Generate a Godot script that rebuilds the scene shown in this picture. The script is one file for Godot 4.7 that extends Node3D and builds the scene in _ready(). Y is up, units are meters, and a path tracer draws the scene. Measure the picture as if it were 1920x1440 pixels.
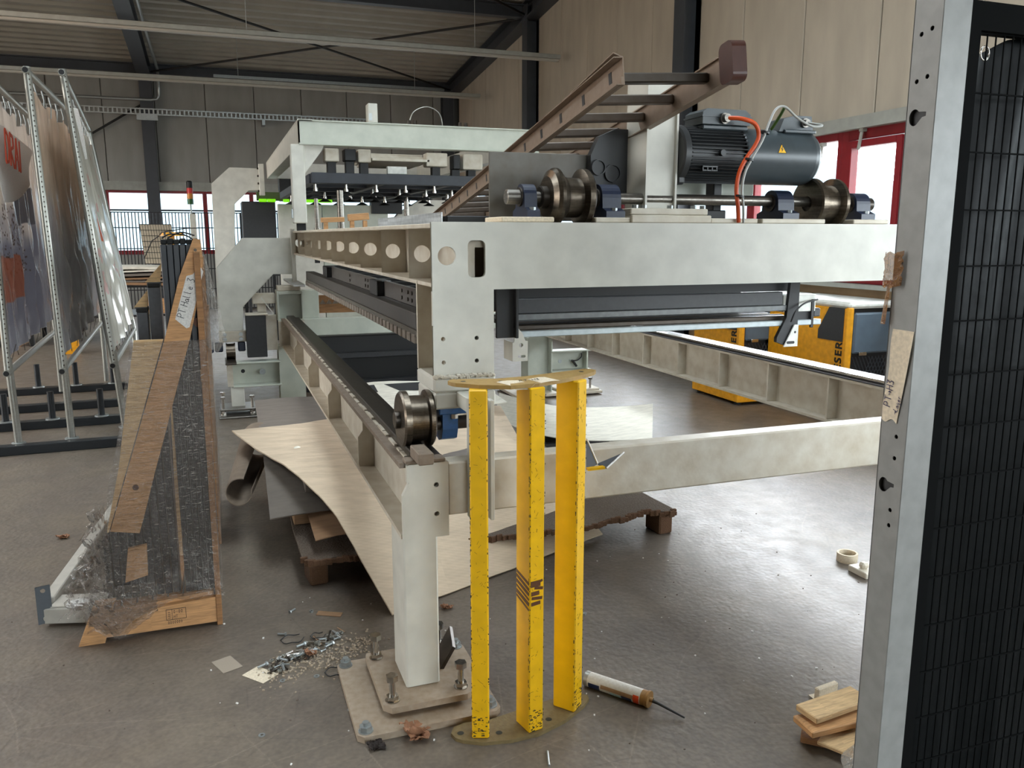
extends Node3D

const EXPO := 1.18
const L_SUN := 3.0
const L_SKY := 2.7
const L_WIN := 22.0
const C_WIN := Color(0.92, 0.97, 1.0)
const L_ROOF := 14.0
const C_ROOF := Color(1.0, 0.80, 0.60)
const L_ROOF2 := 6.0
const C_ROOF2 := Color(0.92, 0.97, 1.0)
const L_LEFT := 24.0
const C_LEFT := Color(1.0, 0.80, 0.60)

# ---------------------------------------------------------------- mesh builder
class MB:
	var v := PackedVector3Array()
	var n := PackedVector3Array()
	var t := PackedVector2Array()
	func put(a: Vector3, nn: Vector3, uv := Vector2.ZERO) -> void:
		v.append(a); n.append(nn); t.append(uv)
	func tri(a: Vector3, b: Vector3, c: Vector3, o: Vector3) -> void:
		var nn := (c - a).cross(b - a)
		if nn.length_squared() < 1e-16: return
		nn = nn.normalized()
		if nn.dot(o) < 0.0:
			nn = -nn
			put(a, nn); put(c, nn); put(b, nn)
		else:
			put(a, nn); put(b, nn); put(c, nn)
	func quad(a: Vector3, b: Vector3, c: Vector3, d: Vector3, o: Vector3) -> void:
		tri(a, b, c, o); tri(a, c, d, o)
	# smooth triangle with given normals
	func stri(a: Vector3, b: Vector3, c: Vector3, na: Vector3, nb: Vector3, nc: Vector3) -> void:
		var g := (c - a).cross(b - a)
		if g.dot(na + nb + nc) < 0.0:
			put(a, na); put(c, nc); put(b, nb)
		else:
			put(a, na); put(b, nb); put(c, nc)
	func squad(a: Vector3, b: Vector3, c: Vector3, d: Vector3, na: Vector3, nb: Vector3, nc: Vector3, nd: Vector3) -> void:
		stri(a, b, c, na, nb, nc); stri(a, c, d, na, nc, nd)
	# textured quad: a = uv(0,1), b = uv(1,1), c = uv(1,0), d = uv(0,0)
	func uvquad(a: Vector3, b: Vector3, c: Vector3, d: Vector3, o: Vector3) -> void:
		var nn := (c - a).cross(b - a).normalized()
		var P := [a, b, c, d]
		var U := [Vector2(0, 1), Vector2(1, 1), Vector2(1, 0), Vector2(0, 0)]
		var order := [0, 1, 2, 0, 2, 3]
		if nn.dot(o) < 0.0:
			nn = -nn
			order = [0, 2, 1, 0, 3, 2]
		for i in order: put(P[i], nn, U[i])
	func box(c: Vector3, s: Vector3, bs := Basis(), ch := 0.0) -> void:
		var h := s * 0.5
		ch = minf(ch, minf(h.x, minf(h.y, h.z)) * 0.9)
		if ch <= 0.0:
			for ax in 3:
				var u := (ax + 1) % 3
				var w := (ax + 2) % 3
				for sg in [-1.0, 1.0]:
					var o := Vector3.ZERO; o[ax] = sg
					var q := []
					for k in [[-1, -1], [1, -1], [1, 1], [-1, 1]]:
						var p := Vector3.ZERO
						p[ax] = sg * h[ax]; p[u] = k[0] * h[u]; p[w] = k[1] * h[w]
						q.append(c + bs * p)
					quad(q[0], q[1], q[2], q[3], bs * o)
			return
		var pt := func(sx: float, sy: float, sz: float, ax: int) -> Vector3:
			var p := Vector3(sx * (h.x - ch), sy * (h.y - ch), sz * (h.z - ch))
			p[ax] += ch * [sx, sy, sz][ax]
			return c + bs * p
		for ax in 3:
			for sg in [-1.0, 1.0]:
				var q := []
				for k in [[-1, -1], [1, -1], [1, 1], [-1, 1]]:
					var sv := Vector3.ZERO
					sv[ax] = sg; sv[(ax + 1) % 3] = k[0]; sv[(ax + 2) % 3] = k[1]
					q.append(pt.call(sv.x, sv.y, sv.z, ax))
				var o := Vector3.ZERO; o[ax] = sg
				quad(q[0], q[1], q[2], q[3], bs * o)
			var u := (ax + 1) % 3
			var w := (ax + 2) % 3
			for su in [-1.0, 1.0]:
				for sw in [-1.0, 1.0]:
					var q := []
					for sg in [-1.0, 1.0]:
						var sv := Vector3.ZERO
						sv[ax] = sg; sv[u] = su; sv[w] = sw
						q.append([pt.call(sv.x, sv.y, sv.z, u), pt.call(sv.x, sv.y, sv.z, w)])
					var o := Vector3.ZERO; o[u] = su; o[w] = sw
					quad(q[0][0], q[1][0], q[1][1], q[0][1], bs * o)
		for sx in [-1.0, 1.0]:
			for sy in [-1.0, 1.0]:
				for sz in [-1.0, 1.0]:
					tri(pt.call(sx, sy, sz, 0), pt.call(sx, sy, sz, 1), pt.call(sx, sy, sz, 2), bs * Vector3(sx, sy, sz))
	func ub(x0: float, x1: float, y0: float, y1: float, z0: float, z1: float, ch := 0.0) -> void:
		box(Vector3(x0 + x1, y0 + y1, z0 + z1) * 0.5, Vector3(absf(x1 - x0), absf(y1 - y0), absf(z1 - z0)), Basis(), ch)
	# box bar between two points
	func bar(a: Vector3, b: Vector3, w: float, h: float, up := Vector3.UP, ch := 0.0) -> void:
		var d := (b - a).normalized()
		if absf(d.dot(up)) > 0.98: up = Vector3(1, 0, 0)
		var x := d.cross(up).normalized()
		var y := x.cross(d).normalized()
		box((a + b) * 0.5, Vector3(w, h, (b - a).length()), Basis(x, y, -d), ch)
	static func ring_axes(d: Vector3) -> Array:
		var u := Vector3.UP if absf(d.y) < 0.9 else Vector3.RIGHT
		var x := d.cross(u).normalized()
		return [x, d.cross(x).normalized()]
	func cyl(a: Vector3, b: Vector3, r0: float, r1: float, k := 16, cap0 := true, cap1 := true, ph := 0.0) -> void:
		var d := (b - a).normalized()
		var ax := ring_axes(d)
		var sl := (r0 - r1) / maxf((b - a).length(), 1e-6)
		for i in k:
			var p0: Vector3 = ax[0] * cos(TAU * i / k + ph) + ax[1] * sin(TAU * i / k + ph)
			var p1: Vector3 = ax[0] * cos(TAU * (i + 1) / k + ph) + ax[1] * sin(TAU * (i + 1) / k + ph)
			var n0 := (p0 + d * sl).normalized()
			var n1 := (p1 + d * sl).normalized()
			if k <= 8:
				quad(a + p0 * r0, a + p1 * r0, b + p1 * r1, b + p0 * r1, p0 + p1)
			elif r0 > 0.0 and r1 > 0.0:
				squad(a + p0 * r0, a + p1 * r0, b + p1 * r1, b + p0 * r1, n0, n1, n1, n0)
			elif r0 > 0.0:
				stri(a + p0 * r0, a + p1 * r0, b, n0, n1, (n0 + n1).normalized())
			else:
				stri(a, b + p1 * r1, b + p0 * r1, (n0 + n1).normalized(), n1, n0)
			if cap0 and r0 > 0.0: tri(a, a + p0 * r0, a + p1 * r0, -d)
			if cap1 and r1 > 0.0: tri(b, b + p0 * r1, b + p1 * r1, d)
	# profile points (along axis, radius)
	func lathe(o: Vector3, d: Vector3, prof: Array, k := 24) -> void:
		for i in prof.size() - 1:
			var p: Array = prof[i]
			var q: Array = prof[i + 1]
			if absf(p[0] - q[0]) < 1e-6:
				ringface(o + d * p[0], d, p[1], q[1], k)
			else:
				cyl(o + d * p[0], o + d * q[0], p[1], q[1], k, false, false)
	func ringface(c: Vector3, d: Vector3, r0: float, r1: float, k: int) -> void:
		var ax := ring_axes(d)
		var o := d if r1 < r0 else -d
		for i in k:
			var p0: Vector3 = ax[0] * cos(TAU * i / k) + ax[1] * sin(TAU * i / k)
			var p1: Vector3 = ax[0] * cos(TAU * (i + 1) / k) + ax[1] * sin(TAU * (i + 1) / k)
			if r0 < 1e-6: tri(c, c + p0 * r1, c + p1 * r1, o)
			elif r1 < 1e-6: tri(c, c + p0 * r0, c + p1 * r0, o)
			else: quad(c + p0 * r0, c + p1 * r0, c + p1 * r1, c + p0 * r1, o)
	func tube(pts: Array, r: float, k := 10, r_end := -1.0) -> void:
		var m := pts.size()
		if m < 2: return
		var d0: Vector3 = (pts[1] - pts[0]).normalized()
		var x: Vector3 = ring_axes(d0)[0]
		var rings := []
		for i in m:
			var d: Vector3
			if i == 0: d = d0
			elif i == m - 1: d = (pts[i] - pts[i - 1]).normalized()
			else: d = (pts[i + 1] - pts[i - 1]).normalized()
			x = (x - d * x.dot(d)).normalized()
			var y := d.cross(x)
			var rr := r if r_end < 0.0 else lerpf(r, r_end, float(i) / (m - 1))
			var ring := []
			for j in k:
				var nn := x * cos(TAU * j / k) + y * sin(TAU * j / k)
				ring.append([pts[i] + nn * rr, nn])
			rings.append(ring)
		for i in m - 1:
			for j in k:
				var a: Array = rings[i][j]
				var b: Array = rings[i][(j + 1) % k]
				var c: Array = rings[i + 1][(j + 1) % k]
				var e: Array = rings[i + 1][j]
				squad(a[0], b[0], c[0], e[0], a[1], b[1], c[1], e[1])
		for j in k:
			tri(pts[0], rings[0][j][0], rings[0][(j + 1) % k][0], -d0)
			tri(pts[m - 1], rings[m - 1][j][0], rings[m - 1][(j + 1) % k][0], pts[m - 1] - pts[m - 2])
	# extruded polygon: p2 points in (ux, uy) from o, thickness vector d
	func prism(p2: Array, o: Vector3, ux: Vector3, uy: Vector3, d: Vector3) -> void:
		var pl := PackedVector2Array(p2)
		var idx := Geometry2D.triangulate_polygon(pl)
		var area := 0.0
		var m := pl.size()
		for i in m: area += pl[i].cross(pl[(i + 1) % m])
		for i in range(0, idx.size(), 3):
			var a := o + ux * pl[idx[i]].x + uy * pl[idx[i]].y
			var b := o + ux * pl[idx[i + 1]].x + uy * pl[idx[i + 1]].y
			var c := o + ux * pl[idx[i + 2]].x + uy * pl[idx[i + 2]].y
			tri(a, b, c, -d); tri(a + d, b + d, c + d, d)
		for i in m:
			var p := pl[i]
			var q := pl[(i + 1) % m]
			var e := (q - p) * (1.0 if area > 0.0 else -1.0)
			var o2 := ux * e.y - uy * e.x
			var a := o + ux * p.x + uy * p.y
			var b := o + ux * q.x + uy * q.y
			quad(a, b, b + d, a + d, o2)
	# one rectangle of a plate with one star-shaped hole (hole = array of Vector2), both faces and the hole wall
	func holed(x0: float, x1: float, y0: float, y1: float, hole: Array, o: Vector3, ux: Vector3, uy: Vector3, d: Vector3) -> void:
		var c := Vector2.ZERO
		for h in hole: c += h
		c /= hole.size()
		var angs := []
		for h in hole: angs.append([(h - c).angle(), h])
		for k in [Vector2(x0, y0), Vector2(x1, y0), Vector2(x1, y1), Vector2(x0, y1)]:
			var an: float = (k - c).angle()
			var hp := Vector2.ZERO
			var m := hole.size()
			for i in m:
				var p: Vector2 = hole[i]
				var q: Vector2 = hole[(i + 1) % m]
				var hit = Geometry2D.segment_intersects_segment(c, c + (k - c) * 4.0, p, q)
				if hit != null: hp = hit
			if hp != Vector2.ZERO: angs.append([an, hp])
		angs.sort_custom(func(a, b): return a[0] < b[0])
		var rim := func(an: float) -> Vector2:
			var dv := Vector2(cos(an), sin(an))
			var tt := 1e9
			if dv.x > 1e-9: tt = minf(tt, (x1 - c.x) / dv.x)
			if dv.x < -1e-9: tt = minf(tt, (x0 - c.x) / dv.x)
			if dv.y > 1e-9: tt = minf(tt, (y1 - c.y) / dv.y)
			if dv.y < -1e-9: tt = minf(tt, (y0 - c.y) / dv.y)
			return c + dv * tt
		var m2 := angs.size()
		var at := func(p: Vector2) -> Vector3: return o + ux * p.x + uy * p.y
		for i in m2:
			var a: Array = angs[i]
			var b: Array = angs[(i + 1) % m2]
			var ia: Vector3 = at.call(a[1])
			var ib: Vector3 = at.call(b[1])
			var oa: Vector3 = at.call(rim.call(a[0]))
			var ob: Vector3 = at.call(rim.call(b[0]))
			quad(ia, ib, ob, oa, -d)
			quad(ia + d, ib + d, ob + d, oa + d, d)
			quad(ia, ib, ib + d, ia + d, at.call(c) - (ia + ib) * 0.5)
	static func circ(c: Vector2, r: float, k := 20) -> Array:
		var a := []
		for i in k: a.append(c + Vector2(cos(TAU * i / k), sin(TAU * i / k)) * r)
		return a
	static func rrect(x0: float, x1: float, y0: float, y1: float, r: float, k := 5) -> Array:
		var a := []
		for q in [[x1 - r, y0 + r, -PI / 2], [x1 - r, y1 - r, 0.0], [x0 + r, y1 - r, PI / 2], [x0 + r, y0 + r, PI]]:
			for i in k + 1:
				var an: float = q[2] + PI / 2 * i / k
				a.append(Vector2(q[0] + r * cos(an), q[1] + r * sin(an)))
		return a
	# bent sheet: f(u, v) -> Vector3; thickness th below
	func sheet(f: Callable, nu: int, nv: int, th: float, jag := 0.0) -> void:
		var P := []
		for i in nu + 1:
			var row := []
			for j in nv + 1: row.append(f.call(float(i) / nu, float(j) / nv))
			P.append(row)
		var N := []
		for i in nu + 1:
			var row := []
			for j in nv + 1:
				var du: Vector3 = P[mini(i + 1, nu)][j] - P[maxi(i - 1, 0)][j]
				var dv: Vector3 = P[i][mini(j + 1, nv)] - P[i][maxi(j - 1, 0)]
				row.append(du.cross(dv).normalized())
			N.append(row)
		for i in nu:
			for j in nv:
				squad(P[i][j], P[i + 1][j], P[i + 1][j + 1], P[i][j + 1], N[i][j], N[i + 1][j], N[i + 1][j + 1], N[i][j + 1])
				if th > 0.0:
					squad(P[i][j] - N[i][j] * th, P[i + 1][j] - N[i + 1][j] * th, P[i + 1][j + 1] - N[i + 1][j + 1] * th, P[i][j + 1] - N[i][j + 1] * th, -N[i][j], -N[i + 1][j], -N[i + 1][j + 1], -N[i][j + 1])
		if th <= 0.0: return
		for i in nu:
			for j in [0, nv]:
				var o: Vector3 = P[i][j] - P[i][1 if j == 0 else nv - 1]
				quad(P[i][j], P[i + 1][j], P[i + 1][j] - N[i + 1][j] * th, P[i][j] - N[i][j] * th, o)
		for j in nv:
			for i in [0, nu]:
				var o: Vector3 = P[i][j] - P[1 if i == 0 else nu - 1][j]
				quad(P[i][j], P[i][j + 1], P[i][j + 1] - N[i][j + 1] * th, P[i][j] - N[i][j] * th, o)
	# hexagon bolt head on a face
	func hexhead(p: Vector3, d: Vector3, r: float, h: float) -> void:
		cyl(p, p + d * h, r, r, 6)
	func mesh(off: Vector3) -> ArrayMesh:
		var a := []
		a.resize(Mesh.ARRAY_MAX)
		if off != Vector3.ZERO:
			for i in v.size(): v[i] = v[i] - off
		a[Mesh.ARRAY_VERTEX] = v
		a[Mesh.ARRAY_NORMAL] = n
		a[Mesh.ARRAY_TEX_UV] = t
		var m := ArrayMesh.new()
		m.add_surface_from_arrays(Mesh.PRIMITIVE_TRIANGLES, a)
		return m

# ---------------------------------------------------------------- nodes
var M := {}
var T := {}
var org := {}
var used := {}

func numbered(s: String) -> String:
	if not used.has(s):
		used[s] = 0
		return s
	used[s] += 1
	return "%s_%03d" % [s, used[s]]

func tag(o: Node, label: String, cat: String, group := "") -> Node:
	o.set_meta("label", label)
	o.set_meta("category", cat)
	if group: o.set_meta("group", group)
	return o

func thing(nm: String, label: String, cat: String, at := Vector3.ZERO, group := "") -> Node3D:
	var o := Node3D.new()
	o.name = numbered(nm)
	add_child(o)
	o.position = at
	org[o] = at
	tag(o, label, cat, group)
	return o

func part(nm: String, b: MB, mat: Material, par: Node, label := "") -> MeshInstance3D:
	var o := MeshInstance3D.new()
	o.name = nm
	o.mesh = b.mesh(org.get(par, Vector3.ZERO))
	o.material_override = mat
	org[o] = org.get(par, Vector3.ZERO)
	par.add_child(o, true)
	if label: o.set_meta("label", label)
	return o

func solo(nm: String, b: MB, mat: Material, label: String, cat: String, group := "", at := Vector3.ZERO) -> MeshInstance3D:
	var o := MeshInstance3D.new()
	o.name = numbered(nm)
	o.mesh = b.mesh(at)
	o.position = at
	org[o] = at
	o.material_override = mat
	add_child(o)
	tag(o, label, cat, group)
	return o

func struct(nm: String, b: MB, mat: Material, par: Node = null) -> MeshInstance3D:
	var o := MeshInstance3D.new()
	o.mesh = b.mesh(Vector3.ZERO)
	o.material_override = mat
	org[o] = Vector3.ZERO
	if par == null:
		o.name = numbered(nm)
		add_child(o)
		o.set_meta("kind", "structure")
	else:
		o.name = nm
		par.add_child(o, true)
	return o

func dup(src: Node3D, at: Vector3, turn: float, label: String) -> Node3D:
	var c: Node3D = src.duplicate()
	c.name = numbered(String(src.name).rstrip("_0123456789"))
	add_child(c)
	c.position = at
	c.rotation.y = turn
	c.set_meta("label", label)
	return c

# ---------------------------------------------------------------- materials
func noise(seed_: int, freq: float, oct := 4, type := FastNoiseLite.TYPE_SIMPLEX_SMOOTH) -> FastNoiseLite:
	var f := FastNoiseLite.new()
	f.seed = seed_
	f.frequency = freq
	f.noise_type = type
	f.fractal_octaves = oct
	return f

# grey texture from a function of (x, y in pixels) -> 0..1
func gtex(w: int, fn: Callable) -> ImageTexture:
	var d := PackedByteArray()
	d.resize(w * w)
	for y in w:
		for x in w:
			d[y * w + x] = clampi(int(fn.call(x, y) * 255.0), 0, 255)
	var im := Image.create_from_data(w, w, false, Image.FORMAT_L8, d)
	im.convert(Image.FORMAT_RGB8)
	return ImageTexture.create_from_image(im)

func seam(seed_: int, w: int, freq: float, oct := 4, ridged := false) -> Image:
	var f := noise(seed_, freq, oct)
	if ridged: f.fractal_type = FastNoiseLite.FRACTAL_RIDGED
	return f.get_seamless_image(w, w)

# dark..light remap of a seamless noise image to a tint texture
func tint(im: Image, lo: float, hi: float, gamma := 1.0, c0 := Color.WHITE, c1 := Color.WHITE) -> ImageTexture:
	var w := im.get_width()
	var src := im.get_data()
	var d := PackedByteArray()
	d.resize(w * w * 3)
	var step := src.size() / (w * w)
	for i in w * w:
		var k := pow(src[i * step] / 255.0, gamma)
		var g := lerpf(lo, hi, k)
		d[i * 3] = clampi(int(lerpf(c0.r, c1.r, k) * g * 255.0), 0, 255)
		d[i * 3 + 1] = clampi(int(lerpf(c0.g, c1.g, k) * g * 255.0), 0, 255)
		d[i * 3 + 2] = clampi(int(lerpf(c0.b, c1.b, k) * g * 255.0), 0, 255)
	return ImageTexture.create_from_image(Image.create_from_data(w, w, false, Image.FORMAT_RGB8, d))

func nmap(im: Image, s: float) -> ImageTexture:
	var c := im.duplicate()
	c.bump_map_to_normal_map(s)
	return ImageTexture.create_from_image(c)

func mt(col: Color, rough := 0.6, metal := 0.0, tex: Texture2D = null, sc := 1.0, nrm: Texture2D = null, ns := 1.0) -> StandardMaterial3D:
	var m := StandardMaterial3D.new()
	m.albedo_color = col
	m.roughness = rough
	m.metallic = metal
	m.uv1_triplanar = true
	m.uv1_world_triplanar = true
	m.uv1_scale = Vector3.ONE * sc
	if tex: m.albedo_texture = tex
	if nrm:
		m.normal_enabled = true
		m.normal_texture = nrm
		m.normal_scale = ns
	return m

func squash(m: StandardMaterial3D, s: Vector3, world := true) -> StandardMaterial3D:
	m.uv1_scale = s
	m.uv1_world_triplanar = world
	return m

func make_materials() -> void:
	var dirt := seam(3, 512, 0.012, 5)
	var fine := seam(11, 256, 0.06, 3)
	var blot := seam(29, 512, 0.02, 4, true)
	T.dirt = tint(dirt, 0.90, 1.0)
	T.grime = tint(dirt, 0.87, 1.0, 0.8, Color(1.0, 0.96, 0.91), Color.WHITE)
	T.fine = tint(fine, 0.86, 1.0)
	T.chip = tint(blot, 1.0, 0.80, 5.0)
	T.n_fine = nmap(fine, 3.0)
	T.n_dirt = nmap(dirt, 6.0)
	T.n_floor = nmap(seam(83, 1024, 0.11, 4), 3.0)
	T.n_film = nmap(seam(41, 512, 0.018, 5, true), 30.0)
	# streaky grain: stretched noise
	var g := noise(7, 0.03, 4)
	T.grain = gtex(256, func(x, y):
		var w := 0.5 + 0.5 * sin(TAU * (y / 32.0 + 0.55 * g.get_noise_2d(x * 0.35, y * 1.2)))
		return 0.86 + 0.07 * w + 0.14 * g.get_noise_2d(x * 0.4 + 300.0, y * 6.0))
	T.brush = gtex(256, func(x, y): return 0.86 + 0.28 * g.get_noise_2d(x * 0.15, y * 9.0) + 0.1 * g.get_noise_2d(x * 3.0, y * 3.0 + 99.0))
	var h := noise(17, 0.012, 5)
	var s := noise(23, 0.02, 3)
	T.card = gtex(512, func(x, y):
		var l := 1.0 if int(y) % 128 > 2 else 0.84
		return clampf((0.94 + 0.02 * sin(TAU * y / 8.0) + 0.09 * h.get_noise_2d(x * 0.6, y * 2.2)) * (1.0 - (1.0 - l) * 0.3), 0.0, 1.0))
	T.chipwood = tint(seam(53, 256, 0.11, 3, true), 0.55, 1.0, 1.0, Color(0.85, 0.72, 0.6), Color(1, 1, 1))
	# concrete floor: tone, stains, scratches in one tile of 6 metres
	var W := 1024
	var fl := seam(61, W, 0.006, 6).get_data()
	var f2 := seam(67, W, 0.03, 5).get_data()
	var f3 := seam(71, W, 0.014, 4, true).get_data()
	var f4 := seam(73, W, 0.16, 2).get_data()
	var fd := PackedByteArray(); fd.resize(W * W * 3)
	for i in W * W:
		var a := fl[i] / 255.0
		var b := f2[i] / 255.0
		var c := f3[i] / 255.0
		var k := 0.84 + 0.13 * a + 0.10 * (b - 0.5) - 0.07 * pow(maxf(0.0, c - 0.6) / 0.4, 2.0) + 0.15 * (f4[i] / 255.0 - 0.5)
		fd[i * 3] = clampi(int(k * 236.0), 0, 255)
		fd[i * 3 + 1] = clampi(int(k * 230.0), 0, 255)
		fd[i * 3 + 2] = clampi(int(k * (218.0 + 10.0 * (1.0 - a))), 0, 255)
	var fim := Image.create_from_data(W, W, false, Image.FORMAT_RGB8, fd)
	var rng := RandomNumberGenerator.new()
	rng.seed = 5
	for q in 900:
		var p := Vector2(rng.randf() * W, rng.randf() * W)
		var d := Vector2.from_angle(rng.randf() * TAU if q % 3 else rng.randf_range(-0.4, 0.4))
		var lt := rng.randf_range(0.88, 1.18)
		for u in rng.randi_range(20, 130):
			p += d
			d = d.rotated(rng.randf_range(-0.03, 0.03))
			var ix := posmod(int(p.x), W)
			var iy := posmod(int(p.y), W)
			var cc := fim.get_pixel(ix, iy)
			fim.set_pixel(ix, iy, Color(cc.r * lt, cc.g * lt, cc.b * lt))
	T.floor = ImageTexture.create_from_image(fim)
	T.floor_r = tint(seam(67, 512, 0.05, 4), 0.75, 1.0)
	M.floor = mt(Color(0.47, 0.436, 0.398), 1.0, 0.0, T.floor, 1.0 / 4.0, T.n_floor, 0.11)
	M.floor.roughness_texture = T.floor_r
	M.floor.roughness = 0.52
	M.cream = mt(Color(0.80, 0.79, 0.745), 0.42, 0.0, T.dirt, 0.9, T.n_fine, 0.04)
	M.cream_old = mt(Color(0.79, 0.765, 0.71), 0.5, 0.0, T.grime, 1.3, T.n_fine, 0.06)
	M.cream_green = mt(Color(0.73, 0.745, 0.69), 0.4, 0.0, T.dirt, 0.7, T.n_fine, 0.04)
	M.dusty = mt(Color(0.50, 0.45, 0.40), 0.7, 0.15, T.grime, 3.0, T.n_fine, 0.25)
	M.steel = mt(Color(0.56, 0.54, 0.51), 0.34, 0.9, T.brush, 2.5)
	M.steel_dark = mt(Color(0.30, 0.28, 0.26), 0.38, 0.8, T.grime, 2.5)
	M.steel_bright = mt(Color(0.80, 0.78, 0.75), 0.22, 1.0, T.fine, 3.0)
	M.wheel = mt(Color(0.46, 0.42, 0.37), 0.30, 0.9, T.brush, 3.0, T.n_fine, 0.06)
	M.zinc = mt(Color(0.66, 0.68, 0.68), 0.36, 0.75, T.dirt, 4.0)
	M.alu = mt(Color(0.83, 0.84, 0.84), 0.36, 0.6, T.brush, 1.0)
	M.alu_brown = mt(Color(0.54, 0.47, 0.41), 0.5, 0.25, T.grime, 2.5)
	M.alu_rung = mt(Color(0.42, 0.38, 0.35), 0.45, 0.4, T.grime, 2.5)
	M.anthracite = mt(Color(0.175, 0.18, 0.19), 0.45, 0.0, T.fine, 2.0)
	M.dark = mt(Color(0.09, 0.09, 0.095), 0.55, 0.0, T.fine, 2.0)
	M.black = mt(Color(0.045, 0.045, 0.05), 0.5)
	M.rubber = mt(Color(0.08, 0.08, 0.08), 0.75)
	M.frame_blue = mt(Color(0.20, 0.22, 0.255), 0.5, 0.0, T.fine, 0.5)
	M.bearing = mt(Color(0.075, 0.12, 0.215), 0.4, 0.0, T.fine, 4.0)
	M.bearing_blue = mt(Color(0.16, 0.33, 0.53), 0.45, 0.0, T.grime, 5.0)
	M.motor = mt(Color(0.245, 0.275, 0.29), 0.33, 0.0, T.dirt, 3.0)
	M.motor_dark = mt(Color(0.155, 0.16, 0.165), 0.45, 0.0, T.dirt, 3.0)
	M.orange = mt(Color(0.80, 0.30, 0.10), 0.4)
	M.white_cable = mt(Color(0.62, 0.62, 0.60), 0.4)
	M.yellow = mt(Color(0.92, 0.71, 0.03), 0.34, 0.0, T.dirt, 2.0, T.n_fine, 0.05)
	M.yellow_base = mt(Color(0.46, 0.395, 0.25), 0.7, 0.0, T.grime, 6.0, T.n_fine, 0.3)
	M.yellow_worn = mt(Color(0.62, 0.50, 0.26), 0.6, 0.0, T.grime, 5.0, T.n_fine, 0.2)
	M.chipped = mt(Color(0.16, 0.15, 0.08), 0.7, 0.0, T.chip, 9.0)
	M.wood = mt(Color(0.80, 0.60, 0.40), 0.65, 0.0, T.grain, 3.0)
	M.wood_pale = mt(Color(0.86, 0.72, 0.53), 0.7, 0.0, T.grain, 4.0)
	M.wood_brown = mt(Color(0.62, 0.44, 0.27), 0.65, 0.0, T.grain, 2.0)
	M.pressed = mt(Color(0.45, 0.41, 0.37), 0.9, 0.0, T.chipwood, 4.0, T.n_fine, 0.8)
	M.pressed_edge = mt(Color(0.46, 0.35, 0.26), 0.95, 0.0, T.chipwood, 9.0, T.n_fine, 1.2)
	M.card = mt(Color(0.80, 0.72, 0.62), 0.85, 0.0, T.card, 1.1, T.n_fine, 0.1)
	M.card_white = mt(Color(0.88, 0.86, 0.80), 0.85, 0.0, T.card, 1.6, T.n_fine, 0.1)
	M.card_grey = mt(Color(0.43, 0.395, 0.36), 0.8, 0.0, T.card, 1.4, T.n_fine, 0.1)
	M.card_brown = mt(Color(0.56, 0.43, 0.31), 0.85, 0.0, T.card, 1.5)
	M.paper = mt(Color(0.86, 0.80, 0.70), 0.8, 0.0, T.fine, 6.0)
	M.paper_white = mt(Color(0.88, 0.87, 0.85), 0.7, 0.0, T.fine, 6.0)
	M.ink = mt(Color(0.06, 0.06, 0.08), 0.6)
	M.ink_blue = mt(Color(0.10, 0.09, 0.30), 0.6)
	M.leaf = mt(Color(0.62, 0.45, 0.34), 0.8, 0.0, T.grime, 20.0)
	M.wall = mt(Color(0.69, 0.645, 0.58), 0.6, 0.0, T.dirt, 0.35)
	squash(M.wall, Vector3(0.5, 0.12, 0.5))
	M.wall_grey = mt(Color(0.56, 0.55, 0.53), 0.6, 0.0, T.dirt, 0.35)
	squash(M.wall_grey, Vector3(0.5, 0.12, 0.5))
	M.seam = mt(Color(0.22, 0.20, 0.18), 0.8)
	M.ceiling = mt(Color(0.60, 0.575, 0.53), 0.55, 0.0, T.dirt, 0.3)
	M.girder_grey = mt(Color(0.22, 0.23, 0.25), 0.5, 0.0, T.dirt, 0.8)
	M.red = mt(Color(0.50, 0.055, 0.10), 0.4, 0.0, T.dirt, 1.0)
	M.lintel = mt(Color(0.60, 0.60, 0.57), 0.5, 0.0, T.dirt, 1.0)
	M.glass = StandardMaterial3D.new()
	M.glass.transparency = BaseMaterial3D.TRANSPARENCY_ALPHA
	M.glass.albedo_color = Color(0.85, 0.92, 0.93, 0.07)
	M.glass.roughness = 0.0
	M.film = mt(Color(0.54, 0.50, 0.46, 0.10), 0.10, 0.24, null, 2.2, T.n_film, 1.0)
	squash(M.film, Vector3(1.6, 5.0, 1.6))
	M.film.transparency = BaseMaterial3D.TRANSPARENCY_ALPHA
	M.crease_glint = mt(Color(0.72, 0.70, 0.68), 0.15, 0.3)  # pale tone stands in for highlights along the creases
	M.plate_dirty = mt(Color(0.63, 0.57, 0.50), 0.6, 0.0, T.grime, 4.0, T.n_fine, 0.15)
	M.wire = mt(Color(0.04, 0.043, 0.043), 0.85)
	M.wire.metallic_specular = 0.15
	M.film_milky = mt(Color(0.72, 0.70, 0.67, 0.3), 0.18, 0.15, null, 1.5, T.n_film, 0.9)
	M.film_milky.transparency = BaseMaterial3D.TRANSPARENCY_ALPHA
	M.tape = mt(Color(0.58, 0.40, 0.22, 0.75), 0.15, 0.0, null, 6.0, T.n_film, 1.0)
	M.tape.transparency = BaseMaterial3D.TRANSPARENCY_ALPHA
	M.kyellow = mt(Color(0.90, 0.62, 0.10), 0.4, 0.0, T.fine, 1.0)
	M.kwhite = mt(Color(0.88, 0.88, 0.85), 0.4, 0.0, T.fine, 1.0)
	M.kgrey = mt(Color(0.34, 0.40, 0.45), 0.4, 0.0, T.dirt, 1.0)
	M.banner_grey = mt(Color(0.60, 0.59, 0.58), 0.28, 0.2, T.grime, 0.5, T.n_dirt, 0.3)
	M.galv = mt(Color(0.66, 0.66, 0.63), 0.34, 0.7, T.dirt, 6.0)
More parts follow.
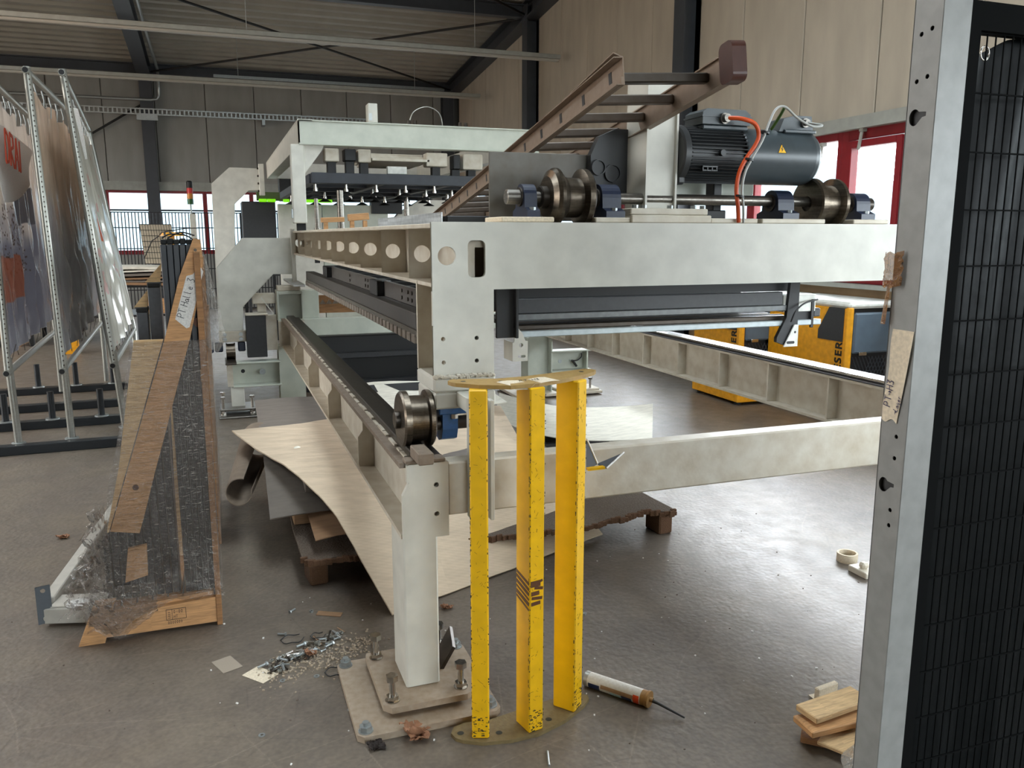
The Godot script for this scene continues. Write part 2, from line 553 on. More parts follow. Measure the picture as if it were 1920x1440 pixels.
	M.curtain = mt(Color(0.02, 0.032, 0.036), 0.42, 0.0, null, 1.0, T.n_dirt, 0.15)
	M.fence_grey = mt(Color(0.52, 0.52, 0.51), 0.45, 0.15, T.dirt, 3.0)
	M.profile = mt(Color(0.06, 0.075, 0.11), 0.38, 0.1, T.fine, 2.0)
	M.profile_grey = mt(Color(0.27, 0.28, 0.30), 0.4, 0.1, T.fine, 2.0)
	M.alu_pale = mt(Color(0.72, 0.70, 0.66), 0.45, 0.1, T.dirt, 2.0)
	M.rail_dark = mt(Color(0.14, 0.155, 0.17), 0.35, 0.1, T.dirt, 2.0)
	M.curtain.metallic_specular = 0.22
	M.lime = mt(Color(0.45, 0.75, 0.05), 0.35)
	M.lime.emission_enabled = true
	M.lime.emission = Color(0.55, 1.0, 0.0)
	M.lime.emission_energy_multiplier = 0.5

# ---------------------------------------------------------------- handwriting and strokes
const GLYPH := {
	"P": [[0.0, 0.0, 0.05, 1.0, 0.45, 0.95, 0.5, 0.7, 0.35, 0.5, 0.04, 0.45]],
	"T": [[0.0, 1.0, 0.6, 1.0], [0.3, 1.0, 0.3, 0.0]],
	"H": [[0.0, 0.0, 0.05, 1.0], [0.5, 0.0, 0.5, 1.0], [0.0, 0.5, 0.5, 0.52]],
	"a": [[0.4, 0.4, 0.2, 0.5, 0.02, 0.25, 0.15, 0.0, 0.38, 0.15, 0.4, 0.45, 0.45, 0.0]],
	"l": [[0.05, 1.0, 0.05, 0.1, 0.2, 0.0]],
	"e": [[0.03, 0.25, 0.4, 0.3, 0.3, 0.5, 0.08, 0.42, 0.05, 0.12, 0.22, 0.0, 0.42, 0.1]],
	"3": [[0.0, 0.95, 0.4, 1.0, 0.15, 0.55, 0.42, 0.35, 0.3, 0.02, 0.0, 0.05]],
	"L": [[0.1, 1.0, 0.02, 0.0, 0.5, 0.05]],
	"g": [[0.4, 0.45, 0.15, 0.5, 0.03, 0.25, 0.2, 0.05, 0.4, 0.3, 0.38, -0.3, 0.1, -0.35]],
	"r": [[0.05, 0.5, 0.08, 0.0], [0.07, 0.35, 0.2, 0.5, 0.36, 0.45]],
	">": [[0.0, 0.4, 0.55, 0.4], [0.35, 0.6, 0.55, 0.4, 0.35, 0.2]],
	"D": [[0.0, 0.0, 0.02, 1.0, 0.35, 0.9, 0.5, 0.5, 0.35, 0.08, 0.0, 0.0]],
	"R": [[0.0, 0.0, 0.02, 1.0, 0.42, 0.95, 0.45, 0.65, 0.04, 0.5, 0.48, 0.0]],
	"A": [[0.0, 0.0, 0.25, 1.0, 0.5, 0.0], [0.08, 0.35, 0.42, 0.35]],
	"I": [[0.1, 0.0, 0.1, 1.0]],
	"2": [[0.0, 0.8, 0.2, 1.0, 0.42, 0.8, 0.05, 0.05, 0.45, 0.0]],
	"5": [[0.45, 1.0, 0.05, 1.0, 0.05, 0.55, 0.4, 0.5, 0.4, 0.1, 0.0, 0.0]],
	"0": [[0.2, 1.0, 0.0, 0.5, 0.2, 0.0, 0.42, 0.5, 0.2, 1.0]],
	"X": [[0.0, 0.0, 0.45, 1.0], [0.0, 1.0, 0.45, 0.0]],
	"E": [[0.45, 1.0, 0.0, 1.0, 0.0, 0.0, 0.45, 0.0], [0.0, 0.5, 0.35, 0.5]],
	"-": [[0.05, 0.5, 0.4, 0.5]],
	"K": [[0.0, 0.0, 0.0, 1.0], [0.45, 1.0, 0.02, 0.45, 0.48, 0.0]],
	"S": [[0.45, 0.9, 0.2, 1.0, 0.02, 0.8, 0.4, 0.35, 0.3, 0.03, 0.0, 0.1]],
}
func scribble(b: MB, s: String, o: Vector3, ux: Vector3, uy: Vector3, size: float, w: float, out: Vector3, gap := 0.68) -> void:
	var x := 0.0
	for c in s:
		if GLYPH.has(c):
			for st in GLYPH[c]:
				for i in range(0, st.size() - 2, 2):
					var p: Vector3 = o + ux * ((x + st[i]) * size) + uy * (st[i + 1] * size)
					var q: Vector3 = o + ux * ((x + st[i + 2]) * size) + uy * (st[i + 3] * size)
					b.bar(p, q, w, w * 0.3, out)
		x += gap if c != " " else 0.5

# ---------------------------------------------------------------- scene
func _ready() -> void:
	# camera: eye 1.6 m above the floor, turned a little to the right and down
	var cam := Camera3D.new()
	cam.name = "camera"
	add_child(cam)
	var f := Vector3(sin(0.3444) * cos(0.1794), -sin(0.1794), -cos(0.3444) * cos(0.1794))
	cam.look_at_from_position(Vector3(0, 1.6, 0), Vector3(0, 1.6, 0) + f, Vector3.UP)
	cam.fov = rad_to_deg(2.0 * atan(720.0 / 1535.0))
	cam.near = 0.05
	cam.far = 300.0
	cam.current = true
	var env := Environment.new()
	var sky := Sky.new()
	var sm := ProceduralSkyMaterial.new()
	sm.sky_top_color = Color(0.90, 0.95, 0.98)
	sm.sky_horizon_color = Color(0.95, 0.985, 1.0)
	sm.ground_bottom_color = Color(0.5, 0.5, 0.48)
	sm.ground_horizon_color = Color(0.8, 0.84, 0.84)
	sm.sky_energy_multiplier = 1.0 * L_SKY
	sm.ground_energy_multiplier = 0.8 * L_SKY
	sky.sky_material = sm
	env.background_mode = Environment.BG_SKY
	env.sky = sky
	env.background_energy_multiplier = 1.0
	env.ambient_light_source = Environment.AMBIENT_SOURCE_DISABLED
	env.tonemap_mode = Environment.TONE_MAPPER_LINEAR
	env.tonemap_exposure = EXPO
	env.sdfgi_enabled = true
	env.ssao_enabled = true
	env.ssil_enabled = true
	var we := WorldEnvironment.new()
	we.name = "world_environment"
	we.environment = env
	add_child(we)
	# hazy sun low in the sky beyond the gable windows
	var sun := DirectionalLight3D.new()
	sun.name = "hazy_sun"
	add_child(sun)
	sun.look_at_from_position(Vector3(16, 8, -13), Vector3.ZERO, Vector3.UP)
	sun.light_energy = L_SUN
	sun.light_color = Color(0.96, 0.98, 1.0)
	sun.light_angular_distance = 44.0
	sun.shadow_enabled = true
	sun.sky_mode = DirectionalLight3D.SKY_MODE_LIGHT_ONLY
	# daylight at the gable windows, then three unseen area lights added as fill
	area_light("daylight_gable_windows", Vector3(5.35, 1.9, 2.0), Vector3(-1, -0.1, 0), Vector2(9.0, 1.2), C_WIN, L_WIN)
	area_light("added_fill_roof", Vector3(-6.5, 5.3, -9.5), Vector3(0.12, -1, 0), Vector2(3.0, 11.0), C_ROOF, L_ROOF)
	area_light("added_fill_roof_right", Vector3(1.4, 6.3, -3.5), Vector3(0.0, -1, 0), Vector2(5.8, 1.4), C_ROOF2, L_ROOF2)
	area_light("added_fill_left", Vector3(-12.8, 2.4, -7.5), Vector3(1, 0.05, 0), Vector2(11.0, 2.3), C_LEFT, L_LEFT)
	make_materials()
	room()
	background()
	runway()
	trolley()
	top_gear()
	far_machine()
	lower_tray()
	rear_rail()
	guard()
	crate()
	racks()
	fence_post()
	compressors()
	cardboard()
	debris()

func area_light(nm: String, at: Vector3, dir: Vector3, size: Vector2, col: Color, e: float) -> void:
	var l := AreaLight3D.new()
	l.name = nm
	add_child(l)
	l.look_at_from_position(at, at + dir, Vector3.UP if absf(dir.normalized().y) < 0.9 else Vector3.RIGHT)
	l.set("area_size", size)
	l.light_color = col
	l.light_energy = e
	l.set("area_range", 60.0)
	l.shadow_enabled = true

const ZB := -19.4
const XR := 5.5
const XL := -13.0
const ZF := 9.0
func roof_y(z: float) -> float: return 5.13 + 0.0955 * (z + 18.73)

func room() -> void:
	var b := MB.new()
	b.ub(XL - 0.3, XR + 0.3, -0.3, 0.0, ZB - 0.3, ZF + 0.3)
	struct("floor", b, M.floor)
	# back wall: sill wall, head wall and the window strip between them
	var wb := Node3D.new(); wb.name = "wall_back"; add_child(wb); wb.set_meta("kind", "structure")
	b = MB.new(); b.ub(XL, XR, 0.0, 1.2, ZB - 0.25, ZB)
	struct("sill_wall", b, M.wall_grey, wb)
	b = MB.new(); b.ub(XL, -2.12, 1.2, 2.56, ZB - 0.25, ZB); b.ub(4.75, XR, 1.2, 2.56, ZB - 0.25, ZB)
	struct("pier", b, M.wall_grey, wb)
	var x := XL
	while x < XR:
		b = MB.new()
		b.box(Vector3(x + 0.5, 4.2, ZB - 0.12), Vector3(0.988, 3.28, 0.24), Basis(), 0.008)
		struct("panel", b, M.wall_grey, wb)
		x += 1.0
	b = MB.new(); b.ub(XL, XR, 2.56, 5.8, ZB - 0.35, ZB - 0.24)
	struct("backing", b, M.seam, wb)
	# gable wall on the right
	var wr := Node3D.new(); wr.name = "wall_right"; add_child(wr); wr.set_meta("kind", "structure")
	b = MB.new(); b.ub(XR, XR + 0.25, 0.0, 1.15, ZB, ZF)
	struct("sill_wall", b, mt(Color(0.62, 0.52, 0.40), 0.7, 0.0, T.grime, 0.5), wr)
	b = MB.new(); b.ub(XR, XR + 0.25, 1.15, 2.62, ZB, -18.65); b.ub(XR, XR + 0.25, 1.15, 2.62, 6.6, ZF)
	struct("pier", b, M.wall, wr)
	var z := ZB + 0.44
	while z < ZF:
		b = MB.new()
		var y1 := roof_y(z + 0.98) + 0.2
		b.box(Vector3(XR + 0.12, (2.62 + y1) * 0.5, z + 0.5), Vector3(0.24, y1 - 2.62, 0.988), Basis(), 0.008)
		struct("panel", b, M.wall, wr)
		z += 1.0
	b = MB.new(); b.ub(XR + 0.24, XR + 0.35, 2.62, 8.2, ZB, ZF)
	struct("backing", b, M.seam, wr)
	# left wall, its opening added for light; front wall with a high open gate
	b = MB.new(); b.ub(XL - 0.25, XL, 0.0, 1.2, ZB, ZF); b.ub(XL - 0.25, XL, 3.6, 8.2, ZB, ZF); b.ub(XL - 0.25, XL, 1.2, 3.6, ZB, -13.0); b.ub(XL - 0.25, XL, 1.2, 3.6, -2.0, ZF)
	struct("wall_left", b, M.wall_grey)
	b = MB.new()
	b.ub(XL, 0.2, 0.0, 8.2, ZF, ZF + 0.25); b.ub(5.2, XR, 0.0, 8.2, ZF, ZF + 0.25); b.ub(0.2, 5.2, 4.8, 8.2, ZF, ZF + 0.25)
	struct("wall_front", b, M.wall)
	# corrugated ceiling with two unseen rooflights added to light the hall
	b = MB.new()
	var p := 0.305
	z = ZB
	while z < ZF:
		for s in [[XL, -8.0], [-5.0, 0.6], [2.2, XR]]:
			corrugation(b, s[0], s[1], z, p)
		if z > -0.5 or z < -6.5: corrugation(b, 0.6, 2.2, z, p)
		if z > -4.0 or z < -15.0: corrugation(b, -8.0, -5.0, z, p)
		z += p
	struct("ceiling", b, M.ceiling)
	b = MB.new()
	b.quad(Vector3(-8.05, roof_y(-15.2) + 0.1, -15.2), Vector3(-4.95, roof_y(-15.2) + 0.1, -15.2), Vector3(-4.95, roof_y(-3.8) + 0.1, -3.8), Vector3(-8.05, roof_y(-3.8) + 0.1, -3.8), Vector3.UP)
	struct("window_1", b, M.glass).set_meta("kind", "structure")  # pane of the added left rooflight
	b = MB.new()
	b.quad(Vector3(0.55, roof_y(-6.6) + 0.1, -6.6), Vector3(2.25, roof_y(-6.6) + 0.1, -6.6), Vector3(2.25, roof_y(-0.3) + 0.1, -0.3), Vector3(0.55, roof_y(-0.3) + 0.1, -0.3), Vector3.UP)
	struct("window_30", b, M.glass)  # pane of the added right rooflight
	# roof top layer so no light leaks along the edges
	b = MB.new()
	for s in [[XL - 0.3, -8.05], [-4.95, 0.55], [2.25, XR + 0.35]]:
		b.quad(Vector3(s[0], roof_y(ZB - 0.4) + 0.14, ZB - 0.4), Vector3(s[1], roof_y(ZB - 0.4) + 0.14, ZB - 0.4), Vector3(s[1], roof_y(ZF + 0.3) + 0.14, ZF + 0.3), Vector3(s[0], roof_y(ZF + 0.3) + 0.14, ZF + 0.3), Vector3.UP)
	for s in [[ZB - 0.4, -15.2], [-3.8, ZF + 0.3]]:
		b.quad(Vector3(-8.05, roof_y(s[0]) + 0.14, s[0]), Vector3(-4.95, roof_y(s[0]) + 0.14, s[0]), Vector3(-4.95, roof_y(s[1]) + 0.14, s[1]), Vector3(-8.05, roof_y(s[1]) + 0.14, s[1]), Vector3.UP)
	struct("roof", b, M.seam)
	b = MB.new()
	for s in [[ZB - 0.4, -6.6], [-0.3, ZF + 0.3]]:
		b.quad(Vector3(0.55, roof_y(s[0]) + 0.14, s[0]), Vector3(2.25, roof_y(s[0]) + 0.14, s[0]), Vector3(2.25, roof_y(s[1]) + 0.14, s[1]), Vector3(0.55, roof_y(s[1]) + 0.14, s[1]), Vector3.UP)
	struct("roof", b, M.seam)
	# window strip in the back wall: one window per column bay
	var n := 1
	for i in 7:
		var x0 := -2.06 + 0.965 * i
		window_unit("window_%d" % (n + 1), Vector3(x0, 0, ZB + 0.02), Vector3.RIGHT, Vector3.BACK, 0.965, 1.2, 2.54, [2.13], 0.09)
		n += 1
	b = MB.new(); b.ub(-2.16, -2.06, 1.2, 2.54, ZB - 0.07, ZB + 0.03, 0.006)
	struct("trim_4", b, M.red)
	b = MB.new(); b.ub(-2.15, 4.8, 2.54, 2.72, ZB - 0.02, ZB + 0.10)
	struct("trim_1", b, M.lintel)
	# window strip in the gable wall
	var zz := -18.6
	for w in [[1.9, 0], [1.3, 1], [1.3, 1], [1.9, 0], [1.6, 1], [1.6, 0], [1.35, 0], [1.35, 0], [0.82, 1], [1.9, 0], [1.6, 1], [1.9, 0], [1.6, 1], [1.9, 0], [1.6, 1], [1.5, 0]]:
		window_unit("window_%d" % (n + 1), Vector3(XR - 0.02, 0, zz + w[0]), Vector3.FORWARD, Vector3.LEFT, w[0], 1.17, 2.54, [], 0.13 if w[1] == 0 else 0.16)
		zz += w[0]
		n += 1
	b = MB.new(); b.ub(XR - 0.10, XR + 0.02, 2.53, 2.64, -18.65, 6.6)
	struct("trim_2", b, M.lintel)
	b = MB.new(); b.ub(XR - 0.10, XR + 0.02, 1.13, 1.17, -18.65, 6.6)
	struct("trim_3", b, M.lintel)
	# pale latches taped on the red window frames
	for q in [[-6.52, 2.44], [-6.02, 2.52]]:
		b = MB.new()
		b.bar(Vector3(XR - 0.06, q[1], q[0]), Vector3(XR - 0.06, q[1] - 0.17, q[0] - 0.03), 0.03, 0.02, Vector3.LEFT, 0.005)
		b.box(Vector3(XR - 0.05, q[1], q[0]), Vector3(0.06, 0.035, 0.045), Basis(), 0.006)
		solo("window_latch", b, M.lintel, "pale window latch on the red frame, " + ("left one above the narrow sash" if q[0] < -6.3 else "right one on the wide post"), "latch", "pale latches on the red window frame")
	# columns
	steel_column(Vector3(-1.14, 0, ZB + 0.13), 4.95, true, "dark steel wall column in front of the back windows, left of the machine")
	steel_column(Vector3(5.3, 0, ZB + 0.13), 4.95, true, "dark steel corner column where back wall meets gable wall")
	steel_column(Vector3(XR - 0.1, 0, -14.08), 5.5, false, "dark steel gable column behind the far end of the ladder")
	steel_column(Vector3(XR - 0.1, 0, -8.93), 6.0, false, "dark steel gable column rising behind the ladder's near end and the motor")
	# rafters and eaves beam
	for q in [[-1.14, "dark steel rafter over the left hall, running up from the wall column"], [5.38, "dark steel rafter along the top of the gable wall"]]:
		b = MB.new()
		ibeam(b, Vector3(q[0], roof_y(ZB) - 0.16, ZB + 0.1), Vector3(q[0], roof_y(ZF) - 0.16, ZF), 0.25, 0.30)
		solo("roof_rafter", b, M.girder_grey, q[1], "roof beam", "steel roof beams")
	b = MB.new()
	ibeam(b, Vector3(XL, 4.98, ZB + 0.12), Vector3(XR, 4.98, ZB + 0.12), 0.16, 0.20)
	solo("eaves_beam", b, M.girder_grey, "long dark eaves beam along the top of the back wall", "roof beam", "steel roof beams")
	b = MB.new()
	ibeam(b, Vector3(XL, roof_y(-14.2) - 0.14, -14.2), Vector3(XR, roof_y(-14.2) - 0.14, -14.2), 0.16, 0.22)
	solo("roof_purlin", b, M.girder_grey, "dark purlin under the corrugated ceiling at the picture's top edge", "roof beam", "steel roof beams")
	# wind bracing: crossed round bars under the ceiling and one on the wall
	var yz := func(xx: float, z2: float) -> Vector3: return Vector3(xx, roof_y(z2) - 0.22, z2)
	for q in [[yz.call(-1.0, -19.0), yz.call(5.3, -14.3), "thin dark bracing rod rising from wall column to gable purlin"], [yz.call(-1.0, -14.3), yz.call(5.3, -19.0), "thin dark bracing rod falling from purlin to far gable corner"], [yz.call(-1.1, -9.5), yz.call(5.3, -14.1), "thin dark bracing rod above the light rail near the top"], [Vector3(-1.2, 4.3, ZB + 0.1), Vector3(-3.9, 2.6, ZB + 0.1), "thin dark wall bracing rod left of the wall column"]]:
		b = MB.new()
		b.tube([q[0], q[1]], 0.022, 8)
		solo("bracing_rod", b, M.black, q[2], "bracing rod", "wind bracing rods")
	# light rails (unlit trunking)
	light_rail(-12.54, 4.36, -14.0, 5.3, "long pale light rail hung across the hall, the upper and nearer one")
	light_rail(-16.54, 4.38, -14.0, 5.25, "long pale light rail hung across the hall, the lower and farther one")
	# cable tray and pipes on the back wall
	b = MB.new()
	for yy in [4.06, 4.165]: b.ub(-8.0, 3.6, yy - 0.012, yy + 0.012, ZB + 0.28, ZB + 0.32)
	x = -8.0
	while x < 3.6:
		b.ub(x, x + 0.03, 4.05, 4.17, ZB + 0.285, ZB + 0.315)
		x += 0.085
	var tr := thing("cable_tray", "perforated grey cable tray along the back wall above the windows", "cable tray")
	part("tray_side", b, M.zinc, tr)
	for q in [[-4.0, 0.03, 0.005], [-1.14, 0.2, 0.262], [1.16, 0.03, 0.005]]:
		b = MB.new(); b.ub(q[0] - q[1], q[0] + q[1], 3.94, 4.048, ZB + q[2], ZB + 0.33)
		part("bracket", b, M.zinc, tr)
	b = MB.new()
	b.tube([Vector3(-7.0, 4.34, ZB + 0.35), Vector3(-1.05, 4.34, ZB + 0.35), Vector3(-0.93, 4.36, ZB + 0.35), Vector3(-0.88, 4.44, ZB + 0.35), Vector3(-0.88, 4.95, ZB + 0.35), Vector3(-0.90, roof_y(-16) - 0.28, -16.0), Vector3(-0.94, roof_y(-8) - 0.28, -8.0)], 0.03, 10)
	solo("conduit_pipe", b, M.zinc, "thin pale pipe bending from the back wall up along the left rafter", "pipe")
	b = MB.new()
	b.ub(0.2, 5.2, 4.87, 4.93, ZB + 0.24, ZB + 0.30)
	solo("wall_conduit", b, M.zinc, "thin pale conduit running under the eaves beam to the corner", "pipe")

func corrugation(b: MB, x0: float, x1: float, z: float, p: float) -> void:
	var prof := [[0.0, 0.0], [0.11, 0.0], [0.15, 0.07], [0.265, 0.07], [p, 0.0]]
	for i in 4:
		var za: float = z + prof[i][0]
		var zc: float = z + prof[i + 1][0]
		var ya: float = roof_y(za) + prof[i][1]
		var yc: float = roof_y(zc) + prof[i + 1][1]
		b.quad(Vector3(x0, ya, za), Vector3(x1, ya, za), Vector3(x1, yc, zc), Vector3(x0, yc, zc), Vector3.DOWN)

func ibeam(b: MB, a: Vector3, c: Vector3, w: float, h: float) -> void:
	var d := (c - a).normalized()
	var x := d.cross(Vector3.UP).normalized()
	var y := x.cross(d)
	b.bar(a + y * (h * 0.5 - 0.01), c + y * (h * 0.5 - 0.01), w, 0.02)
	b.bar(a - y * (h * 0.5 - 0.01), c - y * (h * 0.5 - 0.01), w, 0.02)
	b.bar(a, c, 0.012, h - 0.04)

func steel_column(at: Vector3, h: float, face_z: bool, label: String) -> void:
	var t := thing("steel_column", label, "column", at, "dark steel hall columns")
	var ux := Vector3.RIGHT if face_z else Vector3.BACK
	var uz := Vector3.BACK if face_z else Vector3.RIGHT
	for s in [-1.0, 1.0]:
		var b := MB.new()
		b.bar(at + uz * (0.11 * s), at + uz * (0.11 * s) + Vector3.UP * h, 0.02 if not face_z else 0.24, 0.24 if not face_z else 0.02, Vector3.BACK)
		part("flange", b, M.girder_grey, t)
	var b2 := MB.new()
	b2.box(at + Vector3.UP * h * 0.5, ux * 0.012 + uz * 0.2 + Vector3.UP * h)
	part("web", b2, M.girder_grey, t)

func light_rail(z: float, y: float, x0: float, x1: float, label: String) -> void:
	var t := thing("light_rail", label, "light rail", Vector3(0, y, z), "unlit light rails under the roof")
	var b := MB.new()
	b.ub(x0, x1, y - 0.03, y + 0.035, z - 0.03, z + 0.03, 0.006)
	part("trunking", b, M.lintel, t)
	b = MB.new()
	b.ub(x0, x1 - 0.02, y - 0.075, y - 0.03, z - 0.022, z + 0.022, 0.01)
	part("lamp_cover", b, mt(Color(0.62, 0.60, 0.56), 0.4), t)
	for xx in [-8.0, -3.5, 0.6, 3.9]:
		b = MB.new()
		b.tube([Vector3(xx, y, z), Vector3(xx, roof_y(z) + 0.02, z)], 0.005, 6)
		part("hanger", b, M.zinc, t)

# o: lower start corner on the floor line, ux along the wall, out into the room
func window_unit(nm: String, o: Vector3, ux: Vector3, out: Vector3, w: float, y0: float, y1: float, bars: Array, fr: float) -> void:
	var r := Node3D.new(); r.name = nm; add_child(r); r.set_meta("kind", "structure")
	var bx := func(b: MB, xa: float, xb: float, ya: float, yb: float, d0: float, d1: float) -> void:
		b.box(o + ux * (xa + xb) * 0.5 + Vector3.UP * (ya + yb) * 0.5 + out * (d0 + d1) * 0.5, (ux.abs() * absf(xb - xa) + Vector3.UP * (yb - ya) + out.abs() * absf(d1 - d0)), Basis(), 0.006)
	var b := MB.new()
	var h := fr * 0.5
	bx.call(b, 0.0, h, y0, y1, -0.09, 0.0); bx.call(b, w - h, w, y0, y1, -0.09, 0.0)
	bx.call(b, h, w - h, y0, y0 + fr, -0.09, 0.0); bx.call(b, h, w - h, y1 - fr * 0.6, y1, -0.09, 0.0)
	struct("frame", b, M.red, r)
	for yb in bars:
		b = MB.new()
		bx.call(b, h, w - h, yb - 0.018, yb + 0.018, -0.06, 0.0)
		struct("mullion", b, M.girder_grey, r)
	if fr > 0.14:
		b = MB.new()
		bx.call(b, h + 0.01, h + 0.07, y0 + fr + 0.01, y1 - fr * 0.6 - 0.01, -0.06, 0.03); bx.call(b, w - h - 0.07, w - h - 0.01, y0 + fr + 0.01, y1 - fr * 0.6 - 0.01, -0.06, 0.03)
		bx.call(b, h + 0.07, w - h - 0.07, y0 + fr + 0.01, y0 + fr + 0.07, -0.06, 0.03); bx.call(b, h + 0.07, w - h - 0.07, y1 - fr * 0.6 - 0.07, y1 - fr * 0.6 - 0.01, -0.06, 0.03)
		struct("sash", b, M.red, r)
	b = MB.new()
	var pa: Vector3 = o + ux * h - out * 0.04 + Vector3.UP * (y0 + fr)
	var pb: Vector3 = o + ux * (w - h) - out * 0.04 + Vector3.UP * (y0 + fr)
	var up := Vector3.UP * (y1 - y0 - fr * 1.6)
	b.quad(pa, pb, pb + up, pa + up, out)
	struct("pane", b, M.glass, r)

# ---------------------------------------------------------------- outside and the far end of the hall
func background() -> void:
	var b := MB.new()
	b.ub(-80, 120, -0.9, -0.4, -140, 90)
	struct("ground_outside", b, mt(Color(0.62, 0.62, 0.6), 0.9, 0.0, T.dirt, 0.1))
	var f := noise(91, 0.02, 4)
	b = MB.new()
	b.sheet(func(u: float, w: float) -> Vector3:
		return Vector3(-70.0 + 160.0 * u, (13.0 + 9.0 * f.get_noise_2d(u * 200.0, 5.0)) * sin(w * PI * 0.5) - 0.5, -75.0 - 35.0 * w), 60, 8, 0.0)
	struct("hills", b, mt(Color(0.40, 0.46, 0.49), 0.95, 0.0, T.dirt, 0.05))
	b = MB.new()
	b.sheet(func(u: float, w: float) -> Vector3:
		return Vector3(55.0 + 30.0 * w, (5.0 + 3.0 * f.get_noise_2d(u * 200.0, 50.0)) * sin(w * PI * 0.5) - 0.5, -70.0 + 130.0 * u), 60, 8, 0.0)
	struct("hills_side", b, mt(Color(0.50, 0.56, 0.54), 0.95, 0.0, T.dirt, 0.05))

	# wire mesh fence in front of the back windows
	var t := thing("mesh_fence", "black wire mesh fence standing before the back windows", "fence", Vector3(0, 0, -17.6))
	for px in [-2.3, -0.35, 0.55, 2.4]:
		b = MB.new(); b.ub(px - 0.03, px + 0.03, 0.0, 2.05, -17.63, -17.57)
		part("post", b, M.black, t)
	b = MB.new()
	var x := -2.3
	while x < 2.4:
		b.bar(Vector3(x, 0.15, -17.6), Vector3(x, 2.05, -17.6), 0.017, 0.017)
		x += 0.06
	for y in [0.15, 0.55, 0.95, 1.35, 1.75, 2.04]: b.bar(Vector3(-2.3, y, -17.59), Vector3(2.4, y, -17.59), 0.018, 0.018)
	var mesh := part("wire_mesh", b, M.black, t)
	mesh.set_meta("kind", "stuff")
	# beige panel hung on the fence
	t = thing("mesh_screen", "small pale wire mesh panel hanging in front of the back windows", "mesh panel", Vector3(-1.3, 1.3, -14.0))
	b = MB.new()
	var Q := [Vector3(-1.06, 1.77, -14), Vector3(-0.61, 1.77, -14), Vector3(-0.56, 1.16, -14), Vector3(-1.02, 1.17, -14)]
	b.quad(Q[0], Q[1], Q[2], Q[3], Vector3.BACK)
	b.quad(Q[0] - Vector3(0, 0, 0.01), Q[1] - Vector3(0, 0, 0.01), Q[2] - Vector3(0, 0, 0.01), Q[3] - Vector3(0, 0, 0.01), Vector3.FORWARD)
	part("sheet", b, M.paper, t)
	b = MB.new()
	for i in 13:
		var k := i / 12.0
		b.bar(Q[0].lerp(Q[1], k) + Vector3(0, 0, 0.01), Q[3].lerp(Q[2], k) + Vector3(0, 0, 0.01), 0.006, 0.006)
	for i in 8:
		var k := i / 7.0
		b.bar(Q[0].lerp(Q[3], k) + Vector3(0, 0, 0.015), Q[1].lerp(Q[2], k) + Vector3(0, 0, 0.015), 0.008, 0.008)
	part("wire_grid", b, M.black, t).set_meta("kind", "stuff")
	b = MB.new()
	b.tube([Vector3(-1.03, 1.25, -13.95), Vector3(-0.9, 1.52, -13.95), Vector3(-0.7, 1.66, -13.95), Vector3(-0.4, 1.71, -13.95), Vector3(-0.1, 1.72, -13.95)], 0.008, 6)
	part("loose_wire", b, M.black, t)

	# signal tower
	var sx := -0.32
	t = thing("signal_tower", "signal tower light with red, amber and green lenses on a pale post", "signal light", Vector3(sx, 0, -15.5))
	b = MB.new(); b.ub(sx - 0.05, sx + 0.05, 0.0, 1.97, -15.55, -15.45, 0.006); part("post", b, M.cream, t)
	b = MB.new(); b.cyl(Vector3(sx - 0.02, 1.97, -15.5), Vector3(sx - 0.02, 2.13, -15.5), 0.015, 0.015, 10); part("stem", b, M.zinc, t)
	var cols := [Color(0.05, 0.30, 0.10), Color(0.75, 0.45, 0.08), Color(0.75, 0.08, 0.06)]
	for i in 3:
		b = MB.new()
		b.lathe(Vector3(sx - 0.02, 2.13 + 0.092 * i, -15.5), Vector3.UP, [[0, 0], [0, 0.05], [0.086, 0.05], [0.086, 0.044], [0.092, 0.044]], 16)
		part("lens", b, mt(cols[i], 0.3), t, ["green lens", "amber lens", "red lens"][i])
	b = MB.new(); b.lathe(Vector3(sx - 0.02, 2.406, -15.5), Vector3.UP, [[0, 0.05], [0.10, 0.05], [0.12, 0.035], [0.12, 0.0]], 16); part("cap", b, M.black, t)

	# stack of boards on a shelf, left under the windows
	t = thing("storage_rack", "low rack of stacked boards and flattened boxes at the far left", "rack", Vector3(-1.6, 0, -14.0))
	for xx in [-2.6, -0.55]:
		for zz in [-14.6, -13.6]:
			b = MB.new(); b.ub(xx - 0.03, xx + 0.03, 0.0, 1.12, zz - 0.03, zz + 0.03)
			part("upright", b, M.dark, t)
	for y in [0.42, 0.86]:
		b = MB.new(); b.ub(-2.65, -0.5, y - 0.03, y, -14.65, -13.55)
		part("shelf_board", b, M.dark, t)
	var rng := RandomNumberGenerator.new(); rng.seed = 4
	var ys := 0.861
	for i in 6:
		b = MB.new()
		var hh := rng.randf_range(0.025, 0.05)
		var x0 := rng.randf_range(-2.6, -2.35)
		var x1 := rng.randf_range(-0.62, -0.35)
		var hy := ys
		b.sheet(func(u: float, w: float) -> Vector3: return Vector3(lerpf(x0, x1, u), hy + hh + 0.02 * sin(u * 5.0 + i) * u, lerpf(-13.5, -14.5, w)), 10, 2, hh * 0.8)
		solo("flat_board", b, [M.card_brown, M.card_grey, M.card_brown, M.card_grey, M.card_white, M.card_white][i], "flattened board in the far left stack under the windows, " + ["lowest", "second from bottom", "third from bottom", "third from top", "second from top", "topmost and whitest"][i], "board", "boards stacked under the back windows")
		ys += hh + 0.008
	b = MB.new(); b.ub(-1.1, -0.42, 0.46, 0.66, -13.6, -13.2, 0.01)
	solo("wooden_box", b, M.wood, "small light wooden box on the far rack behind the crate", "box")
	# yellow safety stand behind the racks
	b = MB.new()
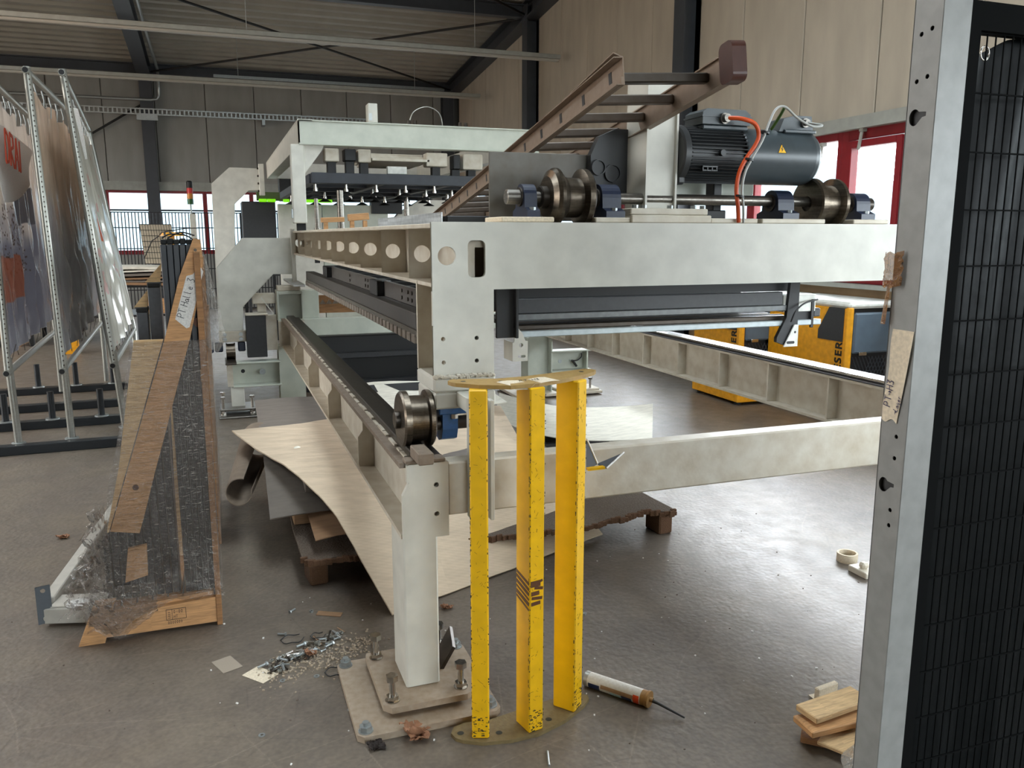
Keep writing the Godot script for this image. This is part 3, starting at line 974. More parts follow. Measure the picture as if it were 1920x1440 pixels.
	b.prism([Vector2(-0.10, 0), Vector2(0.12, 0), Vector2(0.10, 0.36), Vector2(0.02, 0.45), Vector2(-0.04, 0.4), Vector2(-0.12, 0.18)], Vector3(-1.95, 0.0, -12.6), Vector3.RIGHT, Vector3.UP, Vector3(0, 0, 0.08))
	solo("yellow_bracket", b, M.kyellow, "small yellow steel bracket on the floor behind the tube racks", "bracket")
	# dark stored goods in the depth of the left hall
	var gy := [[-4.6, 0.9, -12.4, 0.9, "dark wooden transport box, the nearer one behind the tube racks"], [-3.3, 0.7, -14.0, 0.8, "dark wooden transport box, the farther one behind the tube racks"]]
	for q in gy:
		t = thing("transport_box", q[4], "box", Vector3(q[0], 0, q[2]), "dark boxes behind the tube racks")
		b = MB.new(); b.ub(q[0] - 0.6, q[0] + 0.6, 0.12, q[1], q[2] - q[3] * 0.5, q[2] + q[3] * 0.5, 0.01); part("body", b, M.wood_brown, t)
		for k in 3:
			b = MB.new(); b.ub(q[0] - 0.55 + 0.45 * k, q[0] - 0.35 + 0.45 * k, 0.0, 0.12, q[2] - q[3] * 0.5, q[2] + q[3] * 0.5); part("skid", b, M.wood_brown, t)

# ---------------------------------------------------------------- track frame with two girders
func nut_bolt(par: Node, p: Vector3, up: float, r := 0.0145) -> void:
	var b := MB.new()
	b.cyl(p, p + Vector3.UP * 0.004, r * 1.7, r * 1.7, 16)
	b.hexhead(p + Vector3.UP * 0.004, Vector3.UP, r * 1.45, 0.016)
	b.cyl(p, p + Vector3.UP * up, r * 0.75, r * 0.75, 12)
	if up > 0.05:
		b.hexhead(p + Vector3.UP * (up - 0.012), Vector3.UP, r * 1.45, 0.02)
	part("bolt", b, M.steel_bright if up > 0.05 else M.zinc, par)

func girder_leg(t: Node, x0: float, x1: float, z0: float, z1: float, big: bool) -> void:
	var b := MB.new()
	b.ub(x0, x1, 0.06, 0.606, z0, z1, 0.006)
	part("leg", b, M.cream, t)
	var cx := (x0 + x1) * 0.5
	var cz := (z0 + z1) * 0.5
	b = MB.new()
	b.prism([Vector2(-0.15, -0.19), Vector2(0.145, -0.19), Vector2(0.155, -0.17), Vector2(0.155, 0.18), Vector2(0.13, 0.20), Vector2(-0.13, 0.20), Vector2(-0.155, 0.17), Vector2(-0.155, -0.17)], Vector3(cx, 0.04, cz), Vector3.RIGHT, Vector3.BACK, Vector3(0, 0.022, 0))
	part("foot_plate", b, M.plate_dirty, t)
	b = MB.new()
	b.prism([Vector2(-0.225, -0.25), Vector2(0.215, -0.25), Vector2(0.24, -0.22), Vector2(0.24, 0.23), Vector2(0.22, 0.25), Vector2(-0.225, 0.25), Vector2(-0.245, 0.23), Vector2(-0.245, -0.23)], Vector3(cx - 0.01, 0.0, cz + 0.02), Vector3.RIGHT, Vector3.BACK, Vector3(0, 0.022, 0))
	part("base_plate", b, M.plate_dirty, t)
	for q in [[-0.12, 0.155, 1], [0.12, 0.15, 1], [-0.12, -0.145, 1], [0.12, -0.155, 1]]:
		nut_bolt(t, Vector3(cx + q[0], 0.062, cz + q[1]), 0.085)
	for q in [[-0.225, 0.235], [0.20, 0.23], [-0.225, -0.20], [0.20, -0.20]]:
		nut_bolt(t, Vector3(cx + q[0], 0.022, cz + q[1]), 0.032)
	if big:
		b = MB.new()
		b.box(Vector3(cx + 0.125, 0.10, cz - 0.06), Vector3(0.012, 0.10, 0.16), Basis(Vector3.FORWARD, 0.5).rotated(Vector3.UP, -0.2))
		part("loose_shim", b, M.steel_dark, t)

func girder(t: Node, x0: float, x1: float, z0: float, z1: float, zs: Array, nm: String, mat: Material, topmat: Material, plain := false) -> void:
	var b := MB.new()
	b.ub(x0, x1, 0.60, 0.615, z1, z0)
	b.ub(x0 + 0.07, x0 + 0.08, 0.615, 0.845, z1, z0)
	part(nm, b, mat, t)
	b = MB.new()
	b.ub(x0, x1, 0.845, 0.862, z1, z0)
	part("top_flange", b, topmat, t)
	for z in zs:
		b = MB.new()
		if plain: b.ub(x0 + 0.002, x0 + 0.072, 0.615, 0.845, z - 0.012, z, 0.002)
		else: b.prism([Vector2(x0 + 0.072, 0.615), Vector2(x0 + 0.006, 0.615), Vector2(x0 + 0.003, 0.625), Vector2(x0 + 0.003, 0.745), Vector2(x0 + 0.024, 0.775), Vector2(x0 + 0.024, 0.845), Vector2(x0 + 0.072, 0.845)], Vector3(0, 0, z), Vector3.RIGHT, Vector3.UP, Vector3(0, 0, -0.014))
		part("stiffener", b, mat, t)

func runway() -> void:
	var t := thing("track_frame", "off-white steel track frame on legs with two long girders carrying the trolley", "steel frame", Vector3(0.6, 0, -2.6))
	girder(t, 0.53, 0.68, -2.575, -7.66, [-3.45, -4.45, -5.45, -6.45], "girder", M.cream_old, M.dusty)
	var b := MB.new()
	b.ub(0.572, 0.64, 0.862, 0.892, -7.6, -2.60, 0.004)
	b.ub(0.64, 0.68, 0.862, 0.874, -7.6, -2.60, 0.003)
	part("rail", b, M.steel_dark, t)
	var wb := MB.new()
	var rng := RandomNumberGenerator.new(); rng.seed = 8
	var z := -2.64
	while z > -7.6:
		var l := rng.randf_range(0.03, 0.12)
		wb.ub(0.560, 0.573, 0.861, 0.861 + rng.randf_range(0.004, 0.010), z - l, z)
		z -= l + rng.randf_range(0.0, 0.05)
	part("weld_bead", wb, M.cream_old, t).set_meta("kind", "stuff")
	b = MB.new()
	b.ub(0.572, 0.622, 0.876, 0.915, -2.60, -2.475, 0.003)
	b.ub(0.545, 0.68, 0.862, 0.876, -2.60, -2.548, 0.003)
	part("end_stop", b, M.dusty, t)
	# end plate with two holes
	b = MB.new()
	var o := Vector3(0, 0, -2.552)
	b.prism([Vector2(0.533, 0.602), Vector2(0.555, 0.602), Vector2(0.555, 0.795), Vector2(0.553, 0.795), Vector2(0.533, 0.755)], o, Vector3.RIGHT, Vector3.UP, Vector3(0, 0, -0.02))
	b.prism([Vector2(0.555, 0.858), Vector2(0.549, 0.858), Vector2(0.549, 0.80), Vector2(0.555, 0.80)], o, Vector3.RIGHT, Vector3.UP, Vector3(0, 0, -0.02))
	b.ub(0.555, 0.60, 0.602, 0.86, -2.572, -2.552)
	b.holed(0.60, 0.69, 0.602, 0.735, MB.circ(Vector2(0.648, 0.683), 0.0085), o, Vector3.RIGHT, Vector3.UP, Vector3(0, 0, -0.02))
	b.holed(0.60, 0.69, 0.735, 0.86, MB.circ(Vector2(0.648, 0.784), 0.0085), o, Vector3.RIGHT, Vector3.UP, Vector3(0, 0, -0.02))
	part("end_plate", b, M.cream, t)
	b = MB.new()
	b.ub(0.60, 0.69, 0.61, 0.85, -2.68, -2.60)
	part("end_block", b, M.cream_old, t)
	girder_leg(t, 0.533, 0.652, -2.76, -2.562, true)
	# second girder
	girder(t, 3.08, 3.24, -1.0, -7.66, [-1.4, -1.93, -2.46, -2.99, -3.52, -4.04, -4.55, -5.07, -5.58, -6.11, -6.6, -7.1], "girder", M.cream_old, M.cream_old, true)
	b = MB.new()
	b.ub(3.078, 3.31, 0.858, 0.866, -7.6, -1.1)
	part("rail_seat", b, M.girder_grey, t)
	b = MB.new()
	b.ub(3.11, 3.17, 0.866, 0.884, -7.6, -1.1, 0.004)
	part("rail", b, M.steel_bright, t)
	girder_leg(t, 3.10, 3.22, -1.3, -1.1, false)
	# rear legs
	b = MB.new()
	for s in [0.0, 0.20]: b.ub(0.50, 0.73, 0.04, 0.60, -7.98 + s, -7.965 + s)
	b.ub(0.61, 0.62, 0.04, 0.60, -7.97, -7.78)
	part("leg", b, M.cream_green, t)
	b = MB.new()
	for s in [0.0, 0.25]: b.ub(2.885 + s - 0.006, 2.885 + s + 0.006, 0.04, 0.60, -7.75, -7.55)
	b.ub(2.89, 3.13, 0.04, 0.60, -7.66, -7.645)
	part("leg", b, M.cream_green, t)
	for xx in [[0.35, 0.88], [2.72, 3.66]]:
		b = MB.new()
		b.ub(xx[0], xx[1], 0.012, 0.04, -8.05, -7.45, 0.005)
		part("base_plate", b, M.cream_old, t)
	for q in [[0.78, -7.55], [2.80, -7.5], [3.55, -7.52], [3.6, -7.95]]: nut_bolt(t, Vector3(q[0], 0.04, q[1]), 0.12)
	# front cross beam
	b = MB.new()
	b.ub(0.69, 3.09, 0.668, 0.853, -2.64, -2.562, 0.006)
	part("cross_beam", b, M.cream_old, t)
	# rear cross channel under the girders
	b = MB.new()
	b.ub(0.74, 2.95, 0.68, 0.84, -7.85, -7.78, 0.005)
	part("cross_beam", b, M.cream_green, t)

# ---------------------------------------------------------------- trolley running on the track
func trolley() -> void:
	var t := thing("gantry_trolley", "big off-white gantry trolley with pierced side beam standing on the track frame", "gantry", Vector3(0.7, 1.0, -2.7))
	var o := Vector3(0, 0, -2.68)
	var d := Vector3(0, 0, -0.015)
	var R := Vector3.RIGHT
	var U := Vector3.UP
	var b := MB.new()
	b.holed(0.678, 0.783, 1.415, 1.645, MB.circ(Vector2(0.730, 1.533), 0.0315, 28), o, R, U, d)
	b.holed(0.783, 0.895, 1.415, 1.645, MB.rrect(0.803, 0.865, 1.460, 1.584, 0.017), o, R, U, d)
	b.ub(0.895, 3.2, 1.418, 1.645, -2.695, -2.68)
	b.ub(0.678, 0.895, 1.30, 1.415, -2.695, -2.68)
	b.holed(0.678, 0.7725, 1.21, 1.30, MB.circ(Vector2(0.713, 1.254), 0.0075, 12), o, R, U, d)
	b.holed(0.7725, 0.895, 1.21, 1.30, MB.circ(Vector2(0.832, 1.253), 0.0075, 12), o, R, U, d)
	b.holed(0.678, 0.7725, 1.12, 1.21, MB.circ(Vector2(0.714, 1.173), 0.0075, 12), o, R, U, d)
	b.holed(0.7725, 0.895, 1.12, 1.21, MB.circ(Vector2(0.832, 1.174), 0.0075, 12), o, R, U, d)
	part("front_plate", b, M.cream, t)
	# front beam body: top, bottom and rear plates
	b = MB.new()
	b.ub(0.79, 0.838, 1.433, 1.629, -2.725, -2.715); b.ub(0.838, 0.88, 1.560, 1.629, -2.725, -2.715)
	b.ub(0.80, 3.0, 1.630, 1.645, -2.93, -2.695)
	b.ub(0.895, 3.0, 1.418, 1.432, -2.93, -2.695)
	b.ub(0.80, 0.86, 1.418, 1.56, -2.93, -2.915); b.ub(0.86, 3.0, 1.418, 1.645, -2.93, -2.915)
	part("beam_box", b, M.cream_old, t)
	# leg: rear and side plates
	b = MB.new()
	b.ub(0.678, 0.895, 1.12, 1.44, -2.92, -2.905)
	b.ub(0.77, 0.785, 1.12, 1.44, -2.905, -2.695)
	b.ub(0.88, 0.895, 1.12, 1.418, -2.905, -2.695)
	part("leg", b, M.cream_old, t)
	b = MB.new()
	b.ub(0.676, 0.90, 1.068, 1.122, -2.925, -2.676, 0.008)
	b.ub(0.680, 0.90, 1.010, 1.067, -2.925, -2.678, 0.006)
	part("foot_block", b, M.cream, t)
	b = MB.new()
	var rng := RandomNumberGenerator.new(); rng.seed = 3
	for i in 40:
		var x := 0.68 + 0.0054 * i
		b.box(Vector3(x, 1.124 + rng.randf_range(-0.003, 0.003), -2.676), Vector3(0.012, rng.randf_range(0.008, 0.016), 0.012), Basis(Vector3.BACK, rng.randf_range(-0.5, 0.5)), 0.003)
	part("weld_bead", b, M.cream_old, t).set_meta("kind", "stuff")
	b = MB.new()
	b.hexhead(Vector3(0.735, 1.122, -2.80), U, 0.016, 0.014)
	part("bolt", b, M.zinc, t)
	# guide plate hanging in front of the cross beam
	b = MB.new()
	b.ub(0.757, 0.832, 0.66, 1.07, -2.545, -2.53, 0.002); b.ub(0.757, 0.772, 0.66, 1.07, -2.56, -2.49, 0.002); b.ub(0.818, 0.832, 0.66, 1.07, -2.56, -2.49, 0.002)
	b.ub(0.757, 0.832, 1.02, 1.07, -2.68, -2.545, 0.002)
	part("guide_plate", b, M.cream, t)
	# track wheel and its bearing
	wheel_set(t)
	# pierced side beams
	for sd in [0, 1]:
		var x0 := 0.68 if sd == 0 else 2.90
		b = MB.new()
		b.ub(x0, x0 + 0.12, 1.624, 1.640, -7.86, -2.695, 0.002)
		part("beam_flange", b, M.cream_old, t)
		b = MB.new()
		b.ub(x0, x0 + 0.12, 1.428, 1.442, -7.86, -2.695, 0.002)
		part("beam_flange", b, M.cream_old, t)
		b = MB.new()
		b.ub(x0 + 0.108, x0 + 0.12, 1.442, 1.624, -7.86, -2.695)
		part("beam_web", b, M.cream_old, t)
		var zs := [-3.03, -3.57, -4.12, -4.66, -5.20, -5.75, -6.28, -6.82, -7.36, -7.85]
		for z in zs:
			b = MB.new()
			b.holed(x0 + 0.001, x0 + 0.108, 1.442, 1.624, MB.circ(Vector2(x0 + 0.05, 1.533), 0.0315, 20), Vector3(0, 0, z), R, U, Vector3(0, 0, -0.010))
			part("rib", b, M.cream_old, t)
	# far cross beam
	b = MB.new()
	b.ub(0.80, 2.90, 1.43, 1.62, -7.86, -7.74, 0.004)
	part("cross_beam", b, M.cream_old, t)
	# upright column on the front beam
	b = MB.new()
	b.ub(1.520, 1.528, 1.70, 2.165, -2.93, -2.77)
	b.ub(1.645, 1.653, 1.70, 2.165, -2.93, -2.77)
	b.ub(1.528, 1.645, 1.70, 2.165, -2.80, -2.785)
	part("upright", b, M.cream, t)
	b = MB.new()
	b.ub(1.43, 1.765, 1.646, 1.674, -2.95, -2.70, 0.003); b.ub(1.43, 1.755, 1.675, 1.698, -2.94, -2.71, 0.003)
	part("upright_base", b, M.cream_old, t)
	for q in [[1.455, -2.725], [1.49, -2.725], [1.70, -2.725], [1.74, -2.725], [1.60, -2.725]]:
		b = MB.new(); b.hexhead(Vector3(q[0], 1.698, q[1]), U, 0.011, 0.012); part("bolt", b, M.zinc, t)
	# dark shield plate behind the left wheels
	b = MB.new()
	b.ub(0.975, 1.50, 1.655, 1.905, -2.975, -2.965, 0.001)
	part("shield_plate", b, mt(Color(0.40, 0.385, 0.36), 0.5, 0.2, T.grime, 2.0), t)
	# bright plate under the motor
	b = MB.new()
	b.ub(1.66, 2.16, 1.725, 1.84, -3.02, -3.0, 0.001)
	part("motor_shield", b, M.cream_green, t)
	# pads under the bearings
	for q in [[0.935, 1.13, M.paper], [1.29, 1.43, M.cream_old], [2.00, 2.30, M.cream_old], [2.44, 2.62, M.cream_old], [1.77, 1.98, M.cream_old]]:
		b = MB.new(); b.ub(q[0], q[1], 1.646, 1.664, -2.90, -2.71, 0.003); part("pad", b, q[2], t)
	# dark edge of the deck, bright angle strip on the left beam
	b = MB.new()
	b.ub(0.82, 1.00, 1.646, 1.672, -3.4, -3.0, 0.002)
	part("deck_bar", b, M.black, t)
	b = MB.new()
	b.ub(0.74, 0.80, 1.640, 1.644, -4.25, -2.99); b.ub(0.796, 0.80, 1.640, 1.685, -4.25, -2.99)
	part("angle_strip", b, M.alu, t)
	# C-shaped arm at the far left with wheel bogie
	c_arm(t, -7.86, [Vector2(0.673, 1.574), Vector2(0.245, 1.574), Vector2(0.012, 1.311), Vector2(0.0, 0.745), Vector2(0.20, 0.745), Vector2(0.21, 0.962), Vector2(0.492, 1.256), Vector2(0.673, 1.256)])
	b = MB.new()
	b.ub(0.66, 0.70, 1.18, 1.66, -7.88, -7.80, 0.004)
	part("joint_flange", b, M.cream, t)
	b = MB.new()
	b.ub(-0.01, 0.225, 0.645, 0.742, -7.96, -7.83, 0.004)
	part("bogie_plate", b, M.cream_old, t)
	for q in [[0.04, 0.715], [0.04, 0.672], [0.18, 0.715], [0.18, 0.672]]:
		b = MB.new(); b.cyl(Vector3(q[0], q[1], -7.83), Vector3(q[0], q[1], -7.815), 0.018, 0.018, 12); part("bolt", b, M.zinc, t)
	for xx in [[-0.05, 0.02, 0.555], [0.15, 0.215, 0.555], [-0.12, -0.06, 0.55]]:
		b = MB.new(); b.ub(xx[0], xx[1], xx[2], 0.645, -7.95, -7.84, 0.01)
		part("bearing", b, M.bearing, t)
	b = MB.new()
	b.lathe(Vector3(0.045, 0.555, -7.88), R, [[0, 0], [0, 0.08], [0.01, 0.08], [0.01, 0.07], [0.07, 0.07], [0.07, 0.08], [0.08, 0.08], [0.08, 0]], 20)
	part("wheel", b, M.wheel, t)
	# dark cabinet inside the arm
	b = MB.new(); b.ub(0.225, 0.40, 0.51, 0.89, -7.86, -7.72, 0.004)
	part("drive_cabinet", b, M.anthracite, t)
	b = MB.new(); b.ub(0.225, 0.42, 0.892, 0.905, -7.88, -7.70, 0.002); b.ub(0.40, 0.50, 0.56, 0.88, -7.9, -7.8, 0.003)
	part("cabinet_lid", b, M.cream_old, t)

func c_arm(t: Node, z: float, p: Array) -> void:
	var b := MB.new()
	b.prism(p, Vector3(0, 0, z), Vector3.RIGHT, Vector3.UP, Vector3(0, 0, -0.018))
	b.prism(p, Vector3(0, 0, z - 0.13), Vector3.RIGHT, Vector3.UP, Vector3(0, 0, -0.018))
	var m := p.size()
	for i in m:
		var q: Vector2 = p[i]
		var s: Vector2 = p[(i + 1) % m]
		b.bar(Vector3(q.x, q.y, z - 0.074), Vector3(s.x, s.y, z - 0.074), 0.13, 0.01, Vector3(-(s.y - q.y), s.x - q.x, 0))
	part("c_arm", b, M.cream, t)

func wheel_set(t: Node) -> void:
	var c := Vector3(0.568, 0.972, -2.74)
	var R := Vector3.RIGHT
	var b := MB.new()
	b.lathe(c, R, [[0, 0], [0, 0.092], [0.006, 0.099], [0.026, 0.099], [0.030, 0.082], [0.088, 0.080], [0.092, 0.099], [0.106, 0.099], [0.112, 0.092], [0.112, 0]], 40)
	part("track_wheel", b, M.wheel, t)
	b = MB.new()
	b.lathe(c - R * 0.018, R, [[0, 0], [0, 0.028], [0.003, 0.031], [0.018, 0.031]], 24)
	part("axle_cap", b, M.steel_dark, t)
	b = MB.new()
	b.ub(0.70, 0.80, 0.985, 1.010, -2.85, -2.70, 0.004)
	b.prism([Vector2(-0.10, 0.985), Vector2(-0.10, 0.93), Vector2(-0.07, 0.895), Vector2(0.0, 0.88), Vector2(0.045, 0.895), Vector2(0.06, 0.93), Vector2(0.06, 0.985)], Vector3(0.715, 0, -2.77), Vector3.BACK, Vector3.UP, Vector3(0.055, 0, 0))
	part("wheel_bearing", b, M.bearing_blue, t)
	b = MB.new()
	b.hexhead(Vector3(0.757, 0.985, -2.712), Vector3.DOWN, 0.014, 0.016)
	part("bolt", b, M.steel_bright, t)
	b = MB.new()
	b.cyl(Vector3(0.66, 0.945, -2.75), Vector3(0.88, 0.945, -2.75), 0.024, 0.024, 16)
	part("axle", b, M.steel_dark, t)

# ---------------------------------------------------------------- axle, motor and ladder on top of the trolley
func pillow_block(b: MB, x0: float, x1: float, y: float, z: float, r: float, base: float) -> void:
	var p := []
	p.append(Vector2(-r * 1.7, base)); p.append(Vector2(-r * 1.7, base + 0.022)); p.append(Vector2(-r * 1.05, base + 0.034))
	for i in 13: p.append(Vector2(-cos(PI * i / 12.0) * r, y + sin(PI * i / 12.0) * r))
	p.append(Vector2(r * 1.05, base + 0.034)); p.append(Vector2(r * 1.7, base + 0.022)); p.append(Vector2(r * 1.7, base))
	b.prism(p, Vector3(x0, 0, z), Vector3.BACK, Vector3.UP, Vector3(x1 - x0, 0, 0))

func top_gear() -> void:
	var R := Vector3.RIGHT
	var z := -2.80
	var y := 1.735
	var ax := thing("wheel_axle", "long steel axle with flanged wheels and dark blue bearings on the gantry's front beam", "axle", Vector3(1.7, 1.66, z))
	var b := MB.new()
	b.cyl(Vector3(0.985, y, z), Vector3(2.60, y, z), 0.020, 0.020, 20)
	part("shaft", b, M.steel, ax)
	b = MB.new()
	b.lathe(Vector3(0.980, y, z), R, [[0, 0], [0, 0.022], [0.003, 0.026], [0.05, 0.026], [0.05, 0.0]], 24)
	part("shaft_end", b, M.steel, ax)
	# left wheel: wide, slanted outer flange, tread, inner flange
	b = MB.new()
	b.lathe(Vector3(1.135, y, z), R, [[0, 0.03], [0, 0.074], [0.012, 0.096], [0.024, 0.104], [0.036, 0.104], [0.058, 0.080], [0.066, 0.072], [0.122, 0.070], [0.130, 0.103], [0.150, 0.103], [0.158, 0.094], [0.158, 0.03]], 48)
	part("flanged_wheel", b, M.wheel, ax)
	b = MB.new()
	b.lathe(Vector3(1.108, y, z), R, [[0, 0.02], [0, 0.036], [0.004, 0.04], [0.03, 0.04]], 24)
	part("clamp_ring", b, M.steel_dark, ax)
	# right wheel
	b = MB.new()
	b.lathe(Vector3(2.275, y - 0.008, z), R, [[0, 0.03], [0, 0.094], [0.006, 0.101], [0.026, 0.101], [0.036, 0.076], [0.108, 0.074], [0.118, 0.101], [0.132, 0.101], [0.138, 0.094], [0.138, 0.03]], 48)
	part("flanged_wheel", b, M.wheel, ax)
	for q in [[1.035, 1.082, 0.045], [1.335, 1.41, 0.05], [2.10, 2.175, 0.05], [2.49, 2.56, 0.045]]:
		b = MB.new()
		pillow_block(b, q[0], q[1], y - (0.0 if q[0] < 2.0 else 0.008), z, q[2], 1.664)
		var blk := part("bearing_block", b, M.bearing, ax)
		b = MB.new()
		for s in [-1.0, 1.0]:
			b.hexhead(Vector3((q[0] + q[1]) * 0.5, 1.686, z + s * q[2] * 1.4), Vector3.UP, 0.012, 0.012)
		part("bolt", b, M.zinc, blk)
		b = MB.new()
		b.lathe(Vector3(q[0] - 0.006, y - (0.0 if q[0] < 2.0 else 0.008), z), R, [[0, 0.021], [0, 0.034], [0.01, 0.034]], 20)
		part("bearing_ring", b, M.steel_dark, blk)
	b = MB.new()
	b.cyl(Vector3(2.56, y - 0.008, z), Vector3(2.60, y - 0.008, z), 0.026, 0.026, 20)
	part("shaft_end", b, M.steel_dark, ax)

	# gearbox plate behind the upright
	var gb := thing("gearbox", "dark gearbox plate with two ring covers behind the gantry upright", "gearbox", Vector3(1.45, 1.70, -2.88))
	b = MB.new()
	b.prism([Vector2(1.365, 1.72), Vector2(1.365, 1.90), Vector2(1.40, 1.97), Vector2(1.47, 2.0), Vector2(1.56, 2.0), Vector2(1.62, 1.92), Vector2(1.62, 1.72)], Vector3(0, 0, -2.955), R, Vector3.UP, Vector3(0, 0, 0.035))
	part("housing", b, M.motor_dark, gb)
	for q in [[1.395, 1.855, 0.030], [1.455, 1.835, 0.034]]:
		b = MB.new()
		b.lathe(Vector3(q[0], q[1], -2.92), Vector3.BACK, [[0, q[2]], [0.012, q[2]], [0.012, q[2] - 0.005], [0.004, q[2] - 0.005], [0.004, 0]], 24)
		part("ring_cover", b, M.motor_dark, gb)

	# electric motor, axis along the beam
	var c := Vector3(0, 1.905, -2.83)
	var mo := thing("electric_motor", "grey finned electric motor with orange cable mounted above the axle", "motor", Vector3(1.95, 1.80, -2.83))
	b = MB.new()
	b.cyl(Vector3(1.665, c.y, c.z), Vector3(1.955, c.y, c.z), 0.090, 0.090, 32)
	part("stator", b, M.motor_dark, mo)
	b = MB.new()
	for i in 44:
		var a := TAU * i / 44.0
		var dv := Vector3(0, cos(a), sin(a))
		b.bar(Vector3(1.69, c.y, c.z) + dv * 0.097, Vector3(1.94, c.y, c.z) + dv * 0.097, 0.003, 0.018, dv)
	part("cooling_fins", b, M.motor_dark, mo).set_meta("kind", "stuff")
	b = MB.new()
	b.lathe(Vector3(1.655, c.y, c.z), R, [[0, 0], [0, 0.10], [0.006, 0.108], [0.03, 0.108], [0.035, 0.09]], 32)
	b.ub(1.655, 1.69, c.y - 0.115, c.y + 0.09, c.z - 0.09, c.z + 0.06, 0.008)
	part("end_shield", b, M.motor_dark, mo)
	b = MB.new()
	b.lathe(Vector3(1.93, c.y, c.z), R, [[0, 0.08], [0, 0.103], [0.005, 0.106], [0.02, 0.106]], 36)
	b.lathe(Vector3(1.95, c.y, c.z), R, [[0, 0.106], [0.30, 0.106], [0.318, 0.103], [0.33, 0.095], [0.335, 0.07], [0.335, 0]], 48)
	part("fan_cover", b, M.motor, mo)
	b = MB.new()
	b.ub(1.75, 1.95, c.y + 0.088, c.y + 0.105, c.z - 0.05, c.z + 0.07, 0.004)
	b.prism([Vector2(1.745, 2.012), Vector2(1.745, 2.055), Vector2(1.765, 2.068), Vector2(1.93, 2.068), Vector2(1.955, 2.052), Vector2(1.955, 2.012)], Vector3(0, 0, c.z - 0.05), R, Vector3.UP, Vector3(0, 0, 0.125))
	b.ub(1.74, 1.96, 2.038, 2.044, c.z - 0.055, c.z + 0.08)
	var tb := part("terminal_box", b, M.motor, mo)
	b = MB.new()
	b.lathe(Vector3(1.835, 2.033, c.z + 0.075), Vector3.BACK, [[0, 0.02], [0.012, 0.02], [0.012, 0.015], [0.03, 0.015], [0.03, 0.0]], 16)
	part("cable_gland", b, M.steel, tb)
	b = MB.new()
	b.prism([Vector2(2.10, 2.0), Vector2(2.12, 2.048), Vector2(2.17, 2.062), Vector2(2.25, 2.062), Vector2(2.262, 2.0)], Vector3(0, 0, c.z - 0.04), R, Vector3.UP, Vector3(0, 0, 0.10))
	b.ub(2.12, 2.27, 1.995, 2.008, c.z - 0.05, c.z + 0.07, 0.003)
	var tb2 := part("terminal_box", b, M.motor, mo)
	b = MB.new()
	b.lathe(Vector3(2.215, 2.035, c.z + 0.06), Vector3.BACK, [[0, 0.018], [0.012, 0.018], [0.012, 0.012], [0.025, 0.012], [0.025, 0]], 16)
	part("cable_gland", b, M.steel, tb2)
	# ribs and grille on the finned side
	b = MB.new()
	b.lathe(Vector3(1.815, 1.905, c.z + 0.098), Vector3.BACK, [[0, 0.012], [0.018, 0.012], [0.018, 0]], 12)
	b.ub(1.735, 1.80, 1.852, 1.857, c.z + 0.09, c.z + 0.104); b.ub(1.735, 1.80, 1.838, 1.843, c.z + 0.09, c.z + 0.102)
	for i in 4: b.ub(1.735 + 0.02 * i, 1.739 + 0.02 * i, 1.838, 1.857, c.z + 0.09, c.z + 0.103)
	part("drain_grille", b, M.motor_dark, mo).set_meta("kind", "stuff")
	# feet down to the beam
	b = MB.new()
	b.ub(1.68, 1.72, 1.69, 1.83, -2.96, -2.90, 0.004); b.ub(1.90, 1.94, 1.69, 1.83, -2.96, -2.90, 0.004); b.ub(1.67, 1.95, 1.66, 1.70, -2.97, -2.88, 0.004)
	part("motor_foot", b, M.dark, mo)
	# yellow warning triangle on the fan cover
	var an := 0.30
	var rr := 0.1072
	var ty := c.y + 0.025
	b = MB.new()
	var tp := func(dx: float, dy: float, lift: float) -> Vector3:
		var yy := ty + dy - c.y
		return Vector3(2.085 + dx, ty + dy, c.z + sqrt(maxf(0.0, (rr + lift) * (rr + lift) - yy * yy)))
	b.tri(tp.call(-0.021, -0.018, 0.0), tp.call(0.021, -0.018, 0.0), tp.call(0.0, 0.02, 0.0), Vector3.BACK)
	var tri_out := part("warning_triangle", b, M.black, mo)
	b = MB.new()
	b.tri(tp.call(-0.0175, -0.016, 0.0006), tp.call(0.0175, -0.016, 0.0006), tp.call(0.0, 0.0155, 0.0006), Vector3.BACK)
	part("triangle_field", b, mt(Color(0.95, 0.72, 0.12), 0.5), tri_out)
	b = MB.new()
	for s in [[0.003, 0.008, -0.004, -0.002], [-0.004, -0.002, 0.003, -0.001], [0.003, -0.001, -0.002, -0.011]]:
		b.bar(tp.call(s[0], s[1], 0.0015), tp.call(s[2], s[3], 0.0015), 0.0025, 0.0006, Vector3.BACK)
	part("bolt_symbol", b, M.black, tri_out)
	# cables
	b = MB.new()
	b.tube(curve([Vector3(1.835, 2.033, -2.735), Vector3(1.875, 2.028, -2.70), Vector3(1.925, 2.01, -2.685), Vector3(1.945, 1.97, -2.685), Vector3(1.93, 1.93, -2.685), Vector3(1.895, 1.88, -2.69), Vector3(1.87, 1.83, -2.69), Vector3(1.862, 1.77, -2.69), Vector3(1.872, 1.71, -2.69), Vector3(1.885, 1.65, -2.70)]), 0.008, 12)
	solo("orange_cable", b, M.orange, "thick orange cable hanging from the motor's terminal box", "cable")
	b = MB.new()
	b.tube(curve([Vector3(2.215, 2.035, -2.75), Vector3(2.245, 2.02, -2.70), Vector3(2.19, 2.013, -2.69), Vector3(2.12, 2.04, -2.69), Vector3(2.06, 2.078, -2.69), Vector3(2.02, 2.068, -2.69), Vector3(1.99, 2.02, -2.685), Vector3(1.955, 1.95, -2.675), Vector3(1.915, 1.885, -2.676), Vector3(1.886, 1.83, -2.676), Vector3(1.877, 1.77, -2.676), Vector3(1.886, 1.71, -2.676), Vector3(1.90, 1.648, -2.69)]), 0.0045, 10)
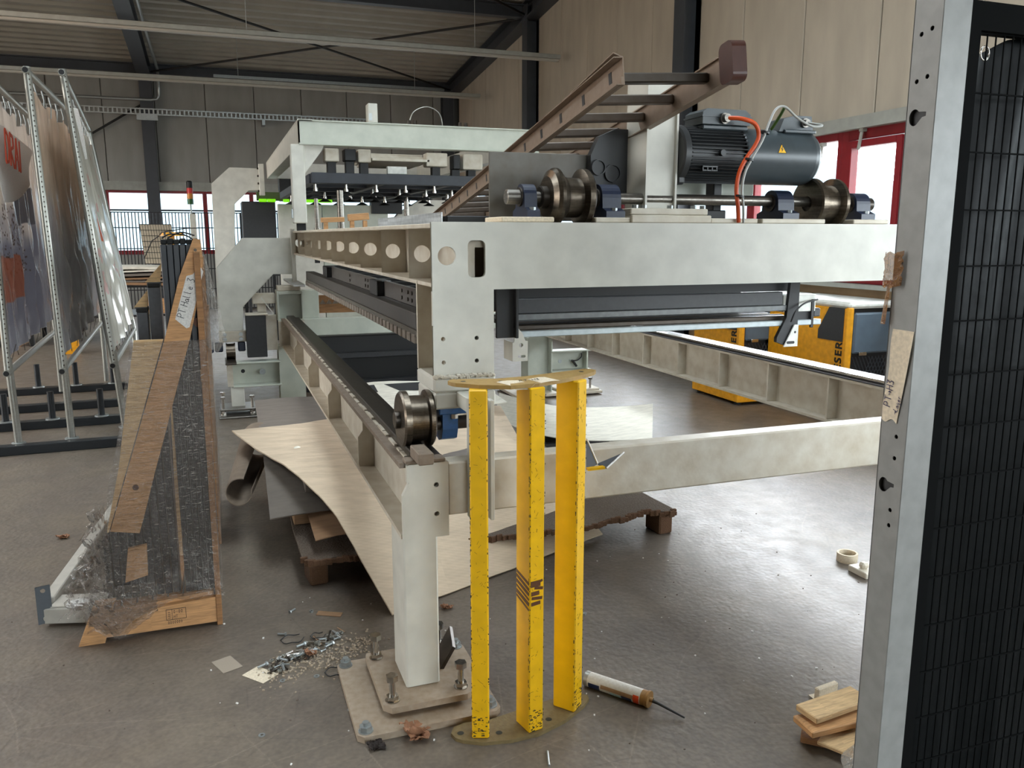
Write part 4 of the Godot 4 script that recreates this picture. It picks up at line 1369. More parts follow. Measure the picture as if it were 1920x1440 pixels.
	solo("white_cable", b, M.white_cable, "thinner white cable looping over the motor beside the orange one", "cable")
	b = MB.new()
	b.tube(curve([Vector3(2.066, 2.078, -2.70), Vector3(2.082, 2.05, -2.75), Vector3(2.085, 2.01, -2.80)]), 0.006, 8)
	solo("green_cable", b, mt(Color(0.25, 0.35, 0.12), 0.5), "short green wire dropping to the motor under the white loop", "cable")
	for q in [Vector3(1.968, 1.98, -2.68), Vector3(1.905, 1.88, -2.683), Vector3(1.872, 1.745, -2.683)]:
		b = MB.new()
		b.lathe(q - Vector3(0.0, 0.004, 0), Vector3(0.25, 0.97, 0).normalized(), [[0, 0.010], [0, 0.0165], [0.007, 0.0165], [0.007, 0.010]], 12)
		solo("cable_tie", b, M.black, "black cable tie " + ("on the white cable beside the orange bend" if q.y > 1.95 else ("round both cables at mid height" if q.y > 1.8 else "round both cables near the beam")), "cable tie", "black cable ties")
	ladder()

func curve(p: Array, k := 6) -> Array:
	var out := []
	var n := p.size()
	for i in n - 1:
		var a: Vector3 = p[maxi(i - 1, 0)]
		var b: Vector3 = p[i]
		var c: Vector3 = p[i + 1]
		var d: Vector3 = p[mini(i + 2, n - 1)]
		for j in k:
			out.append(b.cubic_interpolate(c, a, d, float(j) / k))
	out.append(p[n - 1])
	return out

func ladder() -> void:
	var A := Vector3(1.520, 1.982, -2.80)
	var d := Vector3(0.09041, -0.10613, -0.99023).normalized()
	var r := Vector3(0.9946, 0.05, 0.0908).normalized()
	r = (r - d * r.dot(d)).normalized()
	var u := r.cross(d).normalized()
	if u.y < 0.0: u = -u
	var t := thing("ladder", "dusty aluminium ladder lying across the gantry with its near end raised", "ladder", A)
	var t0 := -0.60
	var t1 := 3.05
	var h := 0.080
	for sd in [0, 1]:
		var off: Vector3 = -r * 0.32 if sd == 0 else Vector3.ZERO
		var p0 := A + off + d * (t0 if sd == 0 else t0 - 0.02)
		var p1 := A + off + d * t1
		var o: Vector3 = -r if sd == 0 else r
		var b := MB.new()
		b.bar(p0 + u * h * 0.5, p1 + u * h * 0.5, 0.003, h, u)
		b.bar(p0 + u * 0.002 + o * 0.012, p1 + u * 0.002 + o * 0.012, 0.024, 0.003, u)
		b.bar(p0 + u * 0.012 + o * 0.005, p1 + u * 0.012 + o * 0.005, 0.008, 0.024, u)
		b.bar(p0 + u * (h - 0.002) + o * 0.014, p1 + u * (h - 0.002) + o * 0.014, 0.028, 0.003, u)
		if sd == 1:
			b.bar(p0 + u * h - r * 0.006, p1 + u * h - r * 0.006, 0.012, 0.004, u)
			b.bar(p0 - r * 0.006, p1 - r * 0.006, 0.012, 0.004, u)
		else:
			# bent lip at the near end
			b.sheet(func(v: float, w: float) -> Vector3: return p0 + d * (v * 0.5) + u * (h + 0.012 * (1.0 - v) * w) + o * 0.028 * w, 8, 2, 0.003)
		var rail := part("rail", b, M.alu_brown, t)
		# slots where the rungs pass
		var k := 0
		while t0 + 0.10 + 0.243 * k < t1:
			var q := A + off + d * (t0 + 0.10 + 0.243 * k) + u * 0.045 + o * 0.0016
			b = MB.new(); b.bar(q - d * 0.012, q + d * 0.012, 0.002, 0.034, u)
			part("slot", b, M.black, rail)
			k += 1
	var kk := 0
	while t0 + 0.10 + 0.243 * kk < t1:
		var q := A + d * (t0 + 0.10 + 0.243 * kk) + u * 0.045
		var b := MB.new()
		b.bar(q - r * 0.318, q - r * 0.002, 0.030, 0.030, u, 0.004)
		part("rung", b, M.alu_rung if kk else M.steel_dark, t)
		kk += 1
	# brown end cap on the right rail
	var e := A + d * (t0 - 0.02)
	var b2 := MB.new()
	var pr := MB.rrect(-0.012, 0.066, -0.010, 0.106, 0.022, 5)
	b2.prism(pr, e - r * 0.018, -d, u, r * 0.046)
	part("end_cap", b2, mt(Color(0.27, 0.13, 0.085), 0.4, 0.0, T.dirt, 4.0), t, "brown rubber end cap")

# ---------------------------------------------------------------- upper frame at the far end with the suction gripper
func far_machine() -> void:
	var t := thing("upper_gantry", "off-white upper portal frame behind the ladder, carrying the suction gripper", "gantry", Vector3(0.74, 1.65, -7.5))
	var b := MB.new()
	b.ub(0.738, 2.96, 2.376, 2.580, -7.53, -7.50)
	b.ub(0.738, 2.96, 2.568, 2.582, -7.62, -7.49, 0.003); b.ub(0.738, 2.96, 2.372, 2.386, -7.62, -7.49, 0.003)
	part("front_beam", b, M.cream_green, t)
	b = MB.new()
	b.ub(0.738, 0.75, 2.376, 2.580, -12.0, -7.50)
	b.ub(0.735, 0.86, 2.568, 2.584, -12.0, -7.49, 0.003); b.ub(0.735, 0.86, 2.366, 2.380, -12.0, -7.50, 0.003)
	part("side_beam", b, M.cream, t)
	b = MB.new()
	b.ub(2.84, 2.96, 2.376, 2.580, -12.0, -7.62)
	part("side_beam", b, M.cream, t)
	b = MB.new()
	b.ub(0.74, 2.96, 2.376, 2.580, -12.1, -12.0)
	part("rear_beam", b, M.cream, t)
	for x in [0.667, 2.86]:
		b = MB.new()
		b.ub(x, x + 0.115, 1.705, 2.376, -7.62, -7.50, 0.008)
		b.prism([Vector2(x + 0.115, 2.376), Vector2(x + 0.29, 2.376), Vector2(x + 0.26, 2.32), Vector2(x + 0.115, 2.13)], Vector3(0, 0, -7.53), Vector3.RIGHT, Vector3.UP, Vector3(0, 0, -0.015))
		part("leg", b, M.cream, t)
		b = MB.new(); b.ub(x + 0.03, x + 0.105, 1.640, 1.705, -7.60, -7.52, 0.004); part("foot", b, M.rubber, t)
	b = MB.new(); b.ub(0.655, 0.668, 1.75, 1.83, -7.58, -7.52, 0.002); part("cable_clip", b, M.zinc, t)
	# far C-shaped arm and its bolted flange
	c_arm(t, -12.0, [Vector2(0.629, 2.496), Vector2(0.256, 2.50), Vector2(0.019, 2.284), Vector2(0.0, 0.6), Vector2(0.225, 0.6), Vector2(0.257, 1.322), Vector2(0.295, 2.028), Vector2(0.481, 2.205), Vector2(0.629, 2.209)])
	b = MB.new(); b.ub(0.629, 0.70, 2.14, 2.56, -12.06, -11.96, 0.005); part("joint_flange", b, M.cream, t)
	for i in 4:
		b = MB.new(); b.hexhead(Vector3(0.629, 2.2 + 0.1 * i, -12.0), Vector3.LEFT, 0.016, 0.02); part("bolt", b, M.steel_dark, t)
	# plates and drives under the top frame
	for q in [[1.02, 1.15, 2.28, 2.40, 0], [1.20, 1.31, 2.29, 2.40, 1], [1.33, 1.45, 2.28, 2.40, 0], [1.99, 2.20, 2.26, 2.39, 0], [2.26, 2.33, 2.24, 2.38, 1], [2.36, 2.56, 2.24, 2.39, 0]]:
		b = MB.new()
		b.ub(q[0], q[1], q[2], q[3], -8.15, -8.0, 0.008)
		part("guide_block" if q[4] == 0 else "lift_motor", b, M.cream_old if q[4] == 0 else M.dark, t)
		b = MB.new(); b.ub((q[0] + q[1]) * 0.5 - 0.04, (q[0] + q[1]) * 0.5 + 0.04, 2.10, q[2], -8.12, -8.04, 0.003); part("lift_post", b, M.dark, t)
	b = MB.new()
	for i in 3: b.ub(1.46, 2.02, 2.30 + 0.035 * i, 2.325 + 0.035 * i, -8.9 - 0.15 * i, -8.0 - 0.15 * i, 0.003)
	part("carriage_plate", b, M.cream_old, t)
	# pale box and cable loop on top
	b = MB.new(); b.ub(1.345, 1.43, 2.58, 2.745, -7.62, -7.50, 0.006)
	var sb := part("junction_box", b, M.cream, t)
	b = MB.new(); b.ub(1.352, 1.378, 2.60, 2.66, -7.499, -7.496); part("rating_label", b, M.zinc, sb)
	b = MB.new()
	b.tube(curve([Vector3(1.80, 2.60, -7.9), Vector3(1.84, 2.74, -7.9), Vector3(1.98, 2.80, -7.9), Vector3(2.10, 2.74, -7.9), Vector3(2.13, 2.60, -7.9)]), 0.006, 6)
	part("cable_loop", b, M.galv, t)
	for x in [1.80, 1.86, 2.30, 2.36]:
		b = MB.new(); b.cyl(Vector3(x, 2.58, -7.9), Vector3(x, 2.67, -7.9), 0.022, 0.015, 10); part("valve", b, M.steel_dark, t)

	# suction gripper
	var g := thing("suction_gripper", "dark grey suction gripper frame with rows of black cups under the upper portal", "suction gripper", Vector3(1.6, 2.1, -9.2))
	b = MB.new(); b.ub(0.88, 2.80, 2.075, 2.172, -8.0, -7.9, 0.004); part("front_bar", b, M.frame_blue, g)
	for x in [0.90, 1.56, 2.22, 2.76]:
		b = MB.new(); b.ub(x - 0.035, x + 0.035, 2.08, 2.165, -11.6, -8.0, 0.003); part("long_bar", b, M.frame_blue, g)
	for z in [-8.75, -9.6, -10.5, -11.55]:
		b = MB.new(); b.ub(0.92, 2.76, 2.085, 2.16, z - 0.04, z + 0.04, 0.003); part("cross_bar", b, M.frame_blue, g)
	b = MB.new(); b.ub(0.9, 2.78, 2.165, 2.17, -11.5, -8.6); part("cover_plate", b, M.dark, g)
	b = MB.new(); b.ub(1.59, 1.775, 2.175, 2.245, -7.98, -7.92, 0.003); part("control_box", b, M.kwhite, g)
	b = MB.new()
	b.lathe(Vector3.ZERO, Vector3.DOWN, [[0, 0], [0, 0.014], [0.05, 0.014], [0.05, 0.02], [0.075, 0.02], [0.075, 0.0]], 10)
	var stem := b
	var cb := MB.new()
	cb.lathe(Vector3.ZERO, Vector3.DOWN, [[0.0, 0.02], [0.012, 0.035], [0.03, 0.07], [0.034, 0.072], [0.03, 0.05], [0.018, 0.0]], 16)
	var ms := stem.mesh(Vector3.ZERO)
	var mc := cb.mesh(Vector3.ZERO)
	var rng := RandomNumberGenerator.new(); rng.seed = 77
	for z in [-8.0, -8.75, -9.6, -10.5]:
		for i in 7:
			var x := 0.92 + 0.285 * i + (0.10 if z < -8.5 and z > -9.0 else 0.0)
			if x > 2.8: continue
			var s := MeshInstance3D.new()
			s.name = "cup_stem"; s.mesh = ms; s.material_override = M.steel_bright
			s.position = Vector3(x, 2.08, z) - g.position
			g.add_child(s, true)
			var cu := MeshInstance3D.new()
			cu.name = "suction_cup"; cu.mesh = mc; cu.material_override = M.rubber
			cu.position = Vector3(0, -0.072, 0)
			s.add_child(cu, true)

	# chrome pillars and planks standing on the deck behind the pierced beam
	for q in [[0.783, 1.89, 0.016, "shortest and leftmost, beside the upper portal leg"], [0.973, 1.957, 0.026, "thickest and tallest, in front of the wooden planks"], [1.512, 1.877, 0.020, "rightmost, under the middle of the suction gripper"]]:
		b = MB.new()
		b.lathe(Vector3(q[0], 1.640, -6.8), Vector3.UP, [[0, 0], [0, q[2] * 1.5], [0.02, q[2] * 1.5], [0.02, q[2]], [q[1] - 1.642, q[2]], [q[1] - 1.640, q[2] - 0.002], [q[1] - 1.640, 0]], 20)
		solo("chrome_pillar", b, M.steel, "polished steel pillar on the machine deck, " + q[3], "pillar", "polished pillars on the deck", Vector3(q[0], 1.64, -6.8))
	# deck strip carrying them
	b = MB.new(); b.ub(0.80, 2.90, 1.60, 1.640, -7.05, -6.3, 0.004)
	solo("deck_plate", b, M.cream_old, "narrow off-white deck plate across the trolley, behind the pierced beam", "deck plate", "", Vector3(1.8, 1.6, -6.6))
	b = MB.new()
	b.bar(Vector3(0.78, 1.716, -6.5), Vector3(0.955, 1.722, -6.5), 0.05, 0.036, Vector3.UP, 0.003)
	b.ub(0.80, 0.83, 1.64, 1.70, -6.52, -6.48)
	solo("wooden_plank", b, M.wood, "short light wooden plank left of the thick chrome pillar on the deck", "plank", "planks on the deck")
	b = MB.new()
	b.bar(Vector3(0.985, 1.735, -6.5), Vector3(1.145, 1.748, -6.5), 0.05, 0.052, Vector3.UP, 0.003)
	b.ub(1.0, 1.03, 1.64, 1.715, -6.52, -6.48); b.ub(1.10, 1.13, 1.64, 1.715, -6.52, -6.48)
	solo("wooden_plank", b, M.wood, "short light wooden plank right of the thick chrome pillar on the deck", "plank", "planks on the deck")

	# dark cabinet and pale machine panels further back
	b = MB.new(); b.ub(0.415, 0.90, 1.0, 2.098, -13.4, -13.0, 0.01)
	b.ub(0.41, 0.905, 1.0, 1.02, -13.45, -12.95)
	b.ub(0.45, 0.49, 0.0, 1.0, -13.3, -13.1); b.ub(0.82, 0.86, 0.0, 1.0, -13.3, -13.1)
	solo("control_cabinet", b, M.anthracite, "tall dark grey control cabinet seen through the far C-shaped arm", "cabinet", "", Vector3(0.65, 0, -13.2))
	t = thing("machine_housing", "pale grey machine housing with side panels behind the suction gripper", "machine", Vector3(2.2, 0, -12.9))
	b = MB.new(); b.ub(0.92, 1.55, 0.05, 2.06, -12.95, -12.80, 0.006); part("panel", b, M.cream, t)
	b = MB.new(); b.ub(0.62, 1.75, 2.10, 2.22, -12.78, -12.66); part("green_lit_carrier", b, mt(Color(0.30, 0.36, 0.18), 0.5, 0.0, T.dirt, 2.0), t, "carrier board coloured as if green-lit")  # dull green imitates green light on the underside
	for q in [[0.645, 0.757], [0.762, 0.88], [0.985, 1.073], [1.19, 1.69]]:
		b = MB.new(); b.ub(q[0], q[1], 2.078, 2.122, -12.66, -12.61, 0.006)
		part("lime_strip", b, M.lime, t, "bright lime green edge strip")
	b = MB.new(); b.ub(1.56, 2.56, 0.05, 2.055, -12.95, -12.82, 0.006); part("panel", b, M.cream_green, t)
	b = MB.new(); b.ub(0.95, 2.9, 2.10, 2.46, -12.95, -12.78, 0.006); b.ub(2.30, 2.78, 1.93, 2.10, -12.95, -12.78, 0.006); part("dark_cover", b, M.black, t)
	b = MB.new(); b.prism([Vector2(2.55, 0.05), Vector2(3.5, 0.05), Vector2(3.5, 2.15), Vector2(3.1, 2.15), Vector2(2.75, 1.95), Vector2(2.55, 1.7)], Vector3(0, 0, -12.9), Vector3.RIGHT, Vector3.UP, Vector3(0, 0, -0.15)); part("panel", b, M.cream, t)

# ---------------------------------------------------------------- lifting tray below the trolley
func lower_tray() -> void:
	var t := thing("lifting_tray", "dark grey lifting tray with toothed bars hanging under the gantry trolley", "lifting tray", Vector3(1.7, 1.15, -3.2))
	var b := MB.new()
	b.ub(1.08, 1.165, 1.18, 1.41, -3.215, -3.20, 0.002); b.ub(1.155, 1.167, 1.18, 1.41, -3.22, -3.17, 0.002)
	part("end_plate", b, M.dark, t)
	b = MB.new(); b.ub(1.15, 2.62, 1.34, 1.42, -3.35, -3.25); part("upper_beam", b, M.black, t)
	b = MB.new(); b.ub(1.165, 2.50, 1.278, 1.340, -3.24, -3.20, 0.003); part("channel_web", b, M.anthracite, t)
	b = MB.new(); b.ub(1.165, 2.54, 1.250, 1.277, -3.26, -3.20, 0.003); part("channel_lip", b, mt(Color(0.42, 0.43, 0.43), 0.35, 0.3, T.fine, 2.0), t)
	b = MB.new(); b.ub(2.515, 2.70, 1.243, 1.325, -3.26, -3.21, 0.003); part("channel_end", b, M.kwhite, t)
	for i in 9:
		b = MB.new()
		b.bar(Vector3(1.19, 1.215, -3.26 - 0.06 * i), Vector3(2.56 + 0.03 * (i % 2), 1.212, -3.26 - 0.06 * i), 0.028, 0.022, Vector3.UP, 0.004)
		part("slat", b, M.dark if i % 2 else M.steel_dark, t)
	b = MB.new(); b.ub(1.19, 2.735, 1.178, 1.204, -3.24, -3.205, 0.003); part("front_bar", b, mt(Color(0.72, 0.76, 0.77), 0.35, 0.3, T.dirt, 3.0), t)
	# holder at the front left
	b = MB.new()
	b.holed(1.155, 1.215, 1.125, 1.165, MB.circ(Vector2(1.185, 1.148), 0.009, 12), Vector3(0, 0, -3.19), Vector3.RIGHT, Vector3.UP, Vector3(0, 0, -0.008))
	b.holed(1.155, 1.215, 1.08, 1.125, MB.rrect(1.17, 1.205, 1.095, 1.106, 0.005, 3), Vector3(0, 0, -3.19), Vector3.RIGHT, Vector3.UP, Vector3(0, 0, -0.008))
	b.prism([Vector2(1.155, 1.165), Vector2(1.205, 1.165), Vector2(1.19, 1.20), Vector2(1.172, 1.22), Vector2(1.155, 1.22)], Vector3(0, 0, -3.198), Vector3.RIGHT, Vector3.UP, Vector3(0, 0, 0.008))
	b.ub(1.147, 1.155, 1.08, 1.16, -3.30, -3.19)
	part("holder_plate", b, M.cream, t)
	# holder at the front right
	b = MB.new()
	b.prism([Vector2(2.535, 1.42), Vector2(2.585, 1.42), Vector2(2.585, 1.08), Vector2(2.54, 1.08), Vector2(2.47, 1.105), Vector2(2.47, 1.125), Vector2(2.52, 1.22)], Vector3(0, 0, -3.19), Vector3.RIGHT, Vector3.UP, Vector3(0, 0, -0.02))
	part("holder_plate", b, M.dark, t)
	b = MB.new()
	b.prism([Vector2(2.505, 1.082), Vector2(2.583, 1.082), Vector2(2.583, 1.185), Vector2(2.56, 1.185)], Vector3(0, 0, -3.18), Vector3.RIGHT, Vector3.UP, Vector3(0, 0, -0.006))
	part("slotted_tab", b, M.kwhite, t)
	b = MB.new(); b.prism(MB.rrect(2.52, 2.565, 1.095, 1.108, 0.006, 3), Vector3(0, 0, -3.1795), Vector3.RIGHT, Vector3.UP, Vector3(0, 0, -0.002)); b.cyl(Vector3(2.565, 1.15, -3.1795), Vector3(2.565, 1.15, -3.181), 0.006, 0.006, 12); part("slot", b, M.black, t)
	b = MB.new()
	b.tube(curve([Vector3(2.53, 1.20, -3.17), Vector3(2.545, 1.25, -3.16), Vector3(2.60, 1.285, -3.17), Vector3(2.70, 1.30, -3.2)]), 0.004, 8)
	part("hose", b, M.black, t)
	b = MB.new(); b.ub(2.60, 2.69, 1.20, 1.25, -3.27, -3.22, 0.004); b.ub(2.672, 2.69, 1.165, 1.30, -3.215, -3.205, 0.002)
	part("side_bracket", b, M.dark, t)
	b = MB.new(); b.ub(2.70, 2.74, 1.215, 1.255, -3.27, -3.22, 0.004); part("end_cover", b, M.anthracite, t)
	# left long toothed bar in depth
	b = MB.new(); b.ub(0.73, 0.80, 1.232, 1.297, -7.3, -3.16, 0.003); part("long_beam", b, mt(Color(0.25, 0.235, 0.225), 0.5, 0.0, T.dirt, 2.0), t)
	b = MB.new(); b.ub(0.728, 0.80, 1.205, 1.231, -7.3, -3.14, 0.002); part("bar_back", b, M.steel, t)
	var z := -3.16
	var tm := mt(Color(0.52, 0.49, 0.46), 0.4, 0.3, T.grime, 5.0)
	while z > -7.28:
		b = MB.new()
		b.ub(0.722, 0.775, 1.178, 1.212, z - 0.055, z, 0.003)
		part("tooth", b, tm, t)
		z -= 0.085
	for q in [[-4.35, -4.15], [-6.35, -6.15]]:
		b = MB.new(); b.ub(0.76, 0.84, 1.297, 1.375, q[0], q[1], 0.004); part("clamp_block", b, M.dark, t)
	for q in [[-4.15, -3.30], [-6.15, -4.40]]:
		b = MB.new(); b.ub(0.80, 0.815, 1.297, 1.375, q[0], q[1], 0.002)
		var pl := part("side_plate", b, mt(Color(0.33, 0.31, 0.295), 0.5, 0.1, T.dirt, 2.0), t)
		for zz in [q[1] - 0.22, q[1] - 0.30, (q[0] + q[1]) * 0.5]:
			for yy in [1.32, 1.352]:
				b = MB.new(); b.cyl(Vector3(0.80, yy, zz), Vector3(0.795, yy, zz), 0.009, 0.009, 8)
				part("bolt", b, M.steel_dark, pl)
	for i in 10:
		b = MB.new(); b.bar(Vector3(0.86, 1.30, -3.7 - 0.38 * i), Vector3(2.6, 1.30, -3.7 - 0.38 * i), 0.05, 0.10, Vector3.UP)
		part("cross_bar", b, M.dark, t)
	for i in 8:
		b = MB.new(); b.bar(Vector3(1.0 + 0.22 * i, 1.215, -3.8), Vector3(1.0 + 0.22 * i, 1.215, -7.2), 0.05, 0.04)
		part("long_bar", b, M.dark, t)
	# hangers from the trolley
	for xx in [0.82, 2.60]:
		for zz in [-3.4, -7.2]:
			b = MB.new(); b.ub(xx - 0.02, xx + 0.02, 1.37, 1.43, zz - 0.02, zz + 0.02); part("hanger", b, M.dark, t)

	# dark machine base under the far end
	t = thing("low_machine", "low black machine base with grey ledges under the far end of the gantry", "machine base", Vector3(1.8, 0, -8.6))
	b = MB.new(); b.ub(0.80, 2.82, 0.0, 0.575, -10.5, -8.55, 0.01); part("body", b, M.black, t)
	for y in [0.06, 0.35]:
		b = MB.new(); b.ub(0.86, 2.82, y, y + 0.055, -8.56, -8.46, 0.004); part("ledge", b, M.anthracite, t)
	b = MB.new(); b.ub(0.80, 2.2, 0.845, 1.02, -8.3, -8.26); part("rear_board", b, M.wood_brown, t)
	b = MB.new()
	for i in 22: b.prism([Vector2(0, 0), Vector2(0.03, 0.045), Vector2(0.06, 0)], Vector3(0.82 + 0.062 * i, 0.935, -8.255), Vector3.RIGHT, Vector3.UP, Vector3(0, 0, 0.01))
	part("toothed_strip", b, M.dusty, t).set_meta("kind", "stuff")

# ---------------------------------------------------------------- outrigger beams, pillar and cabinet at the far end of the track
func rear_rail() -> void:
	# left
	var t := thing("outrigger_beam", "short off-white outrigger channel on a jack foot, left of the far track end", "outrigger", Vector3(0.1, 0, -7.75), "outriggers at the far track end")
	var b := MB.new()
	b.ub(0.09, 0.51, 0.455, 0.470, -7.87, -7.72, 0.003); b.ub(0.09, 0.51, 0.240, 0.255, -7.87, -7.72, 0.003); b.ub(0.09, 0.51, 0.255, 0.455, -7.86, -7.85)
	part("channel", b, M.cream_green, t)
	b = MB.new(); b.prism([Vector2(0.04, 0.25), Vector2(0.09, 0.25), Vector2(0.09, 0.46), Vector2(0.05, 0.44), Vector2(0.04, 0.43)], Vector3(0, 0, -7.73), Vector3.RIGHT, Vector3.UP, Vector3(0, 0, -0.12)); part("end_cap", b, M.cream_old, t)
	b = MB.new(); b.ub(0.03, 0.125, 0.468, 0.485, -7.98, -7.6, 0.003); part("rail", b, M.steel_dark, t)
	b = MB.new(); b.cyl(Vector3(0.18, 0.37, -7.85), Vector3(0.18, 0.37, -7.848), 0.018, 0.018, 14); part("hole", b, M.black, t)
	b = MB.new(); b.cyl(Vector3(0.35, 0.365, -7.85), Vector3(0.35, 0.365, -7.80), 0.02, 0.02, 14); b.cyl(Vector3(0.35, 0.365, -7.80), Vector3(0.35, 0.365, -7.79), 0.028, 0.028, 14); part("bolt", b, M.zinc, t)
	b = MB.new(); b.ub(0.065, 0.18, 0.04, 0.245, -7.86, -7.74, 0.004); part("foot_post", b, M.cream, t)
	b = MB.new(); b.ub(-0.04, 0.33, 0.045, 0.065, -7.93, -7.62, 0.004); b.ub(-0.05, 0.33, 0.0, 0.016, -7.95, -7.5, 0.004); part("foot_plate", b, M.steel, t)
	for q in [[-0.01, -7.66], [0.24, -7.66], [-0.01, -7.9]]: nut_bolt(t, Vector3(q[0], 0.016, q[1]), 0.15, 0.016)
	# right
	t = thing("outrigger_beam", "short off-white outrigger channel with hanging wire, right of the far track end", "outrigger", Vector3(3.4, 0, -7.6), "outriggers at the far track end")
	b = MB.new()
	b.prism([Vector2(3.13, 0.25), Vector2(3.54, 0.25), Vector2(3.58, 0.34), Vector2(3.58, 0.44), Vector2(3.13, 0.44)], Vector3(0, 0, -7.66), Vector3.RIGHT, Vector3.UP, Vector3(0, 0, -0.012))
	b.ub(3.13, 3.58, 0.235, 0.25, -7.68, -7.54, 0.003); b.ub(3.13, 3.58, 0.44, 0.455, -7.68, -7.54, 0.003); b.ub(3.525, 3.54, 0.25, 0.44, -7.66, -7.56)
	part("channel", b, M.cream_green, t)
	b = MB.new(); b.cyl(Vector3(3.27, 0.33, -7.66), Vector3(3.27, 0.33, -7.655), 0.02, 0.02, 14); part("bolt", b, M.zinc, t)
	b = MB.new(); b.tube(curve([Vector3(3.49, 0.41, -7.62), Vector3(3.49, 0.37, -7.62), Vector3(3.44, 0.335, -7.62), Vector3(3.38, 0.34, -7.62), Vector3(3.42, 0.30, -7.62)]), 0.006, 6); b.cyl(Vector3(3.40, 0.33, -7.62), Vector3(3.44, 0.275, -7.62), 0.012, 0.012, 10); part("wire", b, M.black, t)
	b = MB.new(); b.ub(3.38, 3.50, 0.06, 0.235, -7.67, -7.56, 0.004); part("foot_post", b, M.zinc, t)
	b = MB.new(); b.ub(3.2, 3.64, 0.04, 0.06, -7.75, -7.48, 0.004); part("foot_plate", b, M.cream_old, t)
	# pillar above the girder's far end
	t = thing("rear_pillar", "pale green box pillar bolted above the left girder's far end", "pillar", Vector3(0.62, 0.6, -7.8))
	b = MB.new()
	b.ub(0.505, 0.735, 0.60, 0.835, -7.72, -7.66, 0.004)
	part("clamp_plate", b, M.cream_old, t)
	b = MB.new()
	b.ub(0.505, 0.735, 0.835, 1.105, -7.96, -7.80); b.ub(0.505, 0.52, 0.835, 1.105, -7.80, -7.70, 0.002); b.ub(0.72, 0.735, 0.835, 1.105, -7.80, -7.70, 0.002); b.ub(0.52, 0.72, 1.075, 1.105, -7.80, -7.70, 0.002); b.ub(0.52, 0.72, 0.835, 0.85, -7.80, -7.70, 0.002)
	part("box_pillar", b, M.cream_green, t)
	b = MB.new(); b.ub(0.735, 0.89, 0.84, 1.10, -7.96, -7.84, 0.003); part("side_plate", b, M.cream_green, t)
	for y in [0.68, 0.77]:
		b = MB.new(); b.cyl(Vector3(0.555, y, -7.66), Vector3(0.555, y, -7.645), 0.022, 0.022, 14); part("bolt", b, M.cream_old, t)
	b = MB.new(); b.ub(0.515, 0.72, 1.107, 1.15, -7.9, -7.72, 0.003); part("cap_plate", b, M.cream_old, t)
	# long light slat leading to the tray
	b = MB.new(); b.ub(0.62, 0.72, 1.165, 1.185, -8.4, -7.3, 0.003); part("guide_slat", b, M.alu, t)
	b = MB.new()
	b.ub(0.30, 0.50, 0.98, 1.075, -8.0, -7.9, 0.004); b.ub(0.34, 0.42, 0.90, 0.98, -7.98, -7.92, 0.004)
	part("valve_block", b, M.cream_old, t)
	b = MB.new(); b.bar(Vector3(0.37, 1.05, -7.75), Vector3(0.47, 0.90, -7.75), 0.01, 0.02, Vector3.BACK); part("tie_bar", b, M.cream, t)

